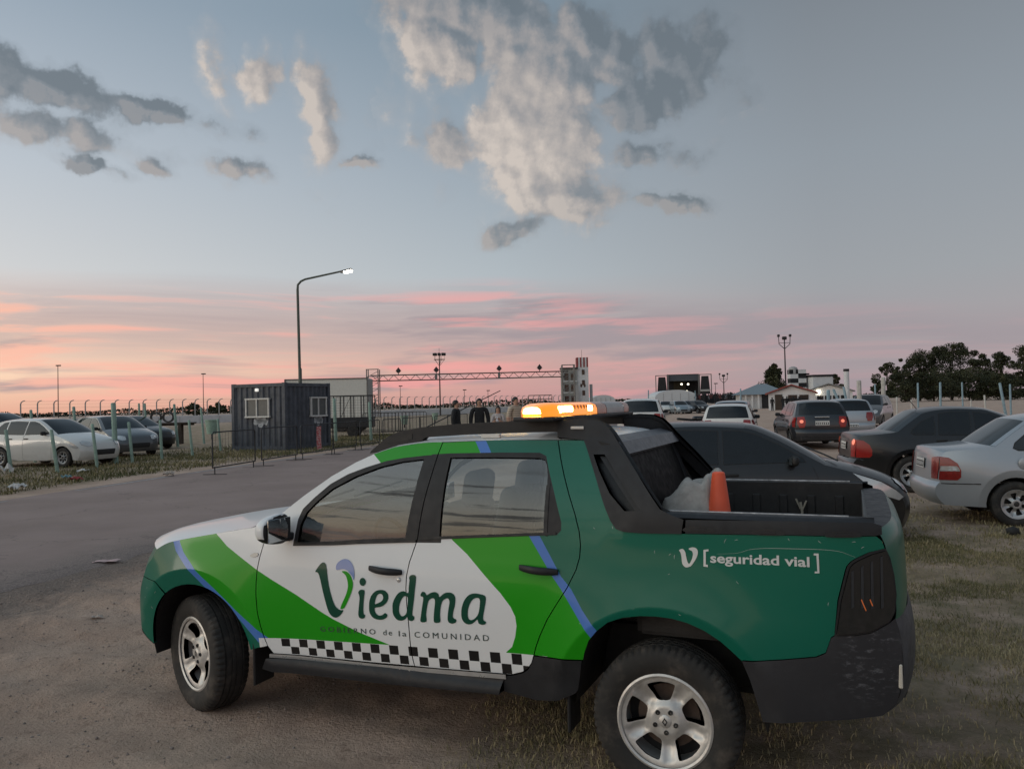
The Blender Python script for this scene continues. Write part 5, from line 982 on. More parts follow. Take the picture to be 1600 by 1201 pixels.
P_black = paint('paint_black', (.004, .005, .007), dust=.03, coat=.45); P_dgrey = paint('paint_dark_grey', (.014, .018, .024), .2, dust=.05); P_silver = paint('paint_silver', (.36, .395, .43), .5, dust=.06, rough=.42)
P_white = paint('paint_white', (.62, .62, .60), dust=.08); P_grey = paint('paint_grey', (.10, .11, .12), .4, dust=.12); P_red = paint('paint_dark_red', (.10, .012, .012)); P_blue = paint('paint_pale_blue', (.20, .26, .30), .3); P_cream = paint('paint_cream', (.55, .54, .50))
n207 = make_car('hatchback_car', 'hatch', (1.60, 10.15), R(-6), P_black, 'dark grey hatchback close behind the pickup bed, hood vents and clear headlamp showing', hw=.84, wb=2.44, fo=.76)
for y0 in (-.36, .22): 
    for q in range(2): MB().rbox((2.62 + .05 * q, y0 + .07, .995 - .018 * q), (.022, .20, .012), .004, 1, rot=Matrix.Rotation(R(14), 3, 'Y')).build('hood_vent', M_rub, n207)
MB().tube([(2.30, -.62, 1.0), (2.22, -.30, 1.06), (2.10, .10, 1.13)], .010, 5).build('wiper', M_rub, n207)
corsa = make_car('sedan_car', 'sedan', (6.52, 10.7), R(-14), P_silver, 'silver sedan with red tail lamps and hubcaps at the right edge', hw=.80, wr=.285, hub=6, wide=.50, glassm=M_cglass2)
MB().lathe([(.001, .002), (.075, .002), (.078, .0)], 24, M=Matrix.Translation((.10, -.815, .80)) @ Matrix.Rotation(math.pi, 4, 'X')).build('fuel_flap', P_silver, corsa, 40)
def on_car(o_, kind, pl, m_, nm, off):          # trim laid on the silver sedan's right flank
    HW_ = .80
    me_ = [ch for ch in o_.children if ch.name.startswith('body_side')][1].data; V_ = np.array([v_.co[:] for v_ in me_.vertices])
    def mp(u, v):
        d_ = (V_[:, 0] - u) ** 2 + (V_[:, 2] - v) ** 2; k_ = np.argsort(d_)[:6]; w_ = 1 / (d_[k_] + 1e-5); return (u, float((V_[k_, 1] * w_).sum() / w_.sum()), v)
    return panel(nm, o_, mp, pl, [m_], off=off, out=(0, -1, 0), grid=.08)
on_car(corsa, 's', [(-.845, .765), (-.66, .765), (-.635, .735), (-.63, .70), (-.855, .70)], simple('lamp_grey', (.30, .30, .30), .15, coat=.6), 'reversing_lamp', .013)
on_car(corsa, 's', [(-.84, .545), (-.40, .545), (-.40, .533), (-.84, .533)], simple('seam_dark', (.012, .012, .013), .6), 'bumper_groove', .006)
MB().rbox((-.05, -.25, 1.03), (.22, .34, .10), .05, 3).build('parcel_shelf_bag', simple('blue_cloth', (.08, .30, .38), .8), corsa)
bora = make_car('sedan_car', 'sedan', (7.0, 14.3), R(-12), P_black, 'black sedan with a lit red tail lamp, between the silver sedan and the grey hatchback', hw=.87, h=1.45, wb=2.51, ro=.98, wr=.31, lit=True)
MB().tube([(.32, 0, 1.41), (.18, 0, 1.60)], .006, 5).build('roof_aerial', M_rub, bora)
p207 = make_car('hatchback_car', 'hatch', (9.45, 24.4), R(80.7), P_dgrey, 'dark grey hatchback seen from behind with lit tail lamps, beside the leaning blue posts', hw=.86, lit=True, h=1.50)
MB().rbox((-.675, 0, .985), (.03, .42, .03), .01, 1).build('chrome_strip', M_silver, p207)
clio = make_car('hatchback_car', 'hatch', (6.68, 24.4), R(72), P_white, 'white hatchback seen from behind with a dark rear window, left of the dark grey one', h=1.44, hw=.82, ro=.68)
make_car('hatchback_car', 'hatch', (9.2, 33.0), R(70), P_blue, 'pale blue car half hidden behind the white hatchback', h=1.52)
make_car('utility_car', 'hatch', (4.85, 29.7), R(78), P_white, 'white tall car with lit red brake lamp behind the light bar', h=1.68, hw=.88, lit=True)
make_car('hatchback_car', 'hatch', (12.6, 29.5), R(78), P_silver, 'silver car mostly hidden behind the rear-facing dark grey hatchback', h=1.50)
make_car('utility_car', 'hatch', (19.3, 42.0), R(-125), P_grey, 'silver grey car standing beyond the fence posts, above the black sedan roof', h=1.66, hw=.90)
fiesta = make_car('hatchback_car', 'hatch', (-15.6, 25.1), R(-18), P_white, 'white hatchback behind the mint green posts at the left', h=1.48, wb=2.49, hubm=simple('hubcap_dull', (.30, .30, .30), .5, .4))
make_car('sedan_car', 'hatch', (-15.9, 30.2), R(-40), P_grey, 'dark grey car behind the white hatchback, nose towards the container', h=1.50, wb=2.60)
make_car('sedan_car', 'sedan', (-17.6, 35.0), R(-30), P_black, 'black car behind the dark grey car at the left', h=1.46)
make_car('utility_car', 'hatch', (-22.6, 33.0), R(-8), P_black, 'black tall car beyond the white hatchback at the left edge', h=1.72, hw=.9)
make_car('hatchback_car', 'hatch', (-18.2, 21.6), R(-22), P_red, 'dark red car cut off by the left edge, beside the white hatchback', h=1.46)
for i, (px_, d, m_, lab) in enumerate([(1037, 95, P_white, 'tiny white car parked left of the white dome tent'), (1056, 92, P_blue, 'tiny pale blue car before the white dome tent'), (1069, 94, P_grey, 'tiny grey car before the white dome tent, between two others'), (1080, 93, P_black, 'tiny black car at the right end of the white dome tent')]):
    make_car('hatchback_car', 'hatch', ((px_ - 800) / FPX * d, d), R(-95 + 8 * i), m_, lab, 'cars parked before the dome tent', h=1.5, detail=0)

# ================================================================ posts, barriers, container, gantry, stage, huts, trees
M_mint = simple('mint_post_paint', (.25, .36, .30), .7, vary=.22, scale=6.); M_bpost = simple('pale_blue_post_paint', (.22, .32, .37), .7, vary=.25, scale=6.); M_wpost = simple('whitewashed_post', (.46, .45, .42), .8, vary=.2, scale=6.)
M_steel = simple('grey_steel', (.16, .16, .16), .5, .5); M_dsteel = simple('dark_steel', (.030, .030, .032), .55, .3); M_galv = simple('pole_paint', (.085, .10, .085), .55, .2); M_conc = simple('pale_concrete', (.34, .34, .34), .85, vary=.12); M_wallw = simple('white_wall', (.60, .61, .62), .8, vary=.1, scale=1.)
def post(tx_, ty_, bx, by, r_, m_, name, label, group):
    b_ = onground(bx, by); t_ = at(tx_, ty_, b_.y); o = MB(); L_ = t_ - b_; b2 = b_ - L_.normalized() * .25
    o.tube([b2 - b_, (0, 0, 0), L_ * .5, L_ * .985, L_], [r_, r_, r_ * .94, r_ * .9, r_ * .6], 8); return tag(o.build(name, m_, None, 40, loc=b_), label, 'post', group)
LP = [(9, 671, 17.5, 737, .05), (48, 640, 55, 722, .05), (80, 671, 90, 738, .05), (115, 635, 121, 712, .06), (144, 662, 152, 730, .05), (177, 629, 181, 724, .085), (201, 659, 207, 723, .05), (226, 630, 230, 700, .055), (217, 630, 219, 684, .07), (250, 656, 253, 718, .05), (272, 631, 278, 698, .065), (295, 656, 301, 713, .05), (314, 636, 319, 693, .06), (340, 654, 345, 704, .05), (522, 622, 525, 690, .08), (577, 628, 580, 688, .07)]
LPL = ['leftmost, before the rear of the white hatchback', 'before the rear door of the white hatchback', 'leaning, before the front door of the white hatchback', 'tall, before the windshield of the white hatchback', 'short, before the nose of the white hatchback', 'thickest of the row, at the white hatchback bumper', 'short, before the dark grey car hood', 'tall, at the dark grey car headlamp', 'far, behind the black car roof', 'short, right of the dark grey car', 'tall, left of the green bin', 'short, nearest the wooden trestle', 'tall, right of the green bin', 'short, beside the container corner', 'thick, right of the dark container', 'at the right end of the black cage trailer']
for q, l in zip(LP, LPL): post(*q, M_mint, 'fence_post', 'mint green fence post ' + l, 'mint green posts along the road')
RP = [(1294, 609, 1296, 690, .07, 0), (1302, 608, 1330, 672, .07, 0), (1318, 604, 1331, 668, .07, 0), (1342, 594, 1344, 668, .13, 1), (1380, 589, 1381, 662, .13, 1), (1367, 600, 1369, 655, .06, 0), (1434, 598, 1435, 652, .07, 0), (1469, 597, 1470, 652, .08, 0), (1503, 597, 1505, 650, .06, 0), (1517, 625, 1518, 652, .06, 1), (1538, 617, 1541, 654, .06, 1), (1401, 620, 1402, 655, .06, 1), (1424, 624, 1425, 656, .06, 1), (1562, 598, 1573, 656, .08, 0), (1578, 600, 1580, 655, .06, 0), (1013, 609, 1014, 648, .07, 0), (1157, 607, 1158, 644, .10, 0), (1086, 610, 1087, 640, .07, 0)]
RPL = ['behind the right tail lamp of the dark grey hatchback', 'leaning hard, left of its leaning twin', 'leaning, right of its leaning twin', 'thick and square, left of its pair', 'thick and square, tallest of the row', 'beside the tall thick post', 'right of the grey car beyond the fence', 'straight, above the black sedan rear window', 'thin, above the black sedan roof', 'short, above the black sedan roof', 'short and leaning, above the silver sedan window', 'short, before the grey car windshield', 'short, right of another before the grey car', 'bent over at the top, near the right edge', 'thin, rightmost of the row', 'thin, behind the white tall car', 'thin, before the crowd', 'thin, at the right end of the white dome tent']
for q, l in zip(RP, RPL): post(*q[:5], M_wpost if q[5] else M_bpost, 'fence_post', ('whitewashed' if q[5] else 'pale blue') + ' fence post ' + l, 'posts along the parking lot')
# wires between the right hand posts
# ---- crowd barriers along the road
def barrier(loc, rz, label, w_=2.25, bar=.0035, nb=13, hgt=1.06):
    b_ = empty('crowd_barrier', loc, rz, label, 'barrier', 'crowd barriers beside the road')
    MB().tube([(0, 0, .18), (0, 0, hgt - .06), (.06, 0, hgt), (w_ - .06, 0, hgt), (w_, 0, hgt - .06), (w_, 0, .18), (0, 0, .18)], .019, 6).build('frame', M_dsteel, b_, 50)
    for x in (.10, w_ - .10): MB().box((x, 0, .012), (.05, .62, .012)).tube([(x, 0, 0), (x, 0, .2)], .015, 6).build('foot', M_dsteel, b_, 40)
    for q in range(nb): MB().cyl((.16 + (w_ - .32) * q / (nb - 1), 0, .18), (.16 + (w_ - .32) * q / (nb - 1), 0, hgt), bar, n=5).build('bar', M_dsteel, b_, 40)
    return b_
bl = ['nearest of the row, left end by the road', 'second from the left, below the container window', 'third from the left, carrying the pink notice', 'fourth from the left, before the container side', 'fifth from the left, past the container', 'sixth from the left, by the cage trailer', 'seventh from the left, before the cage trailer end', 'eighth from the left, right of the cage trailer', 'ninth from the left, towards the gantry leg', 'tenth from the left, just left of the pickup roof', 'eleventh from the left, farthest of the row']
p = Vector((-7.5, 19.6)); dr = Vector((.185, .983)).normalized(); ang = math.atan2(dr.y, dr.x)
for i in range(11):
    q = p + dr * (2.45 * i); barrier((q.x, q.y, gz(q.x, q.y) + .02), ang + R(random.uniform(-3, 3)), 'low steel crowd barrier, ' + bl[i])
for i, (px_, d, l) in enumerate([(592, 44, 'left of three thick-barred ones below the gantry leg'), (620, 45, 'middle of three thick-barred ones below the gantry'), (642, 46, 'right of three thick-barred ones below the gantry')]):
    q = at(px_, 655, d); barrier((q.x - .9, d, .2), R(6), 'dark steel crowd barrier, ' + l, 1.8, .014, 8, 1.25)
q = p + dr * 4.9; nb_ = empty('paper_notice', (q.x + .42, q.y + .42, gz(*q) + .30), ang, 'pink and white printed notice hung on a crowd barrier', 'notice')
def notice_mat():
    m, nt, b = mat('notice_print'); co = objco(nt); n = nt.noise(nt.v('MULTIPLY', co, (4., 1., 14.)), 2., 4., .6); nt.put(b.inputs['Base Color'], nt.mix(nt.ss(.48, .56, n), (.48, .10, .10), (.58, .42, .40))); nt.put(b.inputs['Roughness'], .7); return m
MB().grid([[(x * .34, .028 + .012 * math.sin(6 * x + 3 * z), z * .72) for x in np.linspace(0, 1, 7)] for z in np.linspace(0, 1, 9)]).build('printed_sheet', notice_mat(), nb_, 60)
# ---- dark container office
CA = math.atan2(-.41, .91); co_ = empty('container_office', (-8.75, 30.2, gz(0, 30)), CA, 'dark blue corrugated container office with white framed windows', 'container')
M_cont = simple('container_blue', (.062, .072, .090), .6, vary=.38, scale=2.6); CW, CD, CH = 2.62, 2.75, 2.60
def corr(mb, p0, dx, dy, L_, z0, z1, n):       # trapezoid corrugation
    prof = []; st = L_ / n
    for k in range(n): prof += [(k * st, 0.), (k * st + st * .32, 0.), (k * st + st * .5, -.05), (k * st + st * .82, -.05)]
    prof.append((L_, 0.)); nx, ny = dy, -dx
    mb.grid([[(p0[0] + dx * s + nx * o_, p0[1] + dy * s + ny * o_, z) for s, o_ in prof] for z in (z0, z1)])
for nm, p0, dx, dy, L_, n in (('front_wall', (-CW + .06, 0.), 1, 0, CW - .12, 9), ('side_wall', (0., .06), 0, 1, CD - .12, 10), ('back_wall', (-.06, CD), -1, 0, CW - .12, 9), ('far_wall', (-CW, CD - .06), 0, -1, CD - .12, 10)):
    mb = MB(); corr(mb, p0, dx, dy, L_, .16, CH - .12, n); mb.build(nm, M_cont, co_, 0)
fr_m = MB()
for x, y in ((0, 0), (-CW, 0), (0, CD), (-CW, CD)): MB().box((x + (-.04 if x == 0 else .04), y + (.04 if y == 0 else -.04), CH / 2 + .02), (.14, .14, CH)).build('corner_post', M_cont, co_, 0)
for z, hz in ((.09, .16), (CH - .06, .13)):
    for y in (.03, CD - .03): MB().box((-CW / 2, y, z), (CW - .16, .10, hz)).build('frame_rail', M_cont, co_, 0)
    for x in (-.03, -CW + .03): MB().box((x, CD / 2, z), (.10, CD - .16, hz)).build('frame_rail', M_cont, co_, 0)
MB().box((-CW / 2, CD / 2, CH - .03), (CW - .1, CD - .1, .04)).build('container_roof', M_cont, co_, 0)
M_wf = simple('white_frame', (.58, .58, .56), .5); M_wg = simple('office_glass', (.09, .10, .10), .35, spec=.3)
def slide_window(M_, wd, hg):
    w_ = empty('window'); w_.parent = co_; w_.matrix_local = M_
    for c_, sz in (((0, 0, hg / 2), (wd + .1, .09, .055)), ((0, 0, -hg / 2), (wd + .12, .10, .06)), ((-wd / 2, 0, 0), (.055, .085, hg)), ((wd / 2, 0, 0), (.055, .085, hg)), ((-.03, -.01, 0), (.05, .06, hg))): MB().box(c_, sz).build('frame', M_wf, w_, 0)
    for s_ in (-1, 1): MB().box((s_ * wd / 4 - .01, .012, 0), (wd / 2 - .05, .015, hg - .04)).build('pane', M_wg, w_, 0)
    MB().box((-wd / 4, .10, -.05), (wd * .22, .02, hg * .6)).build('inner_paper', simple('paper_grey', (.40, .42, .38), .8), w_, 0)
slide_window(Matrix.Translation((-1.32, -.03, 1.66)), 1.12, .70); slide_window(Matrix.Translation((.03, 2.0, 1.66)) @ Matrix.Rotation(R(90), 4, 'Z'), .95, .74)
M_spray = simple('white_spray', (.36, .38, .40), .9, vary=.35, scale=14.)
def spray(M_, k):
    for (x, z, r_) in ((-.22, 0, .13), (-.05, .10, .17), (.16, .06, .16), (.28, -.03, .11), (.02, -.05, .18), (.10, .20, .08)):
        MB().add([tuple(M_ @ Vector((x * k + r_ * k * math.cos(a) * (1 + .2 * math.sin(3 * a + x * 20)), 0, z + r_ * math.sin(a)))) for a in np.linspace(0, 6.283, 15)[:-1]], [tuple(range(14))]).build('spray_mark', M_spray, co_, 0)
spray(Matrix.Translation((-1.22, -.0045, 1.12)), 1.); spray(Matrix.Translation((.0045, 2.0, 1.12)) @ Matrix.Rotation(R(90), 4, 'Z'), .8)
MB().rbox((-1.32, -.06, 2.36), (.16, .08, .12), .02, 1).build('wall_lamp', simple('lamp_white', (.7, .7, .68), .4, emit=(1, .97, .9), estr=.6), co_)
# ---- cream box trailer and black cage trailer behind it
bt = empty('box_trailer', (-14.9, 51.5, .2), R(2), 'cream box trailer behind the dark container', 'trailer')
MB().rbox((2.7, 1.2, 2.15), (5.4, 2.4, 2.75), .04, 1).build('cargo_box', simple('cream_panel', (.60, .60, .56), .6, vary=.06), bt, 30)
for x in (.02, 5.38): MB().box((x, -.015, 2.15), (.09, .05, 2.76)).build('corner_trim', M_steel, bt, 0)
MB().box((2.7, -.015, 3.50), (5.4, .05, .08)).build('roof_trim', M_steel, bt, 0)
for q in range(6): MB().box((5.415, .25 + .38 * q, 2.15), (.03, .05, 2.6)).build('rear_rib', M_conc, bt, 0)
MB().box((2.7, 1.2, .65), (5.2, 2.2, .25)).build('chassis', M_dsteel, bt, 0)
for x in (3.6, 4.6):
    for y in (.15, 2.25): MB().lathe([(.001, -.12), (.46, -.12), (.48, 0), (.46, .12), (.001, .12)], 20, M=Matrix.Translation((x, y, .48))).build('wheel', M_tyre, bt, 40)
cg_ = empty('cage_trailer', (-9.75, 42.0, .2), R(4), 'black steel cage trailer between the container and the gantry leg', 'trailer')
MB().rbox((1.1, .6, .75), (2.3, 1.3, .5), .04, 1).build('trailer_body', M_dsteel, cg_)
for x in (0, .55, 1.1, 1.65, 2.25): MB().box((x, 0, 1.6), (.05, .05, 1.25)).build('upright', M_dsteel, cg_, 0); MB().box((x, 1.2, 1.6), (.05, .05, 1.25)).build('upright', M_dsteel, cg_, 0)
for z in (1.03, 2.22):
    for y in (0, 1.2): MB().box((1.12, y, z), (2.3, .055, .055)).build('rail', M_dsteel, cg_, 0)
for q in range(16): MB().cyl((.07 + .14 * q, 0, 1.03), (.07 + .14 * q, 0, 2.2), .007, n=4).build('mesh_wire', M_dsteel, cg_, 0)
for q in range(8): MB().cyl((0, 0, 1.15 + .14 * q), (2.25, 0, 1.15 + .14 * q), .007, n=4).build('mesh_wire', M_dsteel, cg_, 0)
MB().tube([(.55, .02, 1.05), (1.1, .02, 2.2)], .014, 4).build('brace', M_dsteel, cg_, 0)
for y in (-.1, 1.3): MB().lathe([(.001, -.1), (.30, -.1), (.32, 0), (.30, .1), (.001, .1)], 20, M=Matrix.Translation((1.2, y, .32))).build('wheel', M_tyre, cg_, 40)
# ---- street lamp, lit
lp_ = at(469, 590, 40.); lm = empty('street_lamp', (lp_.x, 40., gz(0, 40)), 0, 'tall street lamp with a lit head on a curved arm above the container', 'street lamp')
tp = at(466, 442, 40.).z - .2; ax_ = at(533, 424, 39.5)
MB().tube([(0, 0, 0), (0, 0, tp * .45), (-.02, 0, tp * .46), (-.06, 0, tp - .35)], [.095, .09, .072, .065], 10).tube([(-.06, 0, tp - .36), (-.04, 0, tp - .1), (.12, 0, tp + .08), (.35, -.05, tp + .17), (ax_.x - lp_.x, -.5, ax_.z - .2)], [.062, .058, .055, .052, .045], 10).build('pole', M_galv, lm, 50)
hd = (ax_.x - lp_.x + .25, -.5, ax_.z - .17); MB().rbox(hd, (.62, .26, .12), .05, 2, rot=Matrix.Rotation(R(-12), 3, 'Y')).build('lamp_head', M_steel, lm)
MB().rbox((hd[0] + .10, hd[1] - .03, hd[2] - .055), (.42, .25, .10), .04, 2, rot=Matrix.Rotation(R(-12), 3, 'Y')).build('lamp_glass', simple('lamp_lit', (1, 1, 1), .3, emit=(1., .93, .78), estr=22.), lm)
# ---- slim light poles and floodlight towers
def pole(name, px_, ty_, d, r_, label, head='flat', group=None):
    b_ = at(px_, 640, d); t_ = at(px_ - (640 - ty_) * .02, ty_, d); o = empty(name, (b_.x, d, .2), 0, label, 'light pole', group); H_ = t_.z - .2
    MB().tube([(0, 0, -.2), (0, 0, H_)], [r_, r_ * .6], 6).build('pole', M_dsteel, o, 50)
    if head == 'flat': MB().rbox((.1, 0, H_), (.9, .4, .22), .06, 1).build('lamp_head', M_dsteel, o)
    elif head == 'basket':
        for k in range(8): a = k * math.pi / 4; MB().rbox((.9 * math.cos(a) * .9, .5 * math.sin(a), H_ + .25), (.42, .3, .42), .05, 1).build('floodlight', M_dsteel, o)
        MB().lathe([(.82, -.05), (.86, -.05), (.86, .02), (.82, .02)], 16, M=Matrix.Translation((0, 0, H_ - .55)) @ Matrix.Rotation(R(90), 4, 'X'), close=True).build('platform_ring', M_dsteel, o, 40)
        for k in range(5): a = k * math.pi * .4; MB().cyl((0, 0, H_ - 1.6), (.84 * math.cos(a), .84 * math.sin(a), H_ - .55), .03, n=4).build('bracket', M_dsteel, o, 0); MB().cyl((.84 * math.cos(a), .84 * math.sin(a), H_ - .55), (.84 * math.cos(a), .84 * math.sin(a), H_ + .1), .025, n=4).build('bracket', M_dsteel, o, 0)
        MB().cyl((0, 0, H_), (0, 0, H_ + 1.2), .03, n=4).build('aerial', M_dsteel, o, 0)
    else:
        for s_ in (-1, 1): MB().tube([(0, 0, H_ - 1.6), (s_ * .75, 0, H_ - .9), (s_ * .8, 0, H_ + .1)], .05, 5).build('fork_arm', M_dsteel, o, 40); MB().rbox((s_ * .8, 0, H_ + .25), (.3, .35, .35), .05, 1).build('floodlight', M_dsteel, o)
        MB().rbox((0, 0, H_ - .1), (.6, .4, .45), .08, 1).build('floodlight', M_dsteel, o); MB().box((0, 0, H_ - .75), (1.6, .06, .06)).build('cross_arm', M_dsteel, o, 0)
pole('light_pole', 91, 571, 150., .10, 'slim dark light pole at the far left, above the white hatchback'); pole('light_pole', 318, 584, 165., .10, 'slim dark light pole left of the container'); pole('light_pole', 626, 603, 190., .09, 'faint slim light pole below the gantry left end'); pole('light_pole', 726, 609, 190., .09, 'faint slim light pole between floodlight tower and gantry lamps', 'flat'); pole('light_pole', 763, 610, 200., .09, 'faint slim light pole above the two men in black')
pole('floodlight_tower', 688, 556, 122., .13, 'floodlight tower with a ring of lamps behind the gantry', 'basket'); pole('floodlight_tower', 1229, 527, 108., .12, 'tall floodlight tower with forked head above the red roofed hut', 'fork'); pole('light_pole', 1132, 586, 160., .12, 'short floodlight pole right of the stage', 'fork'); pole('light_pole', 1119, 599, 190., .08, 'thin street light between stage and floodlight pole', 'flat')
# ---- start gantry over the track
gd = 117.; A_ = at(583, 640, gd); B_ = at(889, 640, gd); zt_, zl = at(700, 584, gd).z, at(700, 592.5, gd).z
ga = empty('start_gantry', (A_.x, gd, .2), 0, 'long lattice truss gantry spanning the track on two legs', 'gantry'); GL = B_.x - A_.x; M_trs = simple('truss_steel', (.10, .085, .08), .6, .3); zt_ -= .2; zl -= .2; slope = .0
for y in (-.4, .4):
    for z in (zt_, zl): MB().cyl((-.3, y, z), (GL, y, z), .075, n=5).build('chord', M_trs, ga, 40)
n = 36
for k in range(n):
    x0, x1 = GL * k / n, GL * (k + 1) / n
    MB().cyl((x0, -.4, zl if k % 2 else zt_), (x1, -.4, zt_ if k % 2 else zl), .045, n=4).build('lattice_bar', M_trs, ga, 0)
for x, wd in ((-.75, 1.7), (GL - .9, 1.8)):
    for dx in (0, wd):
        for y in (-.7, .7): MB().cyl((x + dx, y, 0), (x + dx, y, zt_ + .9), .09, n=5).build('leg_post', M_steel, ga, 40)
    for k in range(8):
        z0 = (zt_ + .6) * k / 8; MB().cyl((x, -.7, z0), (x + wd, -.7, z0 + (zt_ + .6) / 8), .05, n=4).build('leg_brace', M_steel, ga, 0); MB().box((x + wd / 2, -.7, z0), (wd, .07, .07)).build('leg_rung', M_steel, ga, 0)
    MB().box((x + wd / 2, -.7, zt_ + .9), (wd + .2, .12, .12)).build('leg_rung', M_steel, ga, 0)
for px_, py_ in ((623, 585), (682, 582), (780, 579), (843, 577)):
    q = at(px_, py_, gd); lx = q.x - A_.x; g2 = MB(); g2.lathe([(.001, -.12), (.30, -.12), (.34, 0), (.30, .12), (.001, .12)], 14, M=Matrix.Translation((lx, -.3, zt_ + .62))); g2.build('signal_disc', M_dsteel, ga, 40)
    MB().add([(lx - .45, -.3, zt_ + .55), (lx + .45, -.3, zt_ + .55), (lx, -.3, zt_ + 1.15), (lx - .45, -.2, zt_ + .55), (lx + .45, -.2, zt_ + .55), (lx, -.2, zt_ + 1.15)], [(0, 1, 2), (5, 4, 3), (0, 3, 4, 1), (1, 4, 5, 2), (2, 5, 3, 0)]).build('signal_hood', M_dsteel, ga, 0)
    MB().cyl((lx, -.3, zt_), (lx, -.3, zt_ + .4), .06, n=5).build('signal_bracket', M_dsteel, ga, 0)
for px_ in (682, 780): q = at(px_, 590, gd); MB().rbox((q.x - A_.x, -.62, (zt_ + zl) / 2 - .05), (.36, .25, .85), .04, 1).build('signal_box', M_steel, ga)
# ---- control tower
td = 128.; T0 = at(879, 640, td); ct = empty('control_tower', (T0.x, td, .2), 0, 'white control tower with red and white striped top beside a grey block', 'tower')
w1 = (903 - 879) / FPX * td; w2 = (921 - 903) / FPX * td; h1 = at(890, 576, td).z - .2; h2 = at(911, 558, td).z - .2
MB().box((w1 / 2, 1.6, h1 / 2), (w1, 3., h1)).build('grey_block', simple('block_grey', (.26, .27, .26), .8), ct, 0); MB().box((w1 / 2, 1.5, h1 + .1), (w1 + .3, 3.3, .22)).build('block_roof', M_dsteel, ct, 0)
for k in range(3):
    for q in range(2): MB().box((w1 * (.3 + .42 * q), .08, h1 * (.30 + .26 * k)), (w1 * .26, .10, h1 * .15)).build('window', M_cglass, ct, 0)
    MB().box((w1 / 2, .05, h1 * (.19 + .26 * k)), (w1, .12, .14)).build('floor_band', M_wallw, ct, 0)
MB().box((w1 + w2 / 2, 1.4, (h2 - 1.6) / 2), (w2, 2.2, h2 - 1.6)).build('tower_shaft', M_wallw, ct, 0); M_rs = simple('stripe_red', (.26, .05, .05), .7)
for k in range(7): MB().box((w1 + w2 * (k + .5) / 7, 1.4, h2 - .8), (w2 / 7 - .01, 2.25, 1.6)).build('stripe', M_rs if k % 2 == 0 else M_wallw, ct, 0)
for k in range(3): MB().box((w1 + w2 * .55, .28, h2 - 2.4 - 1.7 * k), (w2 * .24, .08, .8)).build('window', M_cglass, ct, 0)
for dx, ch in ((0, 1), (.55, -1)):
    MB().add([(w1 + w2 * .62 + dx * 1 + .17 * math.cos(a) - .5, .27, h2 - 4.6 + .3 * math.sin(a)) for a in np.linspace(0, 6.28, 11)[:-1]], [tuple(range(10))]).build('painted_numeral', M_cglass, ct, 0)
MB().cyl((w1 + w2 * .5, 1.4, h2), (w1 + w2 * .5, 1.4, h2 + 1.3), .03, n=4).build('aerial', M_dsteel, ct, 0)
MB().box((w1 + w2 + .45, 1., 2.2), (.45, .45, 4.6)).build('pillar', M_conc, ct, 0); MB().box((w1 * .95, -.6, 2.2), (.5, .4, 4.4)).build('pillar', M_conc, ct, 0)
# ---- low white track wall and the tall fence with bent tops behind it
W0, W1 = at(-30, 655, 84.), at(900, 640, 168.)
wl = empty('track_wall', (W0.x, W0.y, .2), math.atan2(W1.y - W0.y, W1.x - W0.x), 'low white concrete wall along the far side of the track', 'wall'); WL = math.hypot(W1.x - W0.x, W1.y - W0.y)
for k in range(40): MB().rbox((WL * (k + .5) / 40, 0, .5), (WL / 40 - .05, .35, 1.05 + random.uniform(-.03, .03)), .03, 1).build('wall_block', M_wallw, wl)
fe = empty('track_fence', (W0.x - 2, W0.y + 10, .2), math.atan2(W1.y - W0.y, W1.x - W0.x), 'tall wire fence with bent concrete posts behind the white wall', 'fence')
for k in range(62):
    x = WL * k / 60; hh = 2.9
    MB().tube([(x, 0, 0), (x, 0, hh), (x + .05, -.12, hh + .22), (x + .18, -.35, hh + .36), (x + .32, -.5, hh + .38)], [.09, .08, .07, .06, .05], 5).build('bent_post', M_conc, fe, 50)
for z in (.6, 1.2, 1.8, 2.4, 2.85): MB().cyl((0, 0, z), (WL * 61 / 60, 0, z), .010, n=4).build('fence_wire', M_steel, fe, 0)
for z, y in ((3.15, -.15), (3.26, -.4)): MB().cyl((.1, y, z), (WL * 61 / 60, y, z), .010, n=4).build('fence_wire', M_steel, fe, 0)
# ---- bins, trestle
M_bin = simple('green_bin', (.06, .20, .13), .6)
def bin_(px_, py_, label, k=1., d=None):
    p = onground(px_, py_); b_ = empty('litter_bin', p, 0, label, 'bin'); MB().lathe([(.20 * k, .0), (.22 * k, .02), (.30 * k, .62 * k), (.33 * k, .64 * k), (.33 * k, .70 * k), (.28 * k, .70 * k), (.19 * k, .05)], 16, M=Matrix.Translation((0, 0, .25 * k)) @ Matrix.Rotation(R(90), 4, 'X')).build('drum', M_mint, b_, 40); MB().cyl((0, 0, 0), (0, 0, .3 * k), .05, n=6).build('stand', M_dsteel, b_, 0)
bin_(331, 686, 'mint green litter bin between posts left of the container', 1.15); bin_(680, 660, 'dark green litter bin on the lot behind the men in black', .95); bin_(632, 668, 'mint green litter bin right of the gantry leg', .95)
p = onground(262, 694); tb = empty('wooden_trestle', p, R(8), 'dark wooden trestle table behind the mint green posts', 'trestle'); M_dw = simple('dark_wood', (.045, .032, .024), .8)
MB().box((.0, 0, 1.02), (2.6, .5, .07)).build('table_top', M_dw, tb, 0); MB().box((0, 0, .95), (2.5, .06, .08)).build('rail', M_dw, tb, 0)
for x in (-.62, .62):
    for y in (-.2, .2): MB().box((x, y, .5), (.14, .08, 1.0)).build('leg', M_dw, tb, 0)
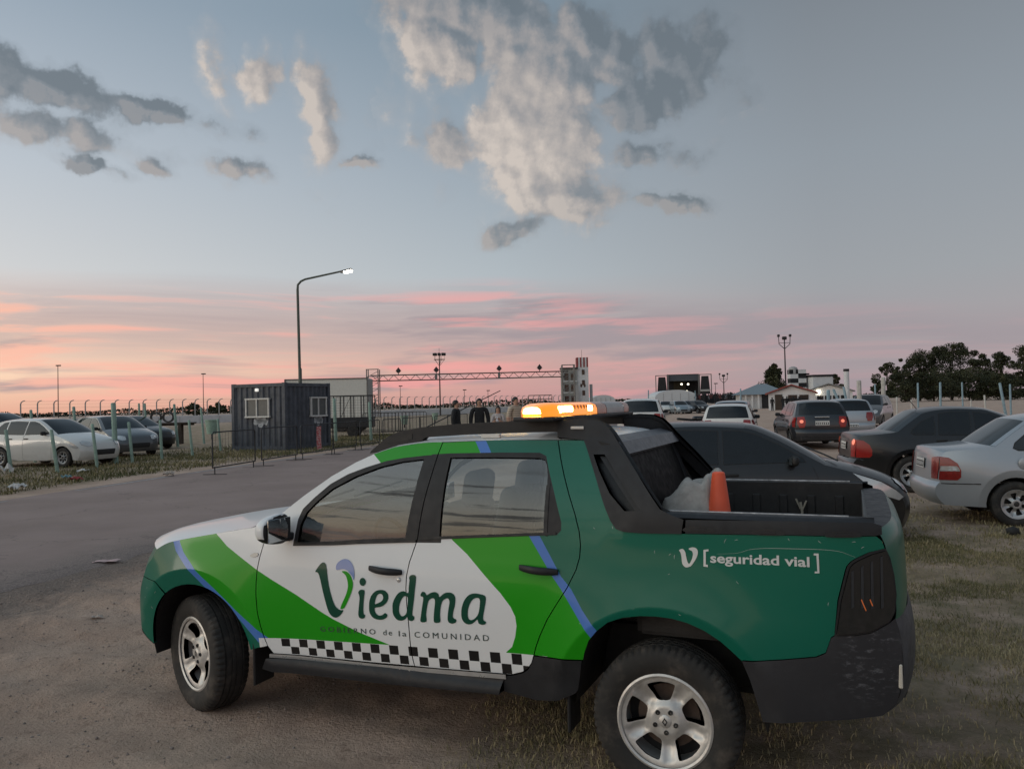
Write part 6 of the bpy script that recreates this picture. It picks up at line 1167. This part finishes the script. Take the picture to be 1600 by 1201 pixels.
for x in (-.55, .05): q = empty('cable_reel', (p.x + x, p.y, p.z + 1.33), R(8), 'dark ring shaped reel standing on the wooden trestle, ' + ('left' if x < 0 else 'right') + ' of two', 'reel', 'reels on the trestle'); MB().lathe([(.20, -.08), (.27, -.08), (.27, .08), (.20, .08)], 20, close=True).build('ring', M_dsteel, q, 40)
# ---- barrier boom
p = onground(575, 690); bo = empty('barrier_boom', (p.x, 37., .2), 0, 'raised thin boom pole slanting behind the people', 'boom')
a0, a1 = at(600, 700, 37.), at(782, 610, 37.); MB().cyl(Vector((a0.x - p.x, 0, a0.z - .2)), Vector((a1.x - p.x, 0, a1.z - .2)), .035, .02, 6).build('boom_pole', M_dsteel, bo, 40); MB().rbox((a0.x - p.x, 0, (a0.z - .2) / 2), (.3, .3, max(.4, a0.z - .2)), .03, 1).build('boom_post', M_wpost, bo)
# ---- stage
sd = 205.; k_ = sd / FPX; S0 = at(1069, 640, sd); st = empty('concert_stage', (S0.x, sd, .2), -math.atan2(S0.x, sd), 'dark open air concert stage with hung loudspeaker stacks in the distance', 'stage'); M_blk = simple('stage_black', (.012, .013, .016), .8)
zz = lambda py_: at(1069, py_, sd).z - .2
MB().box((-.2, 5, zz(590)), (49 * k_, 7, (590 - 581) * -k_ * -1)).build('stage_roof', simple('stage_roof_grey', (.05, .06, .075), .7), st, 0); MB().box((-.2, 8, zz(606)), (50 * k_, .3, (632 - 586) * k_)).build('backdrop', M_blk, st, 0); MB().box((-.2, 4, .8), (52 * k_, 8, 1.6)).build('stage_floor', M_blk, st, 0)
for q in range(13): MB().box((-24 * k_ + 48 * k_ * q / 12, 1.6, zz(587)), (.12, .12, 1.1)).build('truss_bar', M_steel, st, 0)
for x in (-24, 24): MB().box((x * k_, 1.5, zz(586) / 2), (.5, .5, zz(586))).build('roof_column', M_steel, st, 0)
for x in (-33, 33):
    MB().prism([(x * k_ - .9, zz(588)), (x * k_ + .9, zz(588)), (x * k_ + 1.3, zz(616)), (x * k_ - 1.3, zz(616))], .5, 2.).build('speaker_stack', M_blk, st, 0)
    for s_ in (-1, 1): MB().box((x * k_ + s_ * 1.6, 1.2, zz(586) / 2), (.22, .22, zz(584))).build('wing_post', M_steel, st, 0)
    MB().box((x * k_, 1.2, zz(585.5)), (3.4, .2, .2)).build('wing_beam', M_steel, st, 0)
MB().prism([(33 * k_ - 1.4, zz(609)), (33 * k_ + 1.4, zz(609)), (33 * k_ + 1.2, zz(612)), (33 * k_ - 1.2, zz(612))], .3, .5).build('wing_sign', M_conc, st, 0)
for px_, py_ in ((1065, 600), (1075, 600), (1062, 611), (1073, 611)): q = at(px_, py_, sd); MB().rbox((q.x - S0.x, .4, q.z - .2), (.5, .3, .45), .12, 2).build('stage_light', simple('stage_lamp', (1, 1, 1), .4, emit=(1, .9, .68), estr=3.), st)
MB().box((-1., 6.5, zz(601)), (3.2, .3, 2.6)).build('lit_scrim', simple('warm_scrim', (.03, .026, .014), .8), st, 0)
# ---- tents and sheds
def dome(name, px0, px1, py_, d, label, m_, depth=8., n=10):
    a, b_ = at(px0, 640, d), at(px1, 640, d); L_ = b_.x - a.x; H_ = at((px0 + px1) / 2, py_, d).z - .2; o = empty(name, ((a.x + b_.x) / 2, d, .2), 0, label, 'tent')
    P_ = [[(L_ / 2 * math.cos(math.pi * t), depth * y, H_ * (.55 * min(1, 8 * math.sin(math.pi * t)) + .45 * math.sin(math.pi * t) ** .8) + .02) for t in np.linspace(0, 1, 25)] for y in np.linspace(0, 1, n)]
    MB().grid(P_).build('canopy', m_, o, 50)
    MB().add([(L_ / 2 * math.cos(math.pi * t), .0, (H_ * (.55 * min(1, 8 * math.sin(math.pi * t)) + .45 * math.sin(math.pi * t) ** .8) + .01)) for t in np.linspace(0, 1, 25)], [tuple(range(25))]).build('end_wall', m_, o, 0)
    for q in range(4): MB().box((L_ * (-.3 + .2 * q), -.02, H_ * .42), (.06, .05, H_ * .84)).build('seam_batten', M_conc, o, 0)
    return o
M_tent = simple('tent_white', (.60, .62, .63), .7, vary=.05)
dome('dome_tent', 1024, 1090, 609, 135., 'white dome tent before the stage with small cars in front', M_tent); dome('small_tent', 924, 962, 617, 140., 'low white tent right of the control tower', M_tent)
def gable(name, px0, px1, pe, pr, d, label, wallm, roofm, depth=7., door=True, cat='hut'):
    a, b_ = at(px0, 640, d), at(px1, 640, d); L_ = b_.x - a.x; he = at(px0, pe, d).z - .2; hr = at((px0 + px1) / 2, pr, d).z - .2; o = empty(name, ((a.x + b_.x) / 2, d, .2), -math.atan2((a.x + b_.x) / 2, d), label, cat)
    MB().prism([(-L_ / 2, 0), (L_ / 2, 0), (L_ / 2, he), (0, hr - .12), (-L_ / 2, he)], 0, depth).build('wall', wallm, o, 0)
    for s_ in (-1, 1): MB().prism([(0, hr), (s_ * (L_ / 2 + .4), he - .12), (s_ * (L_ / 2 + .4), he + .06), (0, hr + .18)], -.5, depth + .3).build('roof', roofm, o, 0)
    return o, L_, he, hr
M_redt = simple('red_roof_trim', (.24, .06, .05), .7); M_bluer = simple('blue_grey_roof', (.20, .24, .27), .6)
o, L_, he, hr = gable('red_roofed_hut', 1203, 1272, 615, 602, 100., 'small white hut with red gable trim left of the floodlight tower', M_wallw, M_redt)
MB().box((-L_ * .28, -.03, 1.0), (.9, .08, 2.0)).build('door', M_dw, o, 0)
for q in range(2): MB().box((L_ * (.02 + .24 * q), -.03, 1.5), (1.1, .08, .8)).build('window', M_cglass, o, 0)
a, b_ = at(1150, 640, 118.), at(1230, 640, 118.); L_ = b_.x - a.x; he = at(1190, 616, 118.).z - .2; hr = at(1190, 599, 118.).z - .2
o = empty('open_shed', ((a.x + b_.x) / 2, 118., .2), -math.atan2((a.x + b_.x) / 2, 118.), 'shed with a blue grey hipped roof behind the red roofed hut', 'shed')
MB().box((0, 4., he / 2), (L_ * .96, 7., he)).build('wall', M_wallw, o, 0)
MB().add([(-L_ / 2 - .5, -.3, he), (L_ / 2 + .5, -.3, he), (L_ / 2 + .5, 8.3, he), (-L_ / 2 - .5, 8.3, he), (-L_ * .06, 4., hr), (L_ * .10, 4., hr)], [(0, 1, 5, 4), (1, 2, 5), (2, 3, 4, 5), (3, 0, 4), (3, 2, 1, 0)]).build('roof', M_bluer, o, 0)
MB().box((L_ * .22, .45, 1.1), (L_ * .42, .12, 2.1)).build('dark_opening', M_blk, o, 0)
for q in range(4): MB().box((-L_ * (.05 + .12 * q), .15, he / 2), (.22, .2, he - .02)).build('column', M_wallw, o, 0)
o, L_, he, hr = gable('white_hall', 1262, 1330, 612, 600, 122., 'white hall with a lit wall lamp right of the hut', M_wallw, simple('grey_roof', (.22, .22, .22), .7))
MB().rbox((-L_ * .22, -.25, he - .1), (.35, .3, .5), .05, 1).build('wall_lamp', simple('hall_lamp', (1, 1, 1), .4, emit=(1, .9, .7), estr=9.), o)
for q in range(5): MB().box((L_ * (-.36 + .17 * q), -.04, 1.4), (.9, .09, .7)).build('window', M_cglass, o, 0)
a = at(1272, 640, 128.); bx_ = empty('flat_white_block', (a.x, 128., .2), 0, 'white flat topped block with a dark cornice behind the hall', 'building'); L_ = 31 / FPX * 128; H_ = at(1288, 588, 128).z - .2
MB().box((L_ / 2, 2, H_ / 2), (L_, 4, H_)).build('wall', M_wallw, bx_, 0); MB().box((L_ / 2, 2, H_ + .15), (L_ + .2, 4.2, .34)).build('cornice', M_blk, bx_, 0)
a = at(1321, 640, 112.); ch = empty('white_chimney', (a.x + .3, 112., .2), 0, 'white round chimney with a dark cap', 'chimney'); H_ = at(1324, 580, 112).z - .2
MB().cyl((0, 0, 0), (0, 0, H_), .36, n=14).build('stack', M_wallw, ch, 40); MB().cyl((0, 0, H_), (0, 0, H_ + .35), .40, n=14).build('cap', M_blk, ch, 40)
a = at(1249, 640, 130.); wt = empty('checkered_tower', (a.x, 130., .2), 0, 'black and white checkered water tower with a round tank on top', 'tower'); zc = lambda py_: at(1249, py_, 130).z - .2; u_ = 12.5 / FPX * 130
for k in range(5):
    for q in range(2): MB().box((-u_ + u_ * (q + .5), .7, zc(612) + (zc(584) - zc(612)) * (k + .5) / 4), (u_ - .01, 1.4, (zc(584) - zc(612)) / 4 - .01)).build('checker_block', M_blk if (k + q) % 2 == 0 else M_wallw, wt, 0)
MB().box((-u_ * .0, .7, zc(612) / 2), (u_ * 2, 1.3, zc(612))).build('tower_base', M_wallw, wt, 0); MB().box((u_ * .7, .7, zc(584.5)), (u_ * 1.4, 1.4, .25)).build('deck', M_blk, wt, 0)
MB().lathe([(.001, 0), (.70, 0), (.74, .2), (.74, 1.0), (.6, 1.25), (.2, 1.4), (.001, 1.42)], 18, M=Matrix.Translation((-u_ * .45, .7, zc(573) - 1.3)) @ Matrix.Rotation(R(90), 4, 'X')).build('water_tank', M_conc, wt, 40)
for x in (0, u_): MB().cyl((x, .7, zc(584)), (x, .7, zc(579)), .04, n=4).build('deck_rail', M_blk, wt, 0)
# far white huts and scaffold right of the people
a = at(826, 640, 60.); sf = empty('scaffold_frame', (a.x, 60., .2), 0, 'brown pipe scaffold frame behind the light bar', 'scaffold')
M_br = simple('rust_pipe', (.10, .065, .05), .7)
for x in (0, .9, 1.8): MB().cyl((x, 0, 0), (x, 0, at(840, 619, 60).z - .2), .035, n=5).build('pipe', M_br, sf, 0)
for z in (.5, 1.0, 1.5, 1.9, 2.2): MB().cyl((0, 0, z), (1.8, 0, z), .03, n=5).build('pipe', M_br, sf, 0)
# ---- two parked motorcycles
def motorbike(loc, rz, label, m_):
    o = empty('motorcycle', loc, rz, label, 'motorcycle', 'motorcycles parked on the lot')
    for x in (0, 1.25): MB().lathe([(.23, -.045), (.30, -.05), (.315, 0), (.30, .05), (.23, .045)], 20, M=Matrix.Translation((x, 0, .315)), close=True).build('wheel', M_tyre, o, 40)
    MB().tube([(0, 0, .315), (.35, 0, .40), (.55, 0, .38), (.85, 0, .55), (1.05, 0, .85)], .035, 6).build('frame', M_dsteel, o, 50); MB().tube([(1.25, .0, .315), (1.08, 0, .75), (1.0, 0, .98)], .04, 6).build('fork', M_silver, o, 50)
    MB().rbox((.55, 0, .42), (.42, .26, .32), .08, 2).build('engine', M_dsteel, o); MB().rbox((.72, 0, .78), (.5, .26, .22), .09, 3).build('fuel_tank', m_, o); MB().rbox((.15, 0, .76), (.70, .26, .10), .04, 2, rot=Matrix.Rotation(R(6), 3, 'Y')).build('seat', M_rub, o)
    MB().tube([(.96, -.36, 1.04), (1.0, -.2, 1.02), (1.0, .2, 1.02), (.96, .36, 1.04)], .018, 6).build('handlebar', M_dsteel, o, 50); MB().rbox((1.14, 0, .92), (.12, .18, .18), .06, 2).build('headlamp', M_clearl, o); MB().tube([(.5, .16, .3), (0, .17, .34), (-.25, .17, .4)], .045, 8).build('exhaust', M_silver, o, 50)
    for s_ in (-1, 1): MB().tube([(.98, s_ * .28, 1.04), (1.0, s_ * .34, 1.22)], .008, 5).rbox((1.0, s_ * .35, 1.25), (.03, .12, .08), .02, 1).build('mirror', M_dsteel, o)
    MB().rbox((-.28, 0, .58), (.34, .18, .04), .015, 1).build('mudguard', m_, o)
motorbike((7.2, 33.5, .2), R(8), 'dark motorcycle, left of two behind the grey hatchback roof', P_black); motorbike((7.95, 33.0, .2), R(28), 'motorcycle with a pale tank, right of two behind the grey hatchback roof', P_silver)
# ---- trees
def leafmat(name, c0, c1):
    m, nt, b = mat(name); at_ = nt.n.new('ShaderNodeAttribute'); at_.attribute_name = 'tint'; nt.put(b.inputs['Base Color'], nt.mix(at_.outputs['Fac'], c0, c1)); nt.put(b.inputs['Roughness'], .7); b.inputs['Specular IOR Level'].default_value = .25; return m
M_leaf = leafmat('leaf_dark', (.026, .032, .017), (.075, .078, .038)); M_bark = simple('bark', (.06, .05, .04), .9)
def tree(loc, H_, Wd, label, seed, lobes=16, leaves=8000, ls=.50, conifer=False, trunk=.28, name='tree', group='trees beyond the lot'):
    r_ = np.random.default_rng(seed); o = empty(name, loc, 0, label, 'tree', group)
    cs = []
    for k in range(lobes):
        if conifer: t = r_.uniform(.08, 1); z = H_ * (.15 + .85 * t); rad = Wd / 2 * (1 - t) ** .75 + .25; a = r_.uniform(0, 6.28); q = rad * r_.uniform(.2, .7); cs.append((q * math.cos(a), q * math.sin(a), z, rad * .55 + .3))
        else:
            t = r_.uniform(0, 1); z = H_ * (trunk + (1 - trunk) * t * .92); env = math.sin(math.pi * min(.97, .12 + t * .80)) ** .7; a = r_.uniform(0, 6.28); q = Wd / 2 * env * r_.uniform(.15, .85); cs.append((q * math.cos(a), q * math.sin(a), z, Wd * r_.uniform(.10, .20)))
            if k % 2: a = r_.uniform(0, 6.28); q = Wd / 2 * env * r_.uniform(.85, 1.12); cs.append((q * math.cos(a), q * math.sin(a), min(z * r_.uniform(.95, 1.08), H_ * 1.03), Wd * r_.uniform(.04, .09)))
    mb = MB(); mb.tube([(0, 0, -.3), (.1, 0, H_ * .25), (-.1, .1, H_ * .55), (0, 0, H_ * .85)], [H_ * .028, H_ * .022, H_ * .014, H_ * .004], 7)
    for c_ in cs[: 10]: mb.tube([(0, 0, H_ * .2 + c_[2] * .25), (c_[0] * .5, c_[1] * .5, c_[2] * .72), (c_[0], c_[1], c_[2])], [H_ * .012, H_ * .008, H_ * .003], 5)
    mb.build('trunk', M_bark, o, 50)
    k = r_.integers(0, len(cs), leaves); C_ = np.array(cs)[k]; d = r_.normal(size=(leaves, 3)); d /= np.linalg.norm(d, axis=1)[:, None]; rr = C_[:, 3] * r_.uniform(.35, 1.08, leaves) ** .6
    P = C_[:, :3] + d * rr[:, None] * np.array([1, 1, .8]); s = ls * r_.uniform(.5, 1.2, leaves)
    u = r_.normal(size=(leaves, 3)); u /= np.linalg.norm(u, axis=1)[:, None]; v = np.cross(u, r_.normal(size=(leaves, 3))); v /= np.linalg.norm(v, axis=1)[:, None]
    V = np.stack([P - u * s[:, None] * .5, P + v * s[:, None] * .28, P + u * s[:, None] * .5, P - v * s[:, None] * .28], 1).reshape(-1, 3); me = bpy.data.meshes.new('crown'); me.from_pydata(V.tolist(), [], np.arange(leaves * 4).reshape(-1, 4).tolist()); me.materials.append(M_leaf)
    tint = np.clip(.35 + .4 * r_.normal(size=len(cs))[k] * .5 + r_.normal(0, .18, leaves), 0, 1); at_ = me.attributes.new('tint', 'FLOAT', 'POINT'); at_.data.foreach_set('value', np.repeat(tint, 4).astype(np.float32)); link(bpy.data.objects.new('crown', me), o)
    return o
def tr(px_, top, d, wpx, label, seed, **k):
    a = at(px_, 640, d); H_ = at(px_, top, d).z - .2; tree((a.x, d, .2), H_, wpx / FPX * d, label, seed, **k)
CL = dict(trunk=.10, ls=.42)
for q in [(1388, 566, 185., 44, 'left dark tree of the clump, lower than the big one', 1, 24, 9000), (1370, 590, 178., 24, 'small bush-like tree at the left foot of the clump', 2, 12, 3000), (1438, 549, 190., 66, 'broad dark tree left of the highest crown', 3, 34, 16000), (1488, 537, 192., 80, 'highest broad tree of the clump at the right', 4, 40, 20000), (1535, 551, 186., 50, 'tree right of the highest crown with sky gaps', 5, 26, 10000), (1567, 548, 180., 50, 'open tree near the right edge with thin branches', 6, 22, 8000), (1603, 540, 176., 56, 'tree cut off by the right edge', 7, 28, 11000), (1415, 578, 170., 56, 'low tree in front of the clump, left part', 8, 22, 8000), (1515, 577, 172., 84, 'low wide tree in front of the clump, right part', 9, 28, 11000), (1460, 582, 170., 74, 'low bushy tree in the middle front of the clump', 10, 26, 10000), (1572, 584, 168., 66, 'low bushy tree at the right front of the clump', 17, 24, 9000)]:
    tr(*q[:6], lobes=q[6], leaves=q[7], **CL)
tr(1211, 571, 150., 50, 'dark conifer behind the blue grey shed', 11, conifer=True, lobes=44, leaves=7000); tr(1256, 593, 150., 24, 'round tree behind the checkered tower', 12, trunk=.12, lobes=10, leaves=2000); tr(1305, 583, 160., 26, 'round tree behind the white flat block', 13, trunk=.15, lobes=10, leaves=2000)
tr(302, 629, 230., 22, 'small round tree left of the container, left of two', 14, trunk=.1, lobes=8, leaves=1500, ls=.9); tr(341, 626, 230., 26, 'small round tree beside the container edge, right of two', 15, trunk=.1, lobes=9, leaves=1600, ls=.9)
# far wood along the horizon, one mass
r_ = np.random.default_rng(5); V = []; n = 0
for px_ in np.arange(-60, 1660, 3.0):
    d = 420. + 60 * math.sin(px_ * .011); a = at(px_, 640, d); hh = (.8 + 3.0 * float(fbm(np.array([px_ * .03]), np.array([2.]), 4, 6)[0])) * (1.3 if px_ < 900 else 1.0)
    for q in range(26):
        c_ = np.array((a.x + r_.normal(0, 1.6), d + r_.normal(0, 3), .2 + hh * r_.uniform(0, 1) ** .8)); u = r_.normal(size=3); u /= np.linalg.norm(u); v = np.cross(u, r_.normal(size=3)); v /= np.linalg.norm(v); s = r_.uniform(.6, 1.2)
        V += [c_ - u * s * .6, c_ + v * s * .45, c_ + u * s * .6, c_ - v * s * .45]
me = bpy.data.meshes.new('distant_wood'); V = np.array(V); me.from_pydata(V.tolist(), [], np.arange(len(V)).reshape(-1, 4).tolist()); me.materials.append(M_leaf); tag(link(bpy.data.objects.new('distant_wood', me)), 'dark belt of far off trees along the horizon', 'trees', kind='stuff')

# ================================================================ people
M_skin = simple('skin', (.40, .235, .165), .6, vary=.08); M_hair = simple('dark_hair', (.012, .009, .008), .55); M_jack = simple('black_jacket', (.008, .009, .011), .8); M_jean = simple('dark_trousers', (.014, .016, .022), .85); M_shoe = simple('dark_shoe', (.015, .014, .013), .6)
def striped(name, a, b_, k):
    m, nt, b = mat(name); x, y, z = nt.sep(objco(nt)); s_ = nt.m('SINE', nt.m('MULTIPLY', z, k)); nt.put(b.inputs['Base Color'], nt.mix(nt.ss(-.15, .15, s_), a, b_)); nt.put(b.inputs['Roughness'], .85); return m
def body_mesh(J, edges, rad, rules, mats):
    """one continuous skin grown over a skeleton; faces take the material of the nearest bone"""
    names = list(J); me = bpy.data.meshes.new('b'); me.from_pydata([J[n_] for n_ in names], [(names.index(a), names.index(b_)) for a, b_ in edges], []); ob = bpy.data.objects.new('b', me); COL.objects.link(ob)
    md = ob.modifiers.new('s', 'SKIN'); md.use_smooth_shade = True
    for i, n_ in enumerate(names):
        sv_ = me.skin_vertices[0].data[i]; r_ = rad[n_]; sv_.radius = r_ if isinstance(r_, tuple) else (r_, r_); sv_.use_root = (n_ == 'pelvis')
    ob.modifiers.new('u', 'SUBSURF').levels = 2; ob.modifiers['u'].render_levels = 2
    dg = bpy.context.evaluated_depsgraph_get(); dg.update(); em = bpy.data.meshes.new_from_object(ob.evaluated_get(dg)); bpy.data.objects.remove(ob)
    em.materials.clear()
    for m_ in mats: em.materials.append(m_)
    P = np.array([tuple(p.center) for p in em.polygons]); best = np.full(len(P), 1e9); idx = np.zeros(len(P), int)
    for (a, b_), k in rules:
        A, B = np.array(J[a]), np.array(J[b_]); ab = B - A; t = np.clip(((P - A) @ ab) / (ab @ ab + 1e-9), 0, 1); d = np.linalg.norm(P - A - t[:, None] * ab, axis=1); u = d < best; best[u] = d[u]; idx[u] = k
    em.polygons.foreach_set('material_index', idx.astype(np.int32)); em.polygons.foreach_set('use_smooth', [True] * len(P)); return em
def person(px_, d, H_, rz, label, top, arms='down', long_hair=False, bare=False, bottom=None, female=False):
    k = H_ / 1.75; a = at(px_, 640, d); o = empty('person', (a.x, d, gz(a.x, d)), rz, label, 'person'); sh_ = .175 if female else .205; hp = .095
    J = {'pelvis': (0, 0, .95), 'waist': (0, 0, 1.10), 'chest': (0, .01, 1.30), 'neckb': (0, .0, 1.46), 'neck': (0, -.01, 1.52), 'jaw': (0, -.03, 1.585), 'head': (0, -.015, 1.65), 'crown': (0, 0, 1.715)}
    rd = {'pelvis': (.165, .115), 'waist': (.140 if female else .155, .10), 'chest': (.165 if female else .185, .118), 'neckb': (.085, .075), 'neck': (.055, .058), 'jaw': (.062, .072), 'head': (.075, .092), 'crown': (.055, .065)}
    E_ = [('pelvis', 'waist'), ('waist', 'chest'), ('chest', 'neckb'), ('neckb', 'neck'), ('neck', 'jaw'), ('jaw', 'head'), ('head', 'crown')]; RU = [(('pelvis', 'waist'), 0), (('waist', 'chest'), 0), (('chest', 'neckb'), 0), (('neck', 'jaw'), 2), (('jaw', 'head'), 2), (('head', 'crown'), 2)]
    AR = {'down': ((.06, .02, 1.16), (.06, -.02, .92), (.06, -.05, .82)), 'hips': ((.055, .05, 1.17), (.02, -.06, 1.0), (-.03, -.10, .97)), 'phone': ((.05, -.03, 1.15), (-.07, -.24, 1.22), (-.10, -.28, 1.27)), 'cross': ((.06, -.04, 1.16), (-.08, -.20, 1.17), (-.18, -.19, 1.18))}[arms]
    for s_, n_ in ((1, 'l'), (-1, 'r')):
        J['sh' + n_] = (s_ * sh_, 0, 1.42); rd['sh' + n_] = .078
        for q, nm, r_ in zip(AR, ('el', 'wr', 'ha'), (.070, .056, .036)): J[nm + n_] = (s_ * (sh_ + q[0]), q[1], q[2]); rd[nm + n_] = r_ * (.85 if female else 1)
        E_ += [('neckb', 'sh' + n_), ('sh' + n_, 'el' + n_), ('el' + n_, 'wr' + n_), ('wr' + n_, 'ha' + n_)]; RU += [(('sh' + n_, 'el' + n_), 0), (('el' + n_, 'wr' + n_), 2 if bare else 0), (('wr' + n_, 'ha' + n_), 2)]
        J['hi' + n_] = (s_ * hp, 0, .90); J['kn' + n_] = (s_ * (hp + .01), -.02, .50); J['an' + n_] = (s_ * (hp + .02), .02, .09); J['to' + n_] = (s_ * (hp + .03), -.15, .04)
        for nm, r_ in (('hi', .095), ('kn', .062), ('an', .045), ('to', .040)): rd[nm + n_] = r_
        E_ += [('pelvis', 'hi' + n_), ('hi' + n_, 'kn' + n_), ('kn' + n_, 'an' + n_), ('an' + n_, 'to' + n_)]; RU += [(('hi' + n_, 'kn' + n_), 1), (('kn' + n_, 'an' + n_), 1), (('an' + n_, 'to' + n_), 3)]
    J = {n_: tuple(c_ * k for c_ in p) for n_, p in J.items()}; rd = {n_: (tuple(c_ * k for c_ in r_) if isinstance(r_, tuple) else r_ * k) for n_, r_ in rd.items()}
    em = body_mesh(J, E_, rd, RU, [top, bottom or M_jean, M_skin, M_shoe]); em.name = 'body'; link(bpy.data.objects.new('body', em), o)
    P_ = []
    for i in range(9):
        th = math.pi * .62 * i / 8; row = []
        for j in range(17):
            ph = 2 * math.pi * j / 16; fr = max(0, -math.sin(ph)); t2 = th * (1 - .42 * fr) * (1.45 if long_hair and fr < .3 else 1)
            z_ = math.cos(min(t2, math.pi * .62)); r_ = math.sin(min(t2, math.pi * .5)) if long_hair else math.sin(t2); ext = max(0, t2 - math.pi * .62) * .22 if long_hair else 0
            row.append((k * .092 * r_ * math.cos(ph), k * (.012 + .108 * r_ * math.sin(ph)), k * (1.652 + .112 * z_ - ext)))
        P_.append(row)
    MB().grid(P_, flip=True).build('hair', M_hair, o, 60)
    MB().rbox((0, -.112 * k, 1.635 * k), (.022 * k, .03 * k, .04 * k), .008, 1).build('nose', M_skin, o)
    for s_ in (-1, 1): MB().rbox((s_ * .03 * k, -.098 * k, 1.662 * k), (.018 * k, .012 * k, .010 * k), .003, 1).build('eye', M_hair, o)
    for s_, n_ in ((1, 'l'), (-1, 'r')):            # fingers
        w_, h_ = Vector(J['wr' + n_]), Vector(J['ha' + n_]); dv = (h_ - w_).normalized(); sd_ = dv.orthogonal().normalized(); mb = MB()
        for q in range(4): b2 = h_ + dv * .012 + sd_ * (.018 * (q - 1.5)); mb.tube([b2, b2 + dv * .045, b2 + dv * (.075 + .01 * (q in (1, 2))) + Vector((0, -.015, 0))], [.011, .010, .008], 5)
        mb.tube([h_ - dv * .02 + sd_ * .03, h_ + dv * .01 + sd_ * .055, h_ + dv * .04 + sd_ * .055], [.012, .011, .009], 5); mb.build('fingers', M_skin, o, 50)['kind'] = 'stuff'
    return o, J
M_strp = striped('striped_shirt', (.34, .27, .20), (.55, .46, .36), 95.); M_wtop = simple('pale_top', (.42, .40, .40), .8); M_gtop = simple('grey_shirt', (.36, .36, .37), .8)
person(712.5, 24., 1.74, R(75), 'person in a dark jacket seen from the side, left of the group', M_jack); person(749, 24.2, 1.78, R(4), 'person in a black jacket facing the pickup, second from the left', M_jack)
o, J = person(778, 24., 1.53, R(-5), 'shorter person with long dark hair and pale top, looking at a phone', M_wtop, 'phone', True, True, female=True)
ph_ = MB().rbox((0, 0, 0), (.075, .014, .15), .006, 1).build('phone', simple('phone_back', (.45, .45, .47), .3), None); ph_.location = o.matrix_basis @ Vector((.0, -.30, 1.15)); ph_.rotation_euler = (R(-30), 0, R(-5)); tag(ph_, 'pale phone held by the shorter person', 'phone')
person(805.5, 24., 1.80, R(38), 'person in a beige striped tee shirt left of the light bar', M_strp, bare=True); person(829, 24.6, 1.72, R(15), 'person in a pale shirt half hidden behind the lit light bar', M_gtop, 'cross', bare=True)
# the crowd before the stage: one mass
def mini(mb, x, y, h_, mi, lean=0.):
    k = h_ / 1.72
    mb.tube([(x - .09 * k, y, .2), (x - .08 * k, y, .2 + .85 * k)], [.06 * k, .09 * k], 5, mi=3); mb.tube([(x + .09 * k, y, .2), (x + .08 * k, y, .2 + .85 * k)], [.06 * k, .09 * k], 5, mi=3)
    mb.tube([(x, y, .2 + .82 * k), (x, y, .2 + 1.15 * k), (x + lean, y, .2 + 1.42 * k), (x + lean, y, .2 + 1.5 * k)], [.16 * k, .15 * k, .20 * k, .06 * k], 6, mi=mi); mb.tube([(x + lean, y, .2 + 1.48 * k), (x + lean, y, .2 + 1.6 * k), (x + lean, y, .2 + 1.72 * k)], [.06 * k, .10 * k, .05 * k], 6, mi=4)
    for s_ in (-1, 1): mb.tube([(x + s_ * .2 * k + lean, y, .2 + 1.42 * k), (x + s_ * .26 * k, y - .05, .2 + .95 * k)], [.055 * k, .04 * k], 5, mi=mi)
a, b_ = at(1080, 640, 118.), at(1158, 640, 118.); P_ = [[(a.x + (b_.x - a.x) * (u * 1.5 - .25), 112 + 62 * v, .19 + .95 * math.sin(math.pi * u) ** .5 * min(1, v * 4)) for u in np.linspace(0, 1, 25)] for v in np.linspace(0, 1, 13)]
tag(MB().grid(P_).build('earth_bank', MATS['dirt_ground'], None, 60), kind='structure')
mb = MB()
for q in range(120):
    px_ = random.uniform(1086, 1150); d = random.uniform(126, 168); a = at(px_, 640, d); mini(mb, a.x, d, random.uniform(1.5, 1.9), random.choice((0, 0, 0, 1, 2)), random.uniform(-.04, .04))
tag(mb.build('crowd', [M_jack, simple('crowd_red', (.12, .04, .04), .8), simple('crowd_grey', (.20, .20, .22), .8), M_jean, M_hair], None, 50), 'crowd of people standing before the stage in the distance', 'crowd', kind='stuff').location.z = .85
for i, (px_, d, l) in enumerate([(1207, 97, 'person in dark clothes standing at the left corner of the red roofed hut'), (1224, 96, 'person in dark clothes, left of four before the hut'), (1230, 96.5, 'person in dark clothes, second of four before the hut'), (1240, 96, 'person in dark clothes, third of four before the hut'), (1249, 97, 'person in dark clothes, right of four before the hut')]):
    a = at(px_, 640, d); mb = MB(); mini(mb, 0, 0, random.uniform(1.65, 1.8), 0); tag(mb.build('person', [M_jack, M_jack, M_jack, M_jean, M_hair], None, 50, loc=(a.x, d, 0)), l, 'person', 'people standing before the hut')
